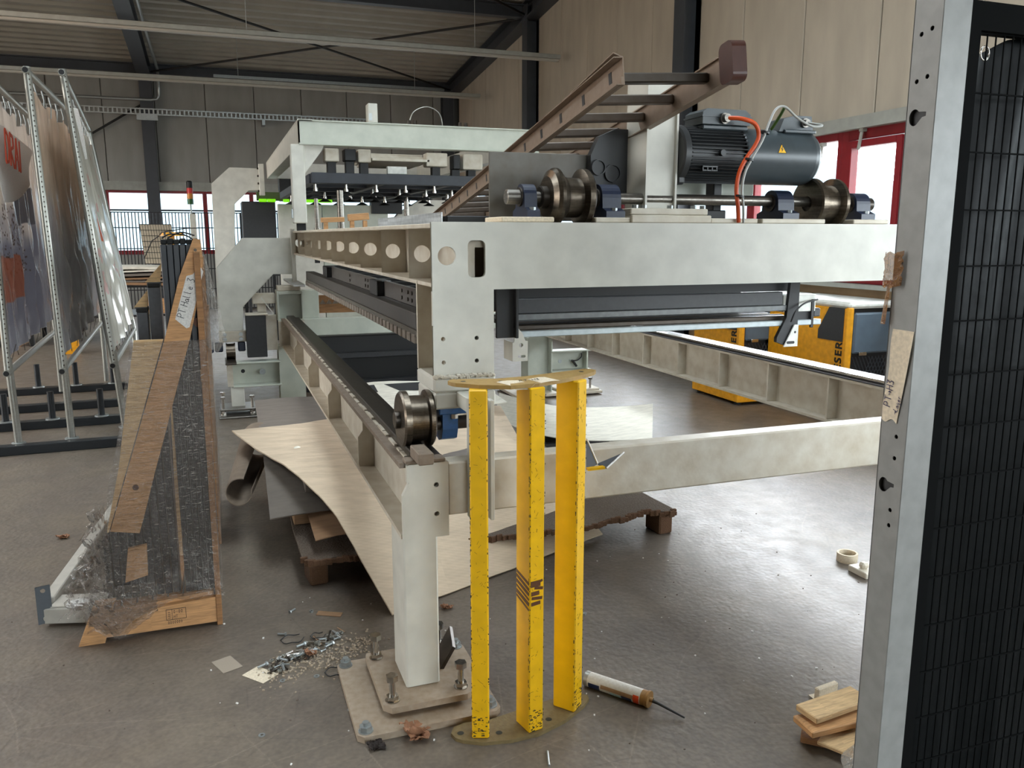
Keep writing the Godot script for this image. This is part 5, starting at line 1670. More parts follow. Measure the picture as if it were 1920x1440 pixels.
# ---------------------------------------------------------------- yellow guard in the foreground
func guard() -> void:
	var t := thing("corner_guard", "yellow steel corner guard of three posts between two curved plates, in the foreground", "guard", Vector3(0.87, 0, -2.31))
	var base := [Vector2(0.628, -2.335), Vector2(0.635, -2.305), Vector2(0.653, -2.286), Vector2(0.709, -2.254), Vector2(0.802, -2.236), Vector2(0.895, -2.239), Vector2(1.006, -2.278), Vector2(1.101, -2.337), Vector2(1.135, -2.37), Vector2(1.139, -2.39), Vector2(1.123, -2.407), Vector2(1.067, -2.42), Vector2(0.90, -2.39), Vector2(0.77, -2.366), Vector2(0.684, -2.377), Vector2(0.645, -2.365)]
	var b := MB.new()
	b.prism(base, Vector3(0, 0.0, 0), Vector3.RIGHT, Vector3.BACK, Vector3(0, 0.012, 0))
	var bp := part("base_plate", b, M.yellow_base, t)
	for q in [Vector2(0.657, -2.325), Vector2(0.775, -2.285), Vector2(0.955, -2.30), Vector2(1.10, -2.375)]:
		b = MB.new()
		b.ringface(Vector3(q.x, 0.0124, q.y), Vector3.UP, 0.011, 0.006, 16)
		b.cyl(Vector3(q.x, 0.0122, q.y), Vector3(q.x, 0.0126, q.y), 0.007, 0.007, 12)
		part("bolt_hole", b, M.chipped, bp)
	# top plate: crescent
	b = MB.new()
	var top := []
	for q in [[0.648, -2.39], [0.652, -2.362], [0.66, -2.345], [0.718, -2.292], [0.804, -2.25], [0.90, -2.262], [1.004, -2.305], [1.10, -2.36], [1.148, -2.40], [1.165, -2.425], [1.160, -2.45], [1.14, -2.462], [1.056, -2.435], [0.90, -2.39], [0.80, -2.38], [0.70, -2.408], [0.665, -2.412]]: top.append(Vector2(q[0], q[1]))
	b.prism(top, Vector3(0, 1.150, 0), Vector3.RIGHT, Vector3.BACK, Vector3(0, 0.012, 0))
	var tp := part("top_plate", b, M.yellow_worn, t)
	for q in [Vector2(0.69, -2.365), Vector2(0.80, -2.33), Vector2(0.945, -2.345), Vector2(1.105, -2.41)]:
		b = MB.new(); b.cyl(Vector3(q.x, 1.1622, q.y), Vector3(q.x, 1.1626, q.y), 0.008, 0.008, 14)
		part("bolt_hole", b, M.black, tp)
	# paper note on the top plate
	b = MB.new()
	b.sheet(func(u: float, w: float) -> Vector3: return Vector3(0.80 + 0.17 * u - 0.02 * w, 1.1632 + 0.002 * sin(u * 9.0) - (0.018 if w < 0.01 and u < 0.5 and u > 0.1 else 0.0), lerpf(-2.25 - 0.02 * u, -2.315 - 0.03 * u, w)), 8, 2, 0.0006)
	var note := part("paper_note", b, M.paper, tp)
	b = MB.new()
	scribble(b, "PT-H3", Vector3(0.845, 1.1665, -2.285), Vector3(0.98, 0, -0.15), Vector3(0.15, 0, -0.98), 0.022, 0.002, Vector3.UP)
	part("handwriting", b, M.ink, note)
	# posts: square tubes turned along the arc
	var posts := [[Vector2(0.683, -2.284), Vector2(0.735, -2.266), 0.055], [Vector2(0.864, -2.246), Vector2(0.918, -2.257), 0.082], [Vector2(1.049, -2.305), Vector2(1.094, -2.340), 0.082]]
	var rng := RandomNumberGenerator.new(); rng.seed = 21
	for q in posts:
		var a := Vector3(q[0].x, 0, q[0].y)
		var c := Vector3(q[1].x, 0, q[1].y)
		var ux := (c - a).normalized()
		var uz := ux.cross(Vector3.UP)
		if uz.z < 0.0: uz = -uz
		var w := (c - a).length()
		b = MB.new()
		b.box((a + c) * 0.5 - uz * q[2] * 0.5 + Vector3.UP * 0.581, Vector3(w, 1.138, q[2]), Basis(ux, Vector3.UP, uz), 0.004)
		var po := part("post", b, M.yellow, t)
		# chipped paint: thin dark flakes along the edges, scratches on the faces
		b = MB.new()
		for i in 170:
			var y := rng.randf_range(0.03, 1.13)
			var e := i % 5
			var hh := rng.randf_range(0.001, 0.007)
			if e < 3:
				var p: Vector3 = (a if e != 1 else c) + ux * (0.002 if e != 1 else -0.002) + uz * 0.0003
				b.box(p + Vector3.UP * y + ux * (rng.randf_range(-0.0022, 0.0005) * (1 if e != 1 else -1)), Vector3(rng.randf_range(0.001, 0.003), hh, 0.0008), Basis(ux, Vector3.UP, uz))
			else:
				var l := rng.randf_range(0.003, 0.014)
				b.box(a.lerp(c, rng.randf_range(0.1, 0.85)) + Vector3.UP * y + uz * 0.0002, Vector3(l, 0.0007, 0.0006), Basis(ux, Vector3.UP, uz) * Basis(Vector3.BACK, rng.randf_range(-1.5, 1.5)))
		for i in 30:
			b.box(a.lerp(c, rng.randf_range(0.05, 0.95)) + Vector3.UP * rng.randf_range(0.015, 0.09) + uz * 0.0002, Vector3(rng.randf_range(0.003, 0.012), rng.randf_range(0.001, 0.004), 0.0008), Basis(ux, Vector3.UP, uz))
		for i in 24:
			b.box(a - uz * 0.004 - ux * 0.0002 + Vector3.UP * rng.randf_range(0.03, 1.1) , Vector3(0.001, rng.randf_range(0.003, 0.012), rng.randf_range(0.001, 0.003)), Basis(ux, Vector3.UP, uz))
		part("paint_chips", b, M.chipped, po).set_meta("kind", "stuff")
		if w > 0.05 and q[0].x > 0.8 and q[0].x < 0.9:
			# brown tape remains round the middle post
			b = MB.new()
			for i in 6:
				b.box(a - ux * 0.0008 - uz * 0.04 + Vector3.UP * (0.452 + 0.017 * i), Vector3(0.0012, rng.randf_range(0.006, 0.012), 0.079), Basis(ux, Vector3.UP, uz) * Basis(Vector3.RIGHT, 0.30 + rng.randf_range(-0.05, 0.05)))
			for g in [[0.42, 0.458, 0.034, 0.012, 0.05], [0.5, 0.475, 0.040, 0.010, -0.12], [0.38, 0.492, 0.030, 0.014, 0.02], [0.62, 0.508, 0.032, 0.010, -0.2], [0.40, 0.524, 0.036, 0.020, 0.0], [0.75, 0.53, 0.014, 0.008, 0.3]]:
				b.box(a.lerp(c, g[0]) + Vector3.UP * g[1] + uz * 0.0006, Vector3(g[2], g[3], 0.0012), Basis(ux, Vector3.UP, uz) * Basis(Vector3.BACK, g[4]))
			part("tape_remains", b, mt(Color(0.46, 0.31, 0.21), 0.35, 0.0, T.chipwood, 14.0), po, "torn brown tape wrapped round the middle post")
	# small bracket welded on the right post
	var k0 := Vector3(1.133, 0.933, -2.42)
	var k1 := Vector3(1.170, 0.845, -2.41)
	var k2 := Vector3(1.285, 0.866, -2.44)
	var k3 := Vector3(1.195, 0.832, -2.39)
	var k4 := Vector3(1.125, 0.832, -2.40)
	b = MB.new()
	for s in [[k1, k2, k3], [k0, k1, k4]]:
		b.tri(s[0], s[1], s[2], Vector3(0, 1, 0.5)); b.tri(s[0] - Vector3(0, 0.004, 0.002), s[1] - Vector3(0, 0.004, 0.002), s[2] - Vector3(0, 0.004, 0.002), Vector3(0, -1, -0.5))
	var bk := part("bracket", b, M.girder_grey, t)
	b = MB.new(); b.tube([k0, k1], 0.003, 6); b.tube([k3, k2], 0.003, 6)
	part("bright_edge", b, M.paper_white, bk)
	b = MB.new(); b.bar(k4 + Vector3(0, 0.002, 0.005), k3 + Vector3(-0.01, 0.004, 0.0), 0.02, 0.008)
	part("yellow_seam", b, M.yellow, bk)

# ---------------------------------------------------------------- fence post with dark curtain at the right edge
func fence_post() -> void:
	var zp := -1.12
	var x0 := 1.162
	var t := thing("fence_post", "tall grey sheet-steel fence post with keyholes standing close at the right", "post", Vector3(1.19, 0, -1.14))
	var b := MB.new()
	var R := Vector3.RIGHT
	var th := Vector3(0.002, 0, 0)
	# pierced left face, bands split round each opening; coordinates: u = distance back from the front edge, v = height
	var o := Vector3(x0, 0, zp)
	var ux := Vector3.FORWARD
	var holes := [[1.945, [[0.020, 0.0035], [0.041, 0.0035]]], [1.868, [[0.020, 0.0035], [0.042, 0.0035]]]]
	var y := 0.0
	var cuts := []
	cuts.append([1.93, 1.955, [Vector2(0.020, 1.944), Vector2(0.042, 1.939)]])
	cuts.append([1.852, 1.88, [Vector2(0.022, 1.867), Vector2(0.044, 1.862)]])
	for c in [[1.235, 0.018], [1.194, 0.018], [1.094, 0.018], [1.064, 0.018]]: cuts.append([c[0] - 0.009, c[0] + 0.009, [Vector2(c[1] + 0.004, c[0])]])
	cuts.append([1.785, 1.825, "key"])
	cuts.append([1.122, 1.160, "key"])
	cuts.sort_custom(func(a, c): return a[0] < c[0])
	for c in cuts:
		if c[0] > y: b.ub(x0, x0 + 0.002, y, c[0], zp - 0.061, zp)
		if c[2] is String:
			var ym: float = (c[0] + c[1]) * 0.5
			var key := []
			for i in 17:
				var an := PI * 0.22 + (TAU - PI * 0.44) * i / 16.0
				key.append(Vector2(0.043 - cos(an) * 0.0115, ym - 0.003 + sin(an) * 0.014))
			key.append(Vector2(0.026, ym - 0.004)); key.append(Vector2(0.018, ym - 0.003)); key.append(Vector2(0.018, ym + 0.004)); key.append(Vector2(0.026, ym + 0.005))
			b.holed(0.0, 0.061, c[0], c[1], key, o, ux, Vector3.UP, th)
		else:
			var n: int = c[2].size()
			for i in n:
				var u0 := 0.0 if i == 0 else 0.032
				var u1 := 0.061 if i == n - 1 else 0.032
				b.holed(u0, u1, c[0], c[1], MB.circ(c[2][i], 0.0042, 10), o, ux, Vector3.UP, th)
		y = c[1]
	b.ub(x0, x0 + 0.002, y, 2.0, zp - 0.061, zp)
	b.ub(x0 + 0.0005, x0 + 0.062, 0.0, 2.02, zp - 0.001, zp + 0.001, 0.0005)
	b.ub(x0, x0 + 0.062, 0.0, 2.0, zp - 0.0615, zp - 0.0595)
	b.ub(x0 + 0.060, x0 + 0.062, 0.0, 2.0, zp - 0.061, zp)
	part("post_profile", b, M.fence_grey, t)
	b = MB.new(); b.ub(x0 + 0.008, x0 + 0.054, 0.0, 1.99, zp - 0.052, zp - 0.010); part("inner_core", b, M.dark, t)
	b = MB.new(); b.ub(x0 - 0.05, x0 + 0.11, 0.0, 0.008, zp - 0.11, zp + 0.05, 0.002); part("foot_plate", b, M.fence_grey, t)
	# paper sign with handwriting
	b = MB.new()
	var sign_f := func(u: float, w: float) -> Vector3:
		var v := lerpf(1.262, 1.432, w)
		var d0 := lerpf(0.058, 0.048, w) + 0.002 * sin(w * 9.0)
		var d1 := lerpf(0.022, -0.004, w) + 0.004 * pow(absf(w - 0.4), 2.0)
		return Vector3(x0 - 0.0022 - 0.004 * pow(maxf(0.0, u - 0.7), 1.0) * 3.0 * w, v - (0.004 * sin(u * 7.0) if w < 0.01 else 0.0), zp - lerpf(d0, d1, u))
	b.sheet(sign_f, 8, 10, 0.0008)
	var sg := solo("paper_sign", b, M.paper, "beige paper sign with a handwritten note stuck on the grey fence post", "sign")
	b = MB.new()
	var wx := Vector3(0, 1, 0)
	scribble(b, "PT>H3", Vector3(x0 - 0.0042, 1.288, zp - 0.039), Vector3(0, 0.995, 0.09), Vector3(0, 0.09, -0.995), 0.0155, 0.0013, Vector3.LEFT)
	scribble(b, ">Lager", Vector3(x0 - 0.0044, 1.276, zp - 0.022), Vector3(0, 0.97, 0.22), Vector3(0, 0.22, -0.97), 0.0105, 0.001, Vector3.LEFT, 0.6)
	part("handwriting", b, M.ink_blue, sg)
	# crumpled brown tape on the post
	b = MB.new()
	var fn := noise(31, 0.9, 3)
	b.sheet(func(u: float, w: float) -> Vector3: return Vector3(x0 - 0.004 - 0.010 * absf(fn.get_noise_2d(u * 5.0, w * 4.0)) - 0.010 * sin(u * PI), lerpf(1.508, 1.570, w) + 0.008 * fn.get_noise_2d(u * 3.0, 9.0), zp - lerpf(0.078, 0.034, u)), 10, 10, 0.0)
	solo("tape_scrap", b, M.tape, "crumpled translucent brown tape stuck high on the fence post's edge", "tape", "brown tape on the fence post")
	b = MB.new()
	b.sheet(func(u: float, w: float) -> Vector3: return Vector3(x0 - 0.003 - 0.012 * sin(u * 2.2) * (1.0 - w * 0.6), lerpf(1.44, 1.515, w), zp - lerpf(lerpf(0.078, 0.070, w), 0.058, u)), 6, 6, 0.0)
	solo("tape_scrap", b, M.tape, "loose brown tape flap hanging just above the paper sign on the post", "tape", "brown tape on the fence post")
	# mesh panel with dark welding curtain
	t = thing("wire_fence", "dark wire mesh fence panel with a black strip curtain behind, right of the grey post", "fence panel", Vector3(1.7, 0, zp - 0.02))
	b = MB.new()
	b.ub(x0 + 0.063, x0 + 0.093, 0.05, 1.992, zp - 0.035, zp - 0.005)
	b.ub(x0 + 0.093, x0 + 1.0, 1.945, 1.992, zp - 0.035, zp - 0.005)
	b.ub(x0 + 0.093, x0 + 1.0, 0.05, 0.09, zp - 0.035, zp - 0.005, 0.002)
	part("tube_frame", b, M.wire, t)
	for i in 45:
		b = MB.new()
		var xx := x0 + 0.105 + 0.02 * i
		b.bar(Vector3(xx, 0.07, zp - 0.02), Vector3(xx, 1.95, zp - 0.02), 0.002, 0.002)
		part("vertical_wire", b, M.wire, t)
	for i in 19:
		b = MB.new()
		b.bar(Vector3(x0 + 0.07, 0.145 + 0.1 * i, zp - 0.0165), Vector3(x0 + 0.99, 0.145 + 0.1 * i, zp - 0.0165), 0.0028, 0.0028)
		part("horizontal_wire", b, M.wire, t)
	b = MB.new()
	b.sheet(func(u: float, w: float) -> Vector3:
		var top := clampf((w - 0.80) / 0.2, 0.0, 1.0)
		var left := x0 + 0.085 + 0.055 * top
		return Vector3(lerpf(left, x0 + 1.0, u), lerpf(0.06, 1.95 - 0.03 * (1.0 - smoothstep(0.0, 0.10, u)), w), zp - 0.052 - 0.006 * sin(u * 31.0 + 2.0 * sin(w * 3.0)) - 0.002 * sin(u * 75.0)), 110, 24, 0.0)
	part("strip_curtain", b, M.curtain, t)
	for i in 4:
		b = MB.new()
		var cx := x0 + 0.145 + 0.22 * i
		var ring := []
		for k in 17: ring.append(Vector3(cx + 0.010 * cos(TAU * k / 16.0), 1.918 + 0.012 * sin(TAU * k / 16.0), zp - 0.04))
		b.tube(ring, 0.0015, 6)
		part("curtain_ring", b, M.steel_bright, t)

# ---------------------------------------------------------------- compressors at the gable wall
func compressors() -> void:
	compressor(Vector3(4.92, 0, -5.43), "yellow compressor with white top near the fence post, the nearer one", 1.05, 0.56)
	compressor(Vector3(4.60, 0, -6.47), "yellow compressor half hidden behind the toolholder, the farther one", 0.80, 0.82)

func compressor(at: Vector3, label: String, depth: float, wide: float) -> void:
	# at: front left corner on the floor; body goes right (+x) and back (-z)
	var t := thing("compressor", label, "compressor", at, "yellow compressors along the gable wall")
	var x0 := at.x
	var x1 := at.x + wide
	var z0 := at.z
	var z1 := at.z - depth
	var b := MB.new()
	b.ub(x0, x0 + 0.02, 0.12, 1.0, z1, z0 - 0.05, 0.006)
	part("side_panel", b, M.kyellow, t)
	for q in [[x0 - 0.004, x0 + 0.06, 0.02], [x1 - 0.05, x1, 0.01]]:
		b = MB.new(); b.ub(q[0], q[1], 0.10, 1.02, z0 - 0.06, z0, q[2])
		part("corner_trim", b, M.kyellow, t)
	b = MB.new()
	b.ub(x0 + 0.02, x1 - 0.02, 0.12, 1.0, z1, z0 - 0.06)
	part("body", b, M.dark, t)
	b = MB.new()
	b.ub(x0 + 0.07, x1 - 0.06, 0.62, 0.965, z0 - 0.05, z0 - 0.01, 0.015)
	part("front_door", b, M.kgrey, t)
	b = MB.new(); b.ub(x0 + 0.12, x0 + 0.20, 0.605, 0.635, z0 - 0.012, z0 + 0.01, 0.004); part("door_handle", b, M.steel_bright, t)
	b = MB.new()
	for i in int(wide * 24.0):
		b.bar(Vector3(x0 + 0.08 + 0.035 * i, 0.16, z0 - 0.03), Vector3(minf(x0 + 0.30 + 0.035 * i, x1 - 0.06), 0.16 + 0.43 * minf(1.0, (x1 - 0.14 - x0 - 0.035 * i) / 0.22), z0 - 0.03), 0.006, 0.006)
		b.bar(Vector3(x0 + 0.08 + 0.035 * i, 0.59, z0 - 0.025), Vector3(minf(x0 + 0.30 + 0.035 * i, x1 - 0.06), 0.59 - 0.43 * minf(1.0, (x1 - 0.14 - x0 - 0.035 * i) / 0.22), z0 - 0.025), 0.006, 0.006)
	part("grille", b, M.girder_grey, t).set_meta("kind", "stuff")
	b = MB.new()
	b.ub(x0 - 0.004, x1, 1.0, 1.055, z1, z0, 0.02)
	part("top_cover", b, M.kwhite, t)
	# dark control unit let into the side
	b = MB.new()
	b.prism([Vector2(-0.10, 1.0), Vector2(-0.10, 0.72), Vector2(-0.40, 0.72), Vector2(-0.40, 0.80), Vector2(-0.28, 1.0)], Vector3(x0 - 0.008, 0, z0 + 0.04), Vector3.BACK, Vector3.UP, Vector3(0.03, 0, 0))
	part("control_unit", b, M.anthracite, t)
	# base plinth
	b = MB.new(); b.ub(x0, x1, 0.03, 0.12, z1, z0, 0.006); part("plinth", b, M.kyellow, t)
	for q in [[x0 + 0.06, z0 - 0.08], [x1 - 0.06, z0 - 0.08], [x0 + 0.06, z1 + 0.08], [x1 - 0.06, z1 + 0.08]]:
		b = MB.new(); b.cyl(Vector3(q[0], 0, q[1]), Vector3(q[0], 0.03, q[1]), 0.04, 0.04, 12)
		part("foot", b, M.rubber, t)
	# lettering, reading upwards on the side panel
	var tm := TextMesh.new()
	var fo := SystemFont.new()
	fo.font_names = PackedStringArray(["Droid Sans"])
	fo.font_weight = 700
	tm.font = fo
	tm.text = "KAESER"
	tm.font_size = 64
	tm.pixel_size = 0.0017
	tm.depth = 0.004
	tm.horizontal_alignment = HORIZONTAL_ALIGNMENT_LEFT
	var l := MeshInstance3D.new()
	l.name = "lettering"
	l.mesh = tm
	l.material_override = M.black
	# text x axis -> up, text y axis -> away from the front (-z), text normal -> -x
	l.transform = Transform3D(Basis(Vector3.UP, Vector3.FORWARD, Vector3.LEFT), Vector3(-0.002, 0.33, -0.10))
	t.add_child(l, true)

# ---------------------------------------------------------------- wrapped A-frame crate
func slab(b: MB, p: Array, z: float, th: float) -> void:
	var v := []
	for q in p: v.append(Vector2(q[0], q[1]))
	b.prism(v, Vector3(0, 0, z), Vector3.RIGHT, Vector3.UP, Vector3(0, 0, -th))

func crate() -> void:
	var t := thing("wrapped_crate", "tall narrow wooden A-frame crate of dark profiles, half wrapped in clear film", "crate", Vector3(-0.3, 0, -3.6))
	var b := MB.new()
	# bottom frame
	b = MB.new(); slab(b, [[-0.50, 0.015], [-0.075, 0.015], [-0.083, 0.125], [-0.50, 0.10]], -3.415, 0.03)
	var br := part("bottom_rail", b, M.wood, t)
	b = MB.new()
	var so := Vector3(-0.275, 0.052, -3.4142)
	for q in [[0, 0, 0.075, 0], [0, 0.045, 0.075, 0.045], [0, 0, 0, 0.045], [0.075, 0, 0.075, 0.045], [0.022, 0, 0.022, 0.045]]:
		b.bar(so + Vector3(q[0], q[1], 0), so + Vector3(q[2], q[3], 0), 0.0016, 0.0008, Vector3.BACK)
	scribble(b, "0-00", so + Vector3(0.028, 0.026, 0), Vector3.RIGHT, Vector3.UP, 0.014, 0.0014, Vector3.BACK)
	scribble(b, "HT", so + Vector3(0.028, 0.006, 0), Vector3.RIGHT, Vector3.UP, 0.012, 0.0014, Vector3.BACK)
	scribble(b, "0000000", so + Vector3(0.005, -0.018, 0), Vector3.RIGHT, Vector3.UP, 0.012, 0.0014, Vector3.BACK)
	for i in 4: b.bar(so + Vector3(0.006, 0.008 + 0.008 * i, 0), so + Vector3(0.016, 0.008 + 0.008 * i, 0), 0.002, 0.0008, Vector3.BACK)
	part("stamp", b, M.ink, br)
	b = MB.new(); slab(b, [[-0.60, 0.0], [-0.505, 0.0], [-0.46, 0.16], [-0.535, 0.16]], -3.40, 0.06); part("skid", b, M.wood, t)
	b = MB.new(); b.bar(Vector3(-0.50, 0.10, -3.46), Vector3(-0.09, 0.128, -3.46), 0.03, 0.025); part("cross_slat", b, M.wood, t)
	for i in 7:
		b = MB.new(); b.bar(Vector3(-0.47 + 0.058 * i, 0.13, -3.46), Vector3(-0.47 + 0.058 * i, 0.13, -5.1), 0.05, 0.02); part("floor_slat", b, M.wood_brown, t)
	b = MB.new(); b.bar(Vector3(-0.072, 0.0, -3.44), Vector3(-0.066, 1.54, -3.44), 0.022, 0.06, Vector3.BACK, 0.002); part("upright", b, M.wood_brown, t)
	for z in [-4.4, -5.1]:
		b = MB.new(); b.bar(Vector3(-0.068, 0.0, z), Vector3(-0.062, 1.50 if z > -5 else 1.2, z), 0.022, 0.05, Vector3.BACK); part("upright", b, M.wood_brown, t)
	for y in [0.05, 0.55, 1.05]:
		b = MB.new(); b.bar(Vector3(-0.075, y, -3.45), Vector3(-0.075, y, -5.12), 0.016, 0.05); part("side_rail", b, M.wood_brown, t)
	# long slanted board with the handwritten label
	b = MB.new(); slab(b, [[-0.075, 1.589], [-0.135, 1.441], [-0.201, 1.211], [-0.293, 0.935], [-0.373, 0.694], [-0.455, 0.45], [-0.35, 0.43], [-0.33, 0.491], [-0.273, 0.684], [-0.227, 0.829], [-0.184, 0.97], [-0.11, 1.207], [-0.071, 1.357], [-0.044, 1.50], [-0.049, 1.585]], -3.43, 0.025)
	var bd := part("slanted_board", b, M.wood, t)
	b = MB.new()
	for q in [[-0.070, 1.545, 0.006], [-0.058, 1.505, 0.004]]: b.cyl(Vector3(q[0], q[1], -3.43), Vector3(q[0], q[1], -3.427), q[2], q[2], 12)
	part("screw", b, M.steel_dark, bd)
	b = MB.new()
	slab(b, [[-0.112, 1.435], [-0.108, 1.446], [-0.085, 1.452], [-0.067, 1.475], [-0.053, 1.477], [-0.046, 1.462], [-0.075, 1.36], [-0.110, 1.247], [-0.121, 1.243], [-0.160, 1.280]], -3.4285, 0.001)
	var lb := part("paper_label", b, M.paper_white, bd, "white paper label with handwriting")
	b = MB.new()
	scribble(b, "PT Halle 3", Vector3(-0.128, 1.283, -3.4278), Vector3(0.32, 0.947, 0).normalized(), Vector3(-0.947, 0.32, 0).normalized(), 0.027, 0.0022, Vector3.BACK, 0.62)
	part("handwriting", b, M.ink, lb)
	b = MB.new(); b.lathe(Vector3(-0.075, 1.265, -3.445), Vector3.BACK, [[0, 0.02], [0.012, 0.02], [0.012, 0.0]], 14); b.lathe(Vector3(-0.35, 0.62, -3.43), Vector3.BACK, [[0, 0.012], [0.001, 0.012], [0.001, 0.0]], 12); part("knot", b, mt(Color(0.30, 0.17, 0.09), 0.7), t)
	# second, pale board at the left
	b = MB.new(); slab(b, [[-0.315, 1.20], [-0.362, 0.951], [-0.407, 0.697], [-0.47, 0.44], [-0.462, 0.44], [-0.378, 0.694], [-0.298, 0.935], [-0.21, 1.20]], -3.45, 0.02); part("slanted_board", b, M.wood_pale, t)
	# dark profiles standing in the crate
	for i in 6:
		var x := -0.186 + 0.023 * i
		b = MB.new(); b.ub(x - 0.011, x + 0.011, 0.14, 1.565, -3.60, -3.47, 0.002)
		var pf := part("dark_profile", b, M.profile, t)
		b = MB.new(); b.ub(x - 0.0105, x + 0.0105, 1.566, 1.585 + 0.004 * (i % 2), -3.59, -3.50, 0.003); part("end_plug", b, M.rubber, pf)
	for i in 9:
		var x := -0.48 + 0.031 * i
		b = MB.new(); b.ub(x - 0.013, x + 0.013, 0.14, 0.40 + 0.08 * i, -3.60, -3.48, 0.002); part("dark_profile", b, M.profile, t)
	# stepped grey profiles further back at the left, with black plugs and pale triangles
	for q in [[-0.345, -0.300, 1.262], [-0.292, -0.240, 1.372]]:
		b = MB.new(); b.ub(q[0], q[1], 0.14, q[2], -4.10, -4.0, 0.002)
		var gp := part("grey_profile", b, M.profile_grey, t)
		b = MB.new(); b.ub(q[0] - 0.001, q[1] + 0.001, q[2], q[2] + 0.022, -4.10, -3.998, 0.003); part("end_plug", b, M.rubber, gp)
		b = MB.new(); slab(b, [[q[0] - 0.01, q[2] + 0.022], [q[1], q[2] + 0.022], [q[1] + 0.012, q[2] + 0.105]], -4.02, 0.03); part("wedge_board", b, M.wood_pale, t)
	b = MB.new(); slab(b, [[-0.42, 0.22], [-0.335, 0.24], [-0.33, 0.37], [-0.40, 0.36]], -3.455, 0.02); part("short_board", b, M.wood, t)
	b = MB.new(); slab(b, [[-0.245, 0.14], [-0.225, 0.14], [-0.20, 1.40], [-0.215, 1.40]], -3.9, 0.03); part("wedge_board", b, M.wood_pale, t)
	# clear film round the lower part
	var fn := noise(12, 1.0, 4)
	b = MB.new()
	b.sheet(func(u: float, w: float) -> Vector3:
		var y := lerpf(1.20, lerpf(0.05, 0.155, smoothstep(0.15, 0.7, u)) + 0.012 * sin(u * 23.0), w)
		var xl := lerpf(-0.322, -0.565, pow(w, 1.05)) - 0.015 * maxf(0.0, sin(w * 17.0)) * w
		var x := lerpf(xl, -0.052, u)
		var loose := smoothstep(0.62, 0.95, w)
		var k := fn.get_noise_2d(u * 5.0 + 4.0 * w, w * 40.0) * (0.006 + 0.022 * loose) + fn.get_noise_2d(u * 3.0, w * 4.0 + 50.0) * 0.05 * loose
		return Vector3(x, y, -3.395 + 0.02 * loose + k), 60, 90, 0.0)
	part("film_wrap", b, M.film, t)
	b = MB.new()
	b.sheet(func(u: float, w: float) -> Vector3:
		return Vector3(-0.050 + 0.006 * sin(w * 40.0) * u, lerpf(1.20, 0.12, w), lerpf(-3.40, -5.15, u) + 0.01 * sin(w * 30.0)), 20, 40, 0.0)
	part("film_wrap", b, M.film, t)
	# pale crease strips that paint in the highlights on the folded film
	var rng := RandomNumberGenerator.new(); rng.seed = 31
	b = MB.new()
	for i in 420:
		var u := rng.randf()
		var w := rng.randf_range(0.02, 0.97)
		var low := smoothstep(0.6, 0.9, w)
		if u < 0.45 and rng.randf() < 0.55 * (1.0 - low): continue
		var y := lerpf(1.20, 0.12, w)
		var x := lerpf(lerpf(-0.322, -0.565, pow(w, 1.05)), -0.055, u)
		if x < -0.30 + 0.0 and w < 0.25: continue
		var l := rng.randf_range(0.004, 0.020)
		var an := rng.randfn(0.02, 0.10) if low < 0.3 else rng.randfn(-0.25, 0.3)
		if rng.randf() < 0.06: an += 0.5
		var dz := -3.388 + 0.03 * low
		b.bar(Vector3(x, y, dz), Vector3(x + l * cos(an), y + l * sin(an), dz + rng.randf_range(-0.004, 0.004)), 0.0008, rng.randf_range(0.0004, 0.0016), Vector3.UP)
	part("crease_glints", b, M.crease_glint, t).set_meta("kind", "stuff")
	# bunched film hanging loose below and at the left edge
	b = MB.new()
	b.sheet(func(u: float, w: float) -> Vector3:
		var x := lerpf(-0.56, -0.30, u)
		var y := lerpf(0.24, 0.02 + 0.10 * absf(u - 0.45) * 1.8, w)
		return Vector3(x + 0.01 * fn.get_noise_2d(w * 8.0, u * 3.0), y, -3.375 + 0.03 * fn.get_noise_2d(u * 14.0, w * 10.0) + 0.03 * sin(w * 3.0)), 30, 24, 0.0)
	part("loose_film", b, M.film, t)
	b = MB.new()
	b.sheet(func(u: float, w: float) -> Vector3:
		var y := lerpf(0.56, 0.13, w)
		return Vector3(lerpf(-0.60 + 0.05 * fn.get_noise_2d(w * 9.0, 3.0), -0.46, u) + 0.09 * (1.0 - w) * (1.0 - u) - 0.05 * w * (1.0 - u), y, -3.40 + 0.09 * fn.get_noise_2d(u * 7.0, w * 9.0)), 24, 36, 0.0)
	part("loose_film", b, M.film, t)
	# plastic bag hanging on the right side at the top
	b = MB.new()
	b.sheet(func(u: float, w: float) -> Vector3:
		var y := lerpf(1.54, 1.17, w)
		var wd := 0.012 + 0.075 * pow(w, 0.8) * (1.0 if w < 0.86 else 1.0 - (w - 0.86) * 4.0)
		return Vector3(-0.055 + wd * u, y - 0.03 * u * w, -3.46 + 0.025 * sin(u * PI) + 0.012 * fn.get_noise_2d(u * 9.0, w * 9.0)), 16, 30, 0.0)
	part("film_bag", b, M.film_milky, t)
	b = MB.new()
	b.tube(curve([Vector3(-0.19, 1.59, -3.5), Vector3(-0.16, 1.605, -3.48), Vector3(-0.10, 1.60, -3.46), Vector3(-0.06, 1.57, -3.44)]), 0.003, 6)
	b.tube(curve([Vector3(-0.17, 1.59, -3.5), Vector3(-0.12, 1.612, -3.48), Vector3(-0.07, 1.60, -3.46)]), 0.003, 6)
	part("strap_end", b, M.dark, t)
	# warning hood behind the crate
	b = MB.new()
	b.lathe(Vector3(-0.20, 1.598, -4.6), Vector3.UP, [[0, 0.06], [0.006, 0.057], [0.016, 0.045], [0.02, 0.0]], 24)
	b.cyl(Vector3(-0.20, 0.0, -4.6), Vector3(-0.20, 1.598, -4.6), 0.012, 0.012, 12)
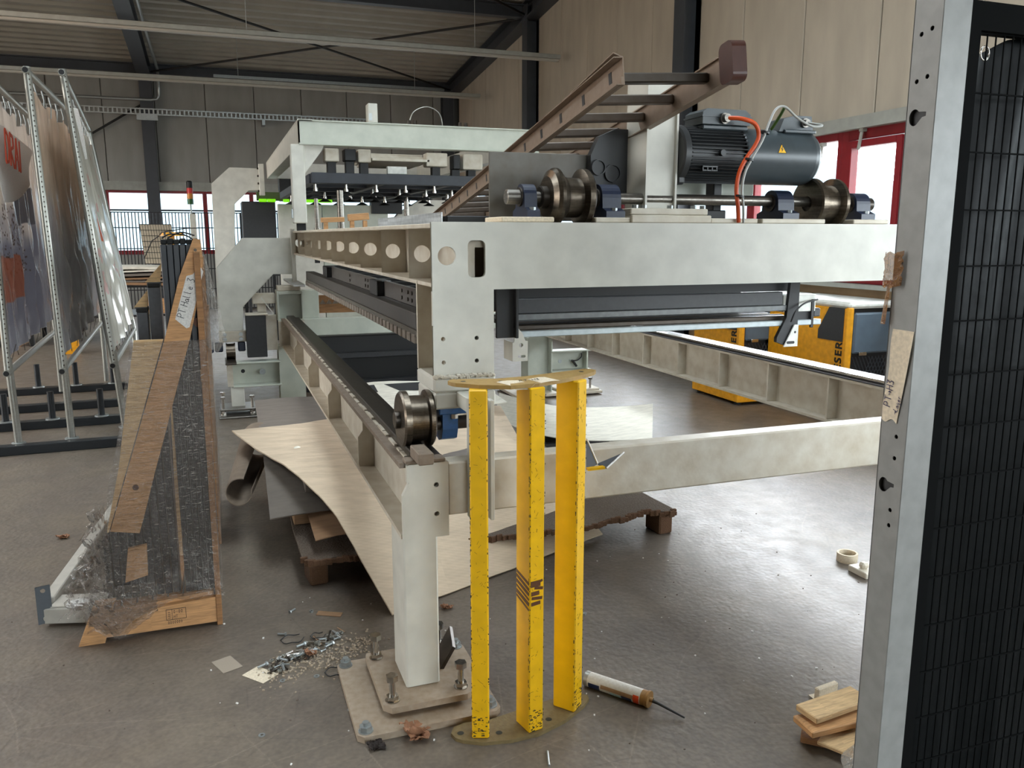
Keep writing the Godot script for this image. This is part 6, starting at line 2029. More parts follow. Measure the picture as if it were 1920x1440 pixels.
	b.lathe(Vector3(-0.20, 0.0, -4.6), Vector3.UP, [[0, 0.12], [0.015, 0.12], [0.02, 0.02]], 24)
	var hood := solo("warning_hood", b, M.kyellow, "low yellow hood with black stripes on a pole behind the crate's top", "hood", "", Vector3(-0.20, 0, -4.6))
	b = MB.new()
	for i in 9:
		var a := TAU * i / 9.0
		b.bar(Vector3(-0.20 + 0.058 * cos(a), 1.603, -4.6 + 0.058 * sin(a)), Vector3(-0.20 + 0.042 * cos(a + 0.35), 1.617, -4.6 + 0.042 * sin(a + 0.35)), 0.014, 0.003)
	part("stripe", b, M.black, hood).set_meta("kind", "stuff")
	# light metal corner frame on the floor at the crate's left
	t = thing("corner_profile", "pale grey metal corner profile with dark end bracket, left of the crate", "profile", Vector3(-0.73, 0, -3.7))
	b = MB.new(); b.bar(Vector3(-0.748, 0.065, -3.70), Vector3(-0.60, 0.065, -5.1), 0.05, 0.075, Vector3.UP, 0.004); part("long_bar", b, M.alu_pale, t)
	b = MB.new(); b.bar(Vector3(-0.755, 0.045, -3.66), Vector3(-0.40, 0.045, -3.56), 0.05, 0.065, Vector3.UP, 0.003); b.bar(Vector3(-0.72, 0.08, -3.70), Vector3(-0.48, 0.08, -3.64), 0.12, 0.004); part("short_bar", b, M.alu_pale, t)
	b = MB.new()
	var pl := MB.rrect(-0.026, 0.026, 0.015, 0.178, 0.012, 4)
	b.holed(-0.027, 0.027, 0.10, 0.178, MB.circ(Vector2(0.0, 0.158), 0.010, 12), Vector3(-0.752, 0, -3.635), Vector3(0.96, 0, -0.27), Vector3.UP, Vector3(0, 0, -0.006))
	b.holed(-0.027, 0.027, 0.015, 0.10, MB.circ(Vector2(0.0, 0.036), 0.010, 12), Vector3(-0.752, 0, -3.635), Vector3(0.96, 0, -0.27), Vector3.UP, Vector3(0, 0, -0.006))
	part("end_bracket", b, mt(Color(0.33, 0.35, 0.37), 0.45, 0.4, T.dirt, 4.0), t)
	b = MB.new(); b.cyl(Vector3(-0.63, 0.083, -3.64), Vector3(-0.63, 0.0845, -3.64), 0.045, 0.045, 24); var di := part("round_label", b, M.paper_white, t)
	b = MB.new(); scribble(b, "3", Vector3(-0.64, 0.0855, -3.63), Vector3.RIGHT, Vector3.FORWARD, 0.03, 0.003, Vector3.UP); part("handwriting", b, M.ink, di)

# ---------------------------------------------------------------- tube racks with hung film banners
func poster(b: MB, f: Callable, nu: int, nv: int) -> void:
	var P := []
	for i in nu + 1:
		var row := []
		for j in nv + 1: row.append(f.call(float(i) / nu, float(j) / nv))
		P.append(row)
	var nr := func(i: int, j: int) -> Vector3:
		return (P[mini(i + 1, nu)][j] - P[maxi(i - 1, 0)][j]).cross(P[i][mini(j + 1, nv)] - P[i][maxi(j - 1, 0)]).normalized()
	for i in nu:
		for j in nv:
			var q := [[i, j], [i + 1, j], [i + 1, j + 1], [i, j + 1]]
			for k in [0, 2, 1, 0, 3, 2]:
				var a: Array = q[k]
				b.put(P[a[0]][a[1]], nr.call(a[0], a[1]), Vector2(float(a[0]) / nu, float(a[1]) / nv))

func banner_mat(fn: Callable) -> StandardMaterial3D:
	var w := 160
	var d := PackedByteArray(); d.resize(w * w * 3)
	for y in w:
		for x in w:
			var c: Color = fn.call((x + 0.5) / w, (y + 0.5) / w)
			d[(y * w + x) * 3] = clampi(int(c.r * 255), 0, 255)
			d[(y * w + x) * 3 + 1] = clampi(int(c.g * 255), 0, 255)
			d[(y * w + x) * 3 + 2] = clampi(int(c.b * 255), 0, 255)
	var m := StandardMaterial3D.new()
	m.albedo_texture = ImageTexture.create_from_image(Image.create_from_data(w, w, false, Image.FORMAT_RGB8, d))
	m.roughness = 0.22
	m.metallic = 0.0
	m.cull_mode = BaseMaterial3D.CULL_DISABLED
	m.backlight_enabled = true
	m.backlight = Color(0.7, 0.7, 0.7)
	return m

func tube_frame(label: String, foot: Vector3, knee: Vector3, top: Vector3, bk: Vector3, bt: Vector3, ban_label: String, mat: Material, seed_: int) -> void:
	# foot..knee..top: front post; bk: back post at knee height, bt: back post at the top
	var t := thing("tube_rack", label, "rack", foot, "tube racks with hung banners")
	var b := MB.new(); b.tube([foot, knee + Vector3(0.0, 0.12, 0.02)], 0.026, 14); part("foot_tube", b, M.galv, t)
	b = MB.new(); b.lathe(foot, Vector3.UP, [[0, 0.05], [0.012, 0.05], [0.016, 0.03]], 16); part("foot_collar", b, M.zinc, t)
	b = MB.new()
	var kk := knee + Vector3(-0.005, 0.0, 0.03)
	b.tube([kk, top], 0.026, 16)
	var po := part("front_post", b, M.galv, t)
	for q in [[kk + Vector3(0, 0.01, 0.0605), (kk - bk)], [top + Vector3(0, -0.03, 0.0605), (top - bt)]]:
		var dv: Vector3 = q[1].normalized()
		b = MB.new(); b.cyl(q[0] + dv * 0.0003, q[0] + dv * 0.001, 0.019, 0.019, 16)
		part("open_end", b, M.black, po)
	b = MB.new()
	var n := 62
	for i in n:
		var p := kk.lerp(top, (i + 0.5) / n)
		b.box(p + Vector3(0.012, 0, 0.023), Vector3(0.008, 0.011, 0.006), Basis(Vector3.UP, 0.5))
	part("eyelets", b, M.steel_dark, po).set_meta("kind", "stuff")
	b = MB.new(); b.tube([Vector3(bk.x, 0.04, bk.z), bk, bt], 0.024, 14); part("rear_post", b, M.galv, t)
	b = MB.new(); b.tube([top + Vector3(0, -0.03, 0.06), bt + Vector3(0, -0.02, 0)], 0.024, 14); part("top_bar", b, M.galv, t)
	b = MB.new(); b.tube([kk + Vector3(0, 0.01, 0.06), bk], 0.024, 14); part("bottom_bar", b, M.galv, t)
	var rng := RandomNumberGenerator.new(); rng.seed = seed_
	for i in 9:
		b = MB.new()
		var k := (i + 0.7) / 9.5
		var p := (top + Vector3(0, -0.06, 0)).lerp(bt + Vector3(0, -0.04, 0), k)
		b.tube([p + Vector3(0, -0.02, 0), p + Vector3(0.012, -0.09, 0), p + Vector3(0.004, -0.155 - rng.randf() * 0.03, 0)], 0.005, 6)
		part("hook", b, M.zinc, t)
	b = MB.new()
	for i in 8:
		var p := (kk + Vector3(0, 0.06, 0)).lerp(bk, (i + 0.7) / 9.0)
		b.tube([p + Vector3(0, 0.02, 0), p + Vector3(rng.randf_range(-0.03, 0.03), 0.13, rng.randf_range(-0.05, 0.05))], 0.003, 5)
	part("tie_wire", b, M.steel_dark, t).set_meta("kind", "stuff")
	# banner
	var fn := noise(seed_, 1.0, 3)
	b = MB.new()
	var a0 := top + Vector3(0.012, -0.17, -0.02)
	var a1 := bt + Vector3(0.012, -0.20, 0.05)
	var b0 := kk + Vector3(0.012, 0.12, 0)
	var b1 := bk + Vector3(0.012, 0.14, 0.05)
	var out := Vector3.UP.cross(bt - top).normalized()
	poster(b, func(u: float, w: float) -> Vector3:
		var p: Vector3 = a0.lerp(a1, u).lerp(b0.lerp(b1, u), w)
		var edge := sin(u * PI)
		var fold := 0.05 * fn.get_noise_2d(u * 6.0 - w * 0.8, w * 0.5) + 0.022 * sin(u * 34.0 + w * 3.0 + fn.get_noise_2d(w * 2.0, 0.0) * 4.0) * smoothstep(0.25, 0.7, w)
		return p - out * (fold * edge) + Vector3(0, 0.03 * sin(u * 27.0) * (1.0 - w), 0), 90, 50)
	solo("film_banner", b, mat, ban_label, "banner", "banners hung in the tube racks", b0)

func racks() -> void:
	var n := noise(55, 1.0, 4)
	var grad := func(c0: Color, c1: Color, at: float, soft: float, amp: float) -> Callable:
		return func(u: float, w: float) -> Color:
			var k := smoothstep(at - soft, at + soft, w + 0.12 * n.get_noise_2d(u * 5.0, w * 2.0))
			return c0.lerp(c1, k) * (1.0 + amp * n.get_noise_2d(u * 30.0, w * 3.0))
	var m2 := banner_mat(grad.call(Color(0.70, 0.61, 0.53), Color(0.46, 0.45, 0.46), 0.48, 0.15, 0.12))
	var m3 := banner_mat(func(u: float, w: float) -> Color:
		var c := Color(0.76, 0.75, 0.70) * (1.0 + 0.08 * n.get_noise_2d(u * 40.0, w * 2.0))
		if absf(u - 0.30 - 0.25 * (w - 0.45)) < 0.05 and w > 0.40 and w < 0.56: c = Color(0.72, 0.33, 0.22)
		if n.get_noise_2d(u * 7.0, w * 5.0) > 0.42: c = c.lerp(Color(0.8, 0.5, 0.5), 0.5)
		return c)
	var m1 := banner_mat(func(u: float, w: float) -> Color:
		var k := smoothstep(0.38, 0.6, w + 0.15 * n.get_noise_2d(u * 4.0, w * 3.0))
		var c := Color(0.74, 0.70, 0.66).lerp(Color(0.40, 0.40, 0.44), k)
		if u < 0.5 and w > 0.40 and w < 0.70 and absf(n.get_noise_2d(u * 16.0, w * 14.0)) < 0.035: c = Color(0.25, 0.20, 0.18)
		if u < 0.35 and w > 0.62 and w < 0.80: c = c.lerp(Color(0.50, 0.28, 0.20), 0.8)
		if u > 0.35 and u < 0.8 and w > 0.30 and w < 0.48: c = Color(0.30, 0.30, 0.32)
		return c)
	tube_frame("galvanised tube rack, leftmost, cut by the picture's edge, beside the red lettered flap", Vector3(-1.47, 0.06, -6.87), Vector3(-1.475, 0.60, -6.86), Vector3(-1.47, 2.78, -6.88), Vector3(-1.55, 0.66, -9.25), Vector3(-1.53, 2.70, -8.95), "grey printed film banner in the leftmost rack, under the red lettered flap", m1, 3)
	tube_frame("galvanised tube rack, middle one, with brown and grey banner", Vector3(-1.119, 0.06, -6.91), Vector3(-1.122, 0.59, -6.90), Vector3(-1.174, 2.775, -6.90), Vector3(-1.19, 0.68, -9.75), Vector3(-1.18, 2.72, -9.70), "brown and grey film banner hung in the middle tube rack", m2, 9)
	tube_frame("galvanised tube rack nearest the wrapped crate, with whitish banner", Vector3(-0.772, 0.06, -7.2), Vector3(-0.811, 0.573, -7.2), Vector3(-0.989, 2.823, -7.2), Vector3(-0.82, 0.66, -9.1), Vector3(-1.16, 2.70, -9.85), "whitish film banner with reddish print hung in the rack nearest the crate", m3, 15)
	# rolled-over end of the white sheet between the last two racks
	var b := MB.new()
	b.sheet(func(u: float, w: float) -> Vector3:
		var an := w * 2.6
		return Vector3(-1.10 + 0.10 * u + 0.03 * sin(an), 2.66 - 0.02 * u - (0.44 - 0.04 * u) * minf(1.0, w * 1.6) + 0.05 * maxf(0.0, w - 0.62), -7.95 + 0.02 * u - 0.05 * (1.0 - cos(an))), 8, 16, 0.002)
	solo("rolled_sheet", b, M.paper_white, "white sheet folded over the top bar between the middle and right racks", "sheet")
	# white flap with red letters
	b = MB.new()
	var flap := func(u: float, w: float) -> Vector3:
		return Vector3(-1.43 - 0.02 * sin(w * 3.0), lerpf(2.42 - 0.10 * u, 1.84 + 0.18 * u * u, w), lerpf(-7.05, -8.3, u) + 0.25 * w * u)
	b.sheet(flap, 14, 14, 0.002)
	var fl := solo("lettered_flap", b, M.paper_white, "white folded flap with red letters at the left edge, on the leftmost rack", "sheet")
	b = MB.new()
	scribble(b, "DRAI", Vector3(-1.40, 2.13, -7.10), Vector3(0, -0.09, -1.0).normalized(), Vector3(0.02, 1, -0.09).normalized(), 0.24, 0.022, Vector3.RIGHT, 0.62)
	part("red_letters", b, mt(Color(0.72, 0.24, 0.12), 0.5), fl)
	# dark base rails with pins
	var rails := [[-6.80, 0.0, "nearest dark floor rail under the tube racks"], [-7.68, 0.24, "second dark floor rail with three upright pins"], [-8.45, 0.0, "third dark floor rail, without pins, in the racks' shadow"], [-9.40, 0.24, "farthest dark floor rail with three upright pins"]]
	for q in rails:
		var t := thing("base_rail", q[2], "floor rail", Vector3(-1.6, 0, q[0]), "dark floor rails of the tube racks")
		b = MB.new(); b.bar(Vector3(-3.2, 0.035, q[0] + 0.05), Vector3(-0.72 if q[0] > -8.0 else -0.95, 0.035, q[0] - 0.02), 0.09, 0.07, Vector3.UP, 0.004); part("beam", b, M.rail_dark, t)
		if q[1] > 0.0:
			for x in [-1.72 if q[0] > -8 else -1.78, -1.375 if q[0] > -8 else -1.433, -1.00 if q[0] > -8 else -1.084]:
				b = MB.new(); b.cyl(Vector3(x, 0.07, q[0]), Vector3(x, 0.07 + q[1], q[0]), 0.026, 0.026, 14)
				var pn := part("pin", b, M.rail_dark, t)
				b = MB.new(); b.lathe(Vector3(x, 0.07, q[0]), Vector3.UP, [[0, 0.055], [0.012, 0.055], [0.012, 0.03]], 16); part("collar", b, M.zinc, pn)

# ---------------------------------------------------------------- pallets and cardboard under the track
func cardboard() -> void:
	# moulded pallet under the sheets
	var t := thing("pallet", "dark pressed-wood pallet with torn edge under the cardboard sheets", "pallet", Vector3(1.2, 0, -4.2))
	var fn := noise(5, 1.0, 3)
	var p := []
	for q in [[0.30, -4.55], [0.29, -4.1], [0.295, -3.70], [0.34, -3.63], [0.45, -3.66], [0.60, -3.62], [0.80, -3.68], [1.2, -3.66], [1.75, -3.64], [1.86, -3.70], [1.95, -3.69], [2.04, -3.735], [2.12, -3.76], [2.20, -3.70], [2.25, -3.68], [2.27, -3.74], [2.25, -4.06], [2.0, -4.10], [1.9, -4.8]]: p.append(Vector2(q[0], q[1]))
	var b := MB.new()
	b.prism(p, Vector3(0, 0.118, 0), Vector3.RIGHT, Vector3.BACK, Vector3(0, 0.016, 0))
	part("deck", b, M.pressed, t)
	b = MB.new()
	var rng := RandomNumberGenerator.new(); rng.seed = 14
	for i in range(2, 15):
		var a: Vector2 = p[i]
		var c: Vector2 = p[i + 1]
		var n := int(ceil((c - a).length() / 0.03))
		for k in n:
			var e := a.lerp(c, (k + 0.5) / n)
			b.box(Vector3(e.x, 0.122 + rng.randf_range(-0.006, 0.006), e.y + 0.004), Vector3(0.034, rng.randf_range(0.022, 0.036), rng.randf_range(0.008, 0.02)), Basis(Vector3.UP, rng.randf_range(-0.4, 0.4)), 0.003)
	part("torn_edge", b, M.pressed_edge, t).set_meta("kind", "stuff")
	for q in [[0.36, -3.74], [2.215, -3.78], [1.25, -3.80], [0.36, -4.45], [1.85, -4.6]]:
		b = MB.new(); b.box(Vector3(q[0], 0.059, q[1]), Vector3(0.085, 0.118, 0.14), Basis(Vector3.UP, 0.1), 0.008)
		part("foot_block", b, M.pressed_edge, t)
	# stack of grey sheets, the upper one drooping
	for k in 3:
		b = MB.new()
		b.ub(0.30 + 0.03 * k, 1.35 - 0.02 * k, 0.136 + 0.09 * k, 0.222 + 0.09 * k, -6.0, -4.15 + 0.02 * k, 0.004)
		solo("sheet_stack", b, M.card_brown if k == 0 else M.card_grey, "bundle of flat cardboard on the pressed-wood pallet, " + ["lowest of three", "middle of three", "topmost of three"][k], "cardboard", "cardboard bundles on the pallet")
	b = MB.new()
	b.sheet(func(u: float, w: float) -> Vector3:
		var y := 0.43 - 0.19 * pow(maxf(0.0, w - 0.60) / 0.40, 1.8) + 0.006 * sin(u * 6.0)
		return Vector3(lerpf(0.205, 0.98, u) - 0.03 * w, y, lerpf(-6.05, -3.97 - 0.08 * u, w)), 8, 24, 0.006)
	var gs := solo("grey_sheet", b, M.card_grey, "dark grey corrugated sheet drooping over the pallet's left side", "cardboard")
	b = MB.new()
	for q in [0.12, 0.22, 0.46, 0.56]:
		for j in 12:
			var w0 := j / 12.0
			var w1 := (j + 1) / 12.0
			var f := func(w: float) -> Vector3: return Vector3(lerpf(0.205, 0.98, q * 0.6) - 0.03 * w, 0.4325 - 0.19 * pow(maxf(0.0, w - 0.60) / 0.40, 1.8) + 0.006 * sin(q * 0.6 * 6.0), lerpf(-6.05, -3.97 - 0.05 * q, w))
			b.bar(f.call(w0), f.call(w1), 0.005, 0.003)
	part("crease", b, M.dark, gs).set_meta("kind", "stuff")
	# brown sheet peeping out below
	b = MB.new()
	b.sheet(func(u: float, w: float) -> Vector3: return Vector3(lerpf(0.36, 0.75, u), 0.235 - 0.03 * w + 0.01 * sin(u * 5.0), lerpf(-4.3, -3.70 - 0.06 * u, w)), 4, 6, 0.004)
	solo("brown_sheet", b, M.card_brown, "small brown cardboard piece peeping out below the grey sheet", "cardboard")
	# big beige sheet sloping from the stack to the floor
	var BL := Vector3(0.031, 0, -4.869)
	var FL := Vector3(0.619, 0, -3.242)
	var FR := Vector3(1.885, 0, -3.805)
	var prof := [[0.0, 0.47], [0.15, 0.452], [0.3, 0.444], [0.4, 0.438], [0.5, 0.416], [0.633, 0.371], [0.724, 0.318], [0.807, 0.226], [0.861, 0.159], [0.938, 0.074], [1.0, 0.006]]
	var hy := func(s: float) -> float:
		for i in prof.size() - 1:
			if s <= prof[i + 1][0]: return lerpf(prof[i][1], prof[i + 1][1], (s - prof[i][0]) / (prof[i + 1][0] - prof[i][0]))
		return prof[-1][1]
	var big := func(u: float, w: float) -> Vector3:
		var q: Vector3 = BL.lerp(FL, w) + (FR - FL) * u
		var y: float = hy.call(w)
		if w > 0.9: y = maxf(y, 0.006)
		y += 0.012 * sin(u * PI) * sin(w * PI) - 0.03 * u * (1.0 - w) + 0.03 * maxf(0.0, 0.2 - w) * maxf(0.0, 0.3 - u) * 10.0 + 0.004 * fn.get_noise_2d(u * 6.0, w * 6.0)
		return Vector3(q.x, y, q.z)
	b = MB.new()
	b.sheet(big, 28, 48, 0.007)
	var bs := solo("beige_sheet", b, M.card, "big beige cardboard sheet curving from the stack down to the floor", "cardboard")
	b = MB.new()
	for q in [[0.05, 0.02, 0.05, 0.98, 0.006], [0.0, 0.80, 1.0, 0.83, 0.004], [0.0, 0.12, 0.9, 0.10, 0.004]]:
		for k in 16:
			b.bar(big.call(lerpf(q[0], q[2], k / 16.0), lerpf(q[1], q[3], k / 16.0)) + Vector3(0, 0.001, 0), big.call(lerpf(q[0], q[2], (k + 1) / 16.0), lerpf(q[1], q[3], (k + 1) / 16.0)) + Vector3(0, 0.001, 0), q[4], 0.003)
	part("crease", b, mt(Color(0.45, 0.38, 0.31), 0.9), bs).set_meta("kind", "stuff")
	for q in [[0.13, 0.28, 0.03], [0.24, 0.70, 0.045], [0.30, 0.72, 0.03], [0.06, 0.80, 0.03], [0.10, 0.90, 0.03]]:
		b = MB.new()
		var c: Vector3 = big.call(q[0], q[1])
		b.sheet(func(u: float, w: float) -> Vector3: return c + Vector3((u - 0.5) * q[2] * 1.6, 0.003 + 0.012 * sin(u * PI) * (1.0 - w), (w - 0.5) * q[2] * 0.7 - u * 0.02), 6, 4, 0.001)
		part("torn_flap", b, M.card_white, bs)
	b = MB.new()
	for i in 70:
		var u := rng.randf_range(0.16, 0.36)
		var w := 0.66 + rng.randf_range(-0.03, 0.07) + (u - 0.25) * 0.1
		b.bar(big.call(u, w) + Vector3(0, 0.0012, 0), big.call(u + rng.randf_range(0.02, 0.09), w) + Vector3(0, 0.0012, 0), 0.0025, 0.001)
	for i in 14:
		var u := rng.randf_range(0.40, 0.50)
		var w := 0.86 + rng.randf_range(-0.03, 0.03)
		b.bar(big.call(u, w) + Vector3(0, 0.0012, 0), big.call(u + rng.randf_range(0.03, 0.09), w - 0.02) + Vector3(0, 0.0012, 0), 0.003, 0.001)
	part("scuff_marks", b, mt(Color(0.30, 0.27, 0.24), 0.9), bs).set_meta("kind", "stuff")
	# second beige sheet lying further right under the cross beam
	b = MB.new()
	b.sheet(func(u: float, w: float) -> Vector3: return Vector3(lerpf(1.0, 1.95, u) - 0.25 * w, 0.30 + 0.03 * sin(u * 4.0) + 0.06 * (1.0 - w), lerpf(-5.6, -4.3, w) - 0.1 * u), 10, 10, 0.006)
	solo("flat_sheet", b, M.card, "beige cardboard sheet lying flat behind the big curved one", "cardboard")
	b = MB.new()
	b.ub(1.05, 1.9, 0.136, 0.29, -5.4, -4.4, 0.01)
	solo("sheet_stack", b, M.card_grey, "grey cardboard bundle under the flat sheet, right of the big curved one", "cardboard", "cardboard bundles on the pallet")
	# white sheet with a curled left side on the right
	b = MB.new()
	b.sheet(func(u: float, w: float) -> Vector3:
		var q := Vector3(1.88, 0, -5.62).lerp(Vector3(2.20, 0, -6.45), w).lerp(Vector3(2.887, 0, -5.056).lerp(Vector3(3.44, 0, -6.03), w), u)
		var y := 0.16 + 0.10 * pow(maxf(0.0, 0.45 - u) / 0.45, 2.0) - 0.03 * sin(clampf((u - 0.2) / 0.8, 0.0, 1.0) * PI) + 0.03 * w
		return Vector3(q.x, y, q.z), 30, 10, 0.006)
	var ws := solo("white_sheet", b, M.card_white, "whitish cardboard sheet with curled edge on the floor beyond the yellow guard", "cardboard")
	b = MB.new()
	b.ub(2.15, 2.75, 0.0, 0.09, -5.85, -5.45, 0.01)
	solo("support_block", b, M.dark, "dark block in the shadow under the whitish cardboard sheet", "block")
	b = MB.new(); b.cyl(Vector3(3.38, 0.165, -6.0), Vector3(3.38, 0.172, -6.0), 0.02, 0.02, 12); part("plug", b, M.steel_dark, ws)
	# printed sheet between the girders
	b = MB.new()
	b.sheet(func(u: float, w: float) -> Vector3: return Vector3(lerpf(0.95, 1.9, u), 0.46 - 0.04 * w + 0.01 * sin(u * 7.0), lerpf(-6.3, -5.4, w)), 6, 6, 0.005)
	var ps := solo("printed_sheet", b, M.card_white, "white cardboard sheet with a dark printed patch behind the track wheel", "cardboard")
	b = MB.new(); b.quad(Vector3(1.05, 0.469, -6.2), Vector3(1.5, 0.469, -6.2), Vector3(1.5, 0.457, -5.95), Vector3(1.05, 0.457, -5.95), Vector3.UP); b.quad(Vector3(1.2, 0.446, -5.8), Vector3(1.32, 0.446, -5.8), Vector3(1.32, 0.437, -5.6), Vector3(1.2, 0.437, -5.6), Vector3.UP); part("print_patch", b, M.anthracite, ps)
	# curled cardboard at the left edge, its brown darkened to suggest shade
	b = MB.new()
	b.sheet(func(u: float, w: float) -> Vector3:
		var an := w * 5.2 + 1.2
		var r := lerpf(0.07, 0.105, u) - 0.006 * w
		var c := Vector3(0.045, 0.275, -4.36).lerp(Vector3(0.19, 0.34, -5.25), u)
		return c + Vector3(cos(an) * r, sin(an) * r, -0.02 * sin(an)), 6, 26, 0.004)
	solo("curled_sheet", b, mt(Color(0.47, 0.41, 0.35), 0.85, 0.0, T.card, 1.5), "curled brown cardboard roll coloured darker for shade, hanging out left of the stack", "cardboard")

# ---------------------------------------------------------------- small things on the floor
func debris() -> void:
	var rng := RandomNumberGenerator.new(); rng.seed = 99
	# sealant cartridge
	var a := Vector3(1.168, 0.028, -2.472)
	var e := Vector3(1.318, 0.028, -2.268)
	var d := (e - a).normalized()
	var t := thing("sealant_cartridge", "used sealant cartridge with long grey nozzle lying on the floor right of the guard", "cartridge", Vector3(1.24, 0, -2.37))
	var L := (e - a).length()
	var b := MB.new(); b.lathe(a, d, [[0.0, 0.0], [0.0, 0.024], [0.004, 0.027], [0.02, 0.027]], 24); part("rear_rim", b, M.galv, t)
	b = MB.new(); b.cyl(a + d * 0.02, a + d * 0.225, 0.0266, 0.0266, 32, false, false)
	var tubew := part("tube", b, mt(Color(0.80, 0.79, 0.76), 0.4, 0.0, T.grime, 12.0), t)
	for q in [[0.025, 0.07, -2.4, 0.1, Color(0.06, 0.12, 0.28)], [0.075, 0.20, -0.2, 0.35, Color(0.62, 0.50, 0.38)], [0.11, 0.155, -2.2, -0.3, Color(0.62, 0.76, 0.80)], [0.155, 0.195, -2.4, 0.0, Color(0.05, 0.14, 0.33)], [0.20, 0.222, -2.6, 0.5, Color(0.85, 0.27, 0.06)]]:
		b = MB.new()
		var sx := Vector3(d.z, 0, -d.x)
		for k in 12:
			var a0: float = lerpf(q[2], q[3], k / 12.0)
			var a1: float = lerpf(q[2], q[3], (k + 1) / 12.0)
			var n0 := -sx * cos(a0) + Vector3.UP * sin(a0)
			var n1 := -sx * cos(a1) + Vector3.UP * sin(a1)
			b.squad(a + d * q[0] + n0 * 0.0269, a + d * q[0] + n1 * 0.0269, a + d * q[1] + n1 * 0.0269, a + d * q[1] + n0 * 0.0269, n0, n1, n1, n0)
		part("label_patch", b, mt(q[4], 0.4, 0.0, T.grime, 12.0), tubew)
	b = MB.new()
	b.lathe(a, d, [[0.0225 * 10, 0.0268], [L - 0.012, 0.0268], [L - 0.008, 0.029], [L, 0.029], [L, 0.008], [L + 0.012, 0.008]], 24)
	part("front_rim", b, mt(Color(0.60, 0.45, 0.25), 0.5, 0.1, T.grime, 15.0), t)
	b = MB.new(); b.tube([e, e + d * 0.03 + Vector3(0, -0.004, 0), Vector3(1.392, 0.006, -2.163)], 0.007, 12, 0.003); part("nozzle", b, M.dark, t)
	# tape ring
	b = MB.new()
	b.lathe(Vector3(2.885, 0.0, -3.08), Vector3.UP, [[0.0, 0.040], [0.0, 0.050], [0.042, 0.050], [0.042, 0.040], [0.0, 0.040]], 32)
	solo("tape_core", b, M.paper, "small beige cardboard ring on the floor left of the grey post", "ring")
	b = MB.new(); b.ub(2.80, 2.95, 0.0, 0.03, -2.98, -2.86, 0.004); b.hexhead(Vector3(2.84, 0.03, -2.92), Vector3.UP, 0.016, 0.02); b.ub(2.82, 2.86, 0.03, 0.06, -2.94, -2.90, 0.01)
	solo("floor_bracket", b, M.cream_old, "small plate with a bolt on the floor, half hidden by the grey post", "bracket")
	# broken boards at the lower right
	var wb := [[Vector3(1.80, 0.105, -1.93), Vector3(0.24, 0.022, 0.09), 0.10, 0.02, M.wood_pale, "topmost pale board of the scrap wood pile beside the grey post"],
		[Vector3(1.79, 0.075, -1.90), Vector3(0.26, 0.022, 0.10), -0.05, 0.04, M.wood, "second board under the topmost in the scrap wood pile"],
		[Vector3(1.80, 0.045, -1.86), Vector3(0.20, 0.014, 0.12), 0.5, 0.10, M.wood_pale, "grooved splintered board in the middle of the scrap wood pile"],
		[Vector3(1.78, 0.02, -1.85), Vector3(0.26, 0.02, 0.07), -0.75, 0.0, M.wood_brown, "lowest slanted board of the scrap wood pile"],
		[Vector3(1.86, 0.06, -1.80), Vector3(0.05, 0.09, 0.03), 0.3, 0.2, M.wood, "short upright block in front of the scrap wood pile"]]
	for q in wb:
		b = MB.new(); b.box(q[0], q[1], Basis(Vector3.UP, q[2]) * Basis(Vector3.BACK, q[3]), 0.003)
		solo("scrap_board", b, q[4], q[5], "board", "scrap boards by the grey post")
	b = MB.new(); b.ub(1.88, 1.98, 0.002, 0.004, -2.14, -2.0); b.box(Vector3(1.92, 0.03, -2.10), Vector3(0.10, 0.055, 0.02), Basis(Vector3.UP, 0.15), 0.004)
	solo("card_scrap", b, M.paper, "small beige cardboard scrap behind the pile of broken boards", "cardboard")
	b = MB.new(); b.lathe(Vector3(1.74, 0.0, -1.69), Vector3.UP, [[0.0, 0.07], [0.06, 0.09], [0.10, 0.06], [0.115, 0.0]], 20)
	solo("plastic_bundle", b, M.film_milky, "crumpled milky plastic bundle at the bottom, left of the grey post", "bundle")
	# sweepings: bolts, washers, nails and a leaf
	var names := ["bolt", "washer", "nut", "metal_pin"]
	var proto := []
	b = MB.new(); b.hexhead(Vector3(0, 0.006, 0), Vector3.RIGHT, 0.0075, 0.006); b.cyl(Vector3(0.006, 0.006, 0), Vector3(0.035, 0.006, 0), 0.004, 0.004, 10); proto.append(b.mesh(Vector3.ZERO))
	b = MB.new(); b.lathe(Vector3(0, 0, 0), Vector3.UP, [[0, 0.005], [0, 0.011], [0.002, 0.011], [0.002, 0.005], [0, 0.005]], 14); proto.append(b.mesh(Vector3.ZERO))
	b = MB.new(); b.lathe(Vector3(0, 0, 0), Vector3.UP, [[0, 0.004], [0, 0.009], [0.008, 0.009], [0.008, 0.004], [0, 0.004]], 6); proto.append(b.mesh(Vector3.ZERO))
	b = MB.new(); b.cyl(Vector3(-0.035, 0.004, 0), Vector3(0.035, 0.004, 0), 0.0035, 0.0035, 8); proto.append(b.mesh(Vector3.ZERO))
	var lab := ["loose bolt", "loose washer", "loose nut", "loose metal pin"]
	var spots := []
	for i in 72:
		var k := rng.randf()
		spots.append([Vector3(0.12 + 0.26 * k + rng.randf_range(-0.03, 0.03), 0, -2.97 - 0.17 * k + rng.randf_range(-0.045, 0.045)), i % 4])
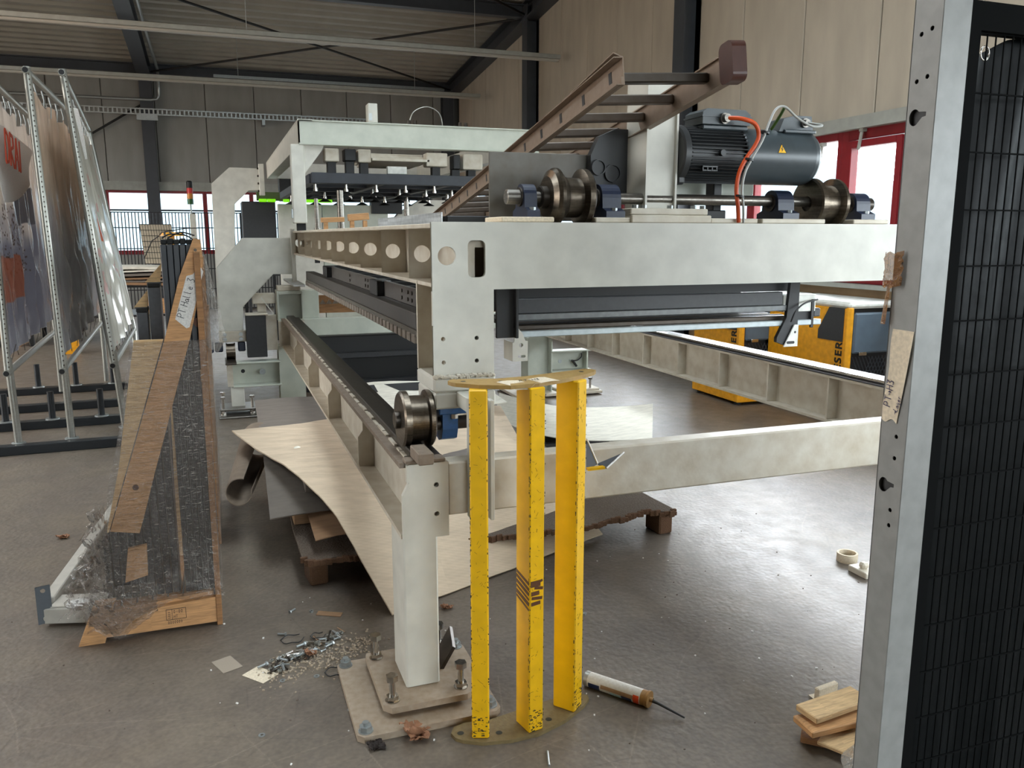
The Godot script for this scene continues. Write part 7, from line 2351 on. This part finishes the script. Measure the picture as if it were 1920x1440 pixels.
	for i in spots.size():
		var k: int = spots[i][1]
		var o := MeshInstance3D.new()
		o.name = numbered(names[k]); o.mesh = proto[k]
		o.material_override = [M.zinc, M.steel, M.galv, M.steel_bright][(i * 7) % 4] if k != 3 else [M.steel_bright, M.steel_dark][i / 4 % 2]
		o.position = spots[i][0] + Vector3(0, 0.001 + 0.004 * rng.randf(), 0)
		o.rotation.y = rng.randf() * TAU
		o.scale = Vector3.ONE * rng.randf_range(0.7, 1.3)
		add_child(o)
		tag(o, lab[k] + " in the swept heap of small metal parts left of the base plate", "hardware", "small metal parts in the swept heap, " + lab[k] + "s")
	# single strays round the heap
	var strays := [[Vector3(0.21, 0.0, -3.42), 0, "single bolt standing off behind the heap, farthest from the camera"], [Vector3(0.30, 0.0, -3.40), 2, "single nut behind the heap, right of the stray bolt"], [Vector3(0.18, 0.0, -3.22), 0, "single bolt just behind the swept heap"], [Vector3(0.14, 0.0, -2.87), 1, "single washer in front of the swept heap's left end"], [Vector3(0.26, 0.0, -2.86), 1, "single washer in front of the swept heap's right end"], [Vector3(0.345, 0.0, -2.60), 1, "single washer at the left edge of the base plate"], [Vector3(0.88, 0.0, -2.12), 3, "short stub on the floor in front of the guard"], [Vector3(0.05, 0.0, -2.55), 1, "single washer far left of the base plate on bare floor"], [Vector3(1.40, 0.0, -2.98), 2, "single nut on the floor right of the guard, near the watered shadow"]]
	for q in strays:
		var o := MeshInstance3D.new()
		o.name = numbered("stray_" + names[q[1]]); o.mesh = proto[q[1]]
		o.material_override = M.zinc
		o.position = q[0]
		o.rotation.y = rng.randf() * TAU
		add_child(o)
		tag(o, q[2], "hardware")
	# grit of the heap
	b = MB.new()
	for i in 520:
		var k := rng.randf()
		var p := Vector3(0.10 + 0.42 * k + rng.randfn(0.0, 0.03), 0, -2.92 - 0.14 * k + rng.randfn(0.0, 0.05))
		var s := rng.randf_range(0.002, 0.006)
		b.box(p + Vector3(0, s * 0.4, 0), Vector3(s, s, s * 1.6), Basis(Vector3.UP, rng.randf() * TAU))
	var grit := solo("floor_grit", b, mt(Color(0.62, 0.56, 0.48), 0.8), "fine grit and shavings around the swept heap of metal parts", "grit")
	grit.set_meta("kind", "stuff")
	# wire rings
	for q in [[Vector3(0.20, 0.004, -3.17), 0.045, "thin black wire loop lying on the swept heap"], [Vector3(0.33, 0.004, -2.86), 0.04, "thin black wire loop between the heap and the base plate"], [Vector3(0.30, 0.006, -3.16), 0.03, "thick dark ring lying behind the swept heap"]]:
		b = MB.new()
		var ring := []
		for k in 21: ring.append(q[0] + Vector3(q[1] * cos(TAU * k / 23.0), 0.003 * sin(k * 1.3) + 0.003, q[1] * 0.8 * sin(TAU * k / 23.0)))
		b.tube(ring, 0.0022, 6)
		solo("wire_loop", b, M.black, q[2], "wire", "wire loops on the floor")
	# paper scraps
	for q in [[Vector3(0.065, 0, -2.94), 0.2, "pale paper scrap on the floor left of the swept heap"], [Vector3(-0.05, 0, -3.06), -0.1, "fainter paper scrap farther left of the swept heap"]]:
		b = MB.new(); b.box(q[0] + Vector3(0, 0.001, 0), Vector3(0.075, 0.001, 0.11), Basis(Vector3.UP, q[1] + 0.5))
		solo("paper_scrap", b, M.paper if q[1] > 0 else mt(Color(0.56, 0.51, 0.45), 0.8), q[2], "paper")
	b = MB.new(); b.box(Vector3(0.37, 0.004, -3.35), Vector3(0.11, 0.002, 0.03), Basis(Vector3.UP, -0.5) * Basis(Vector3.RIGHT, 0.15)); solo("card_strip", b, M.card_brown, "thin brown cardboard strip on the floor behind the swept heap", "cardboard")
	# withered leaves
	var leaves := [[Vector3(0.520, 0.0, -2.365), 0.055, 0.085, "large crumpled brown leaf leaning on the front of the base plate"], [Vector3(0.255, 0.005, -3.02), 0.028, 0.03, "crumpled brown leaf on top of the swept heap"], [Vector3(0.86, 0.0, -3.24), 0.03, 0.03, "small reddish leaf on the floor behind the guard"], [Vector3(-0.86, 0.0, -4.75), 0.035, 0.03, "small brown leaf alone on the left floor"], [Vector3(0.39, 0.0, -2.36), 0.035, 0.02, "dark curled leaf before the base plate's left front corner"]]
	for q in leaves:
		b = MB.new()
		var fn := noise(int(q[1] * 1000), 1.0, 3)
		for k in 5:
			var an := TAU * k / 5.0 + rng.randf()
			var r: float = q[1]
			var h: float = q[2]
			b.sheet(func(u: float, w: float) -> Vector3:
				var x := (u - 0.5) * r * 1.3 * sin(w * PI * 0.9 + 0.25)
				var y := h * w * (1.0 - 0.3 * w) * (0.6 + 0.4 * cos(float(k))) + 0.012 * fn.get_noise_2d(u * 6.0 + k, w * 6.0)
				var z := r * w * 0.8 + 0.25 * r * sin(u * 5.0 + k)
				return q[0] + Vector3(x * cos(an) - z * sin(an), maxf(0.001, y + 0.002), x * sin(an) + z * cos(an)), 6, 8, 0.0)
		solo("dry_leaf", b, M.leaf if q[2] > 0.02 else mt(Color(0.16, 0.12, 0.10), 0.8), q[3], "leaf")
	# scattered crumbs over the floor
	b = MB.new()
	for i in 150:
		var p := Vector3(rng.randf_range(-1.6, 2.9), 0, rng.randf_range(-4.6, -1.9))
		var s := rng.randf_range(0.0015, 0.005)
		b.box(p + Vector3(0, s * 0.3, 0), Vector3(s * 1.5, s * 0.7, s), Basis(Vector3.UP, rng.randf() * TAU))
	var cr := solo("floor_crumbs", b, mt(Color(0.38, 0.33, 0.29), 0.8), "small dark crumbs of dirt scattered over the concrete floor", "dirt")
	cr.set_meta("kind", "stuff")
	b = MB.new()
	for i in 70:
		var p := Vector3(rng.randf_range(-0.2, 2.2), 0, rng.randf_range(-3.6, -1.9))
		var s := rng.randf_range(0.002, 0.006)
		b.box(p + Vector3(0, s * 0.3, 0), Vector3(s * 1.5, s * 0.8, s), Basis(Vector3.UP, rng.randf() * TAU))
	var cl := solo("floor_chips", b, M.paper_white, "tiny pale chips scattered over the concrete floor in the foreground", "dirt")
	cl.set_meta("kind", "stuff")
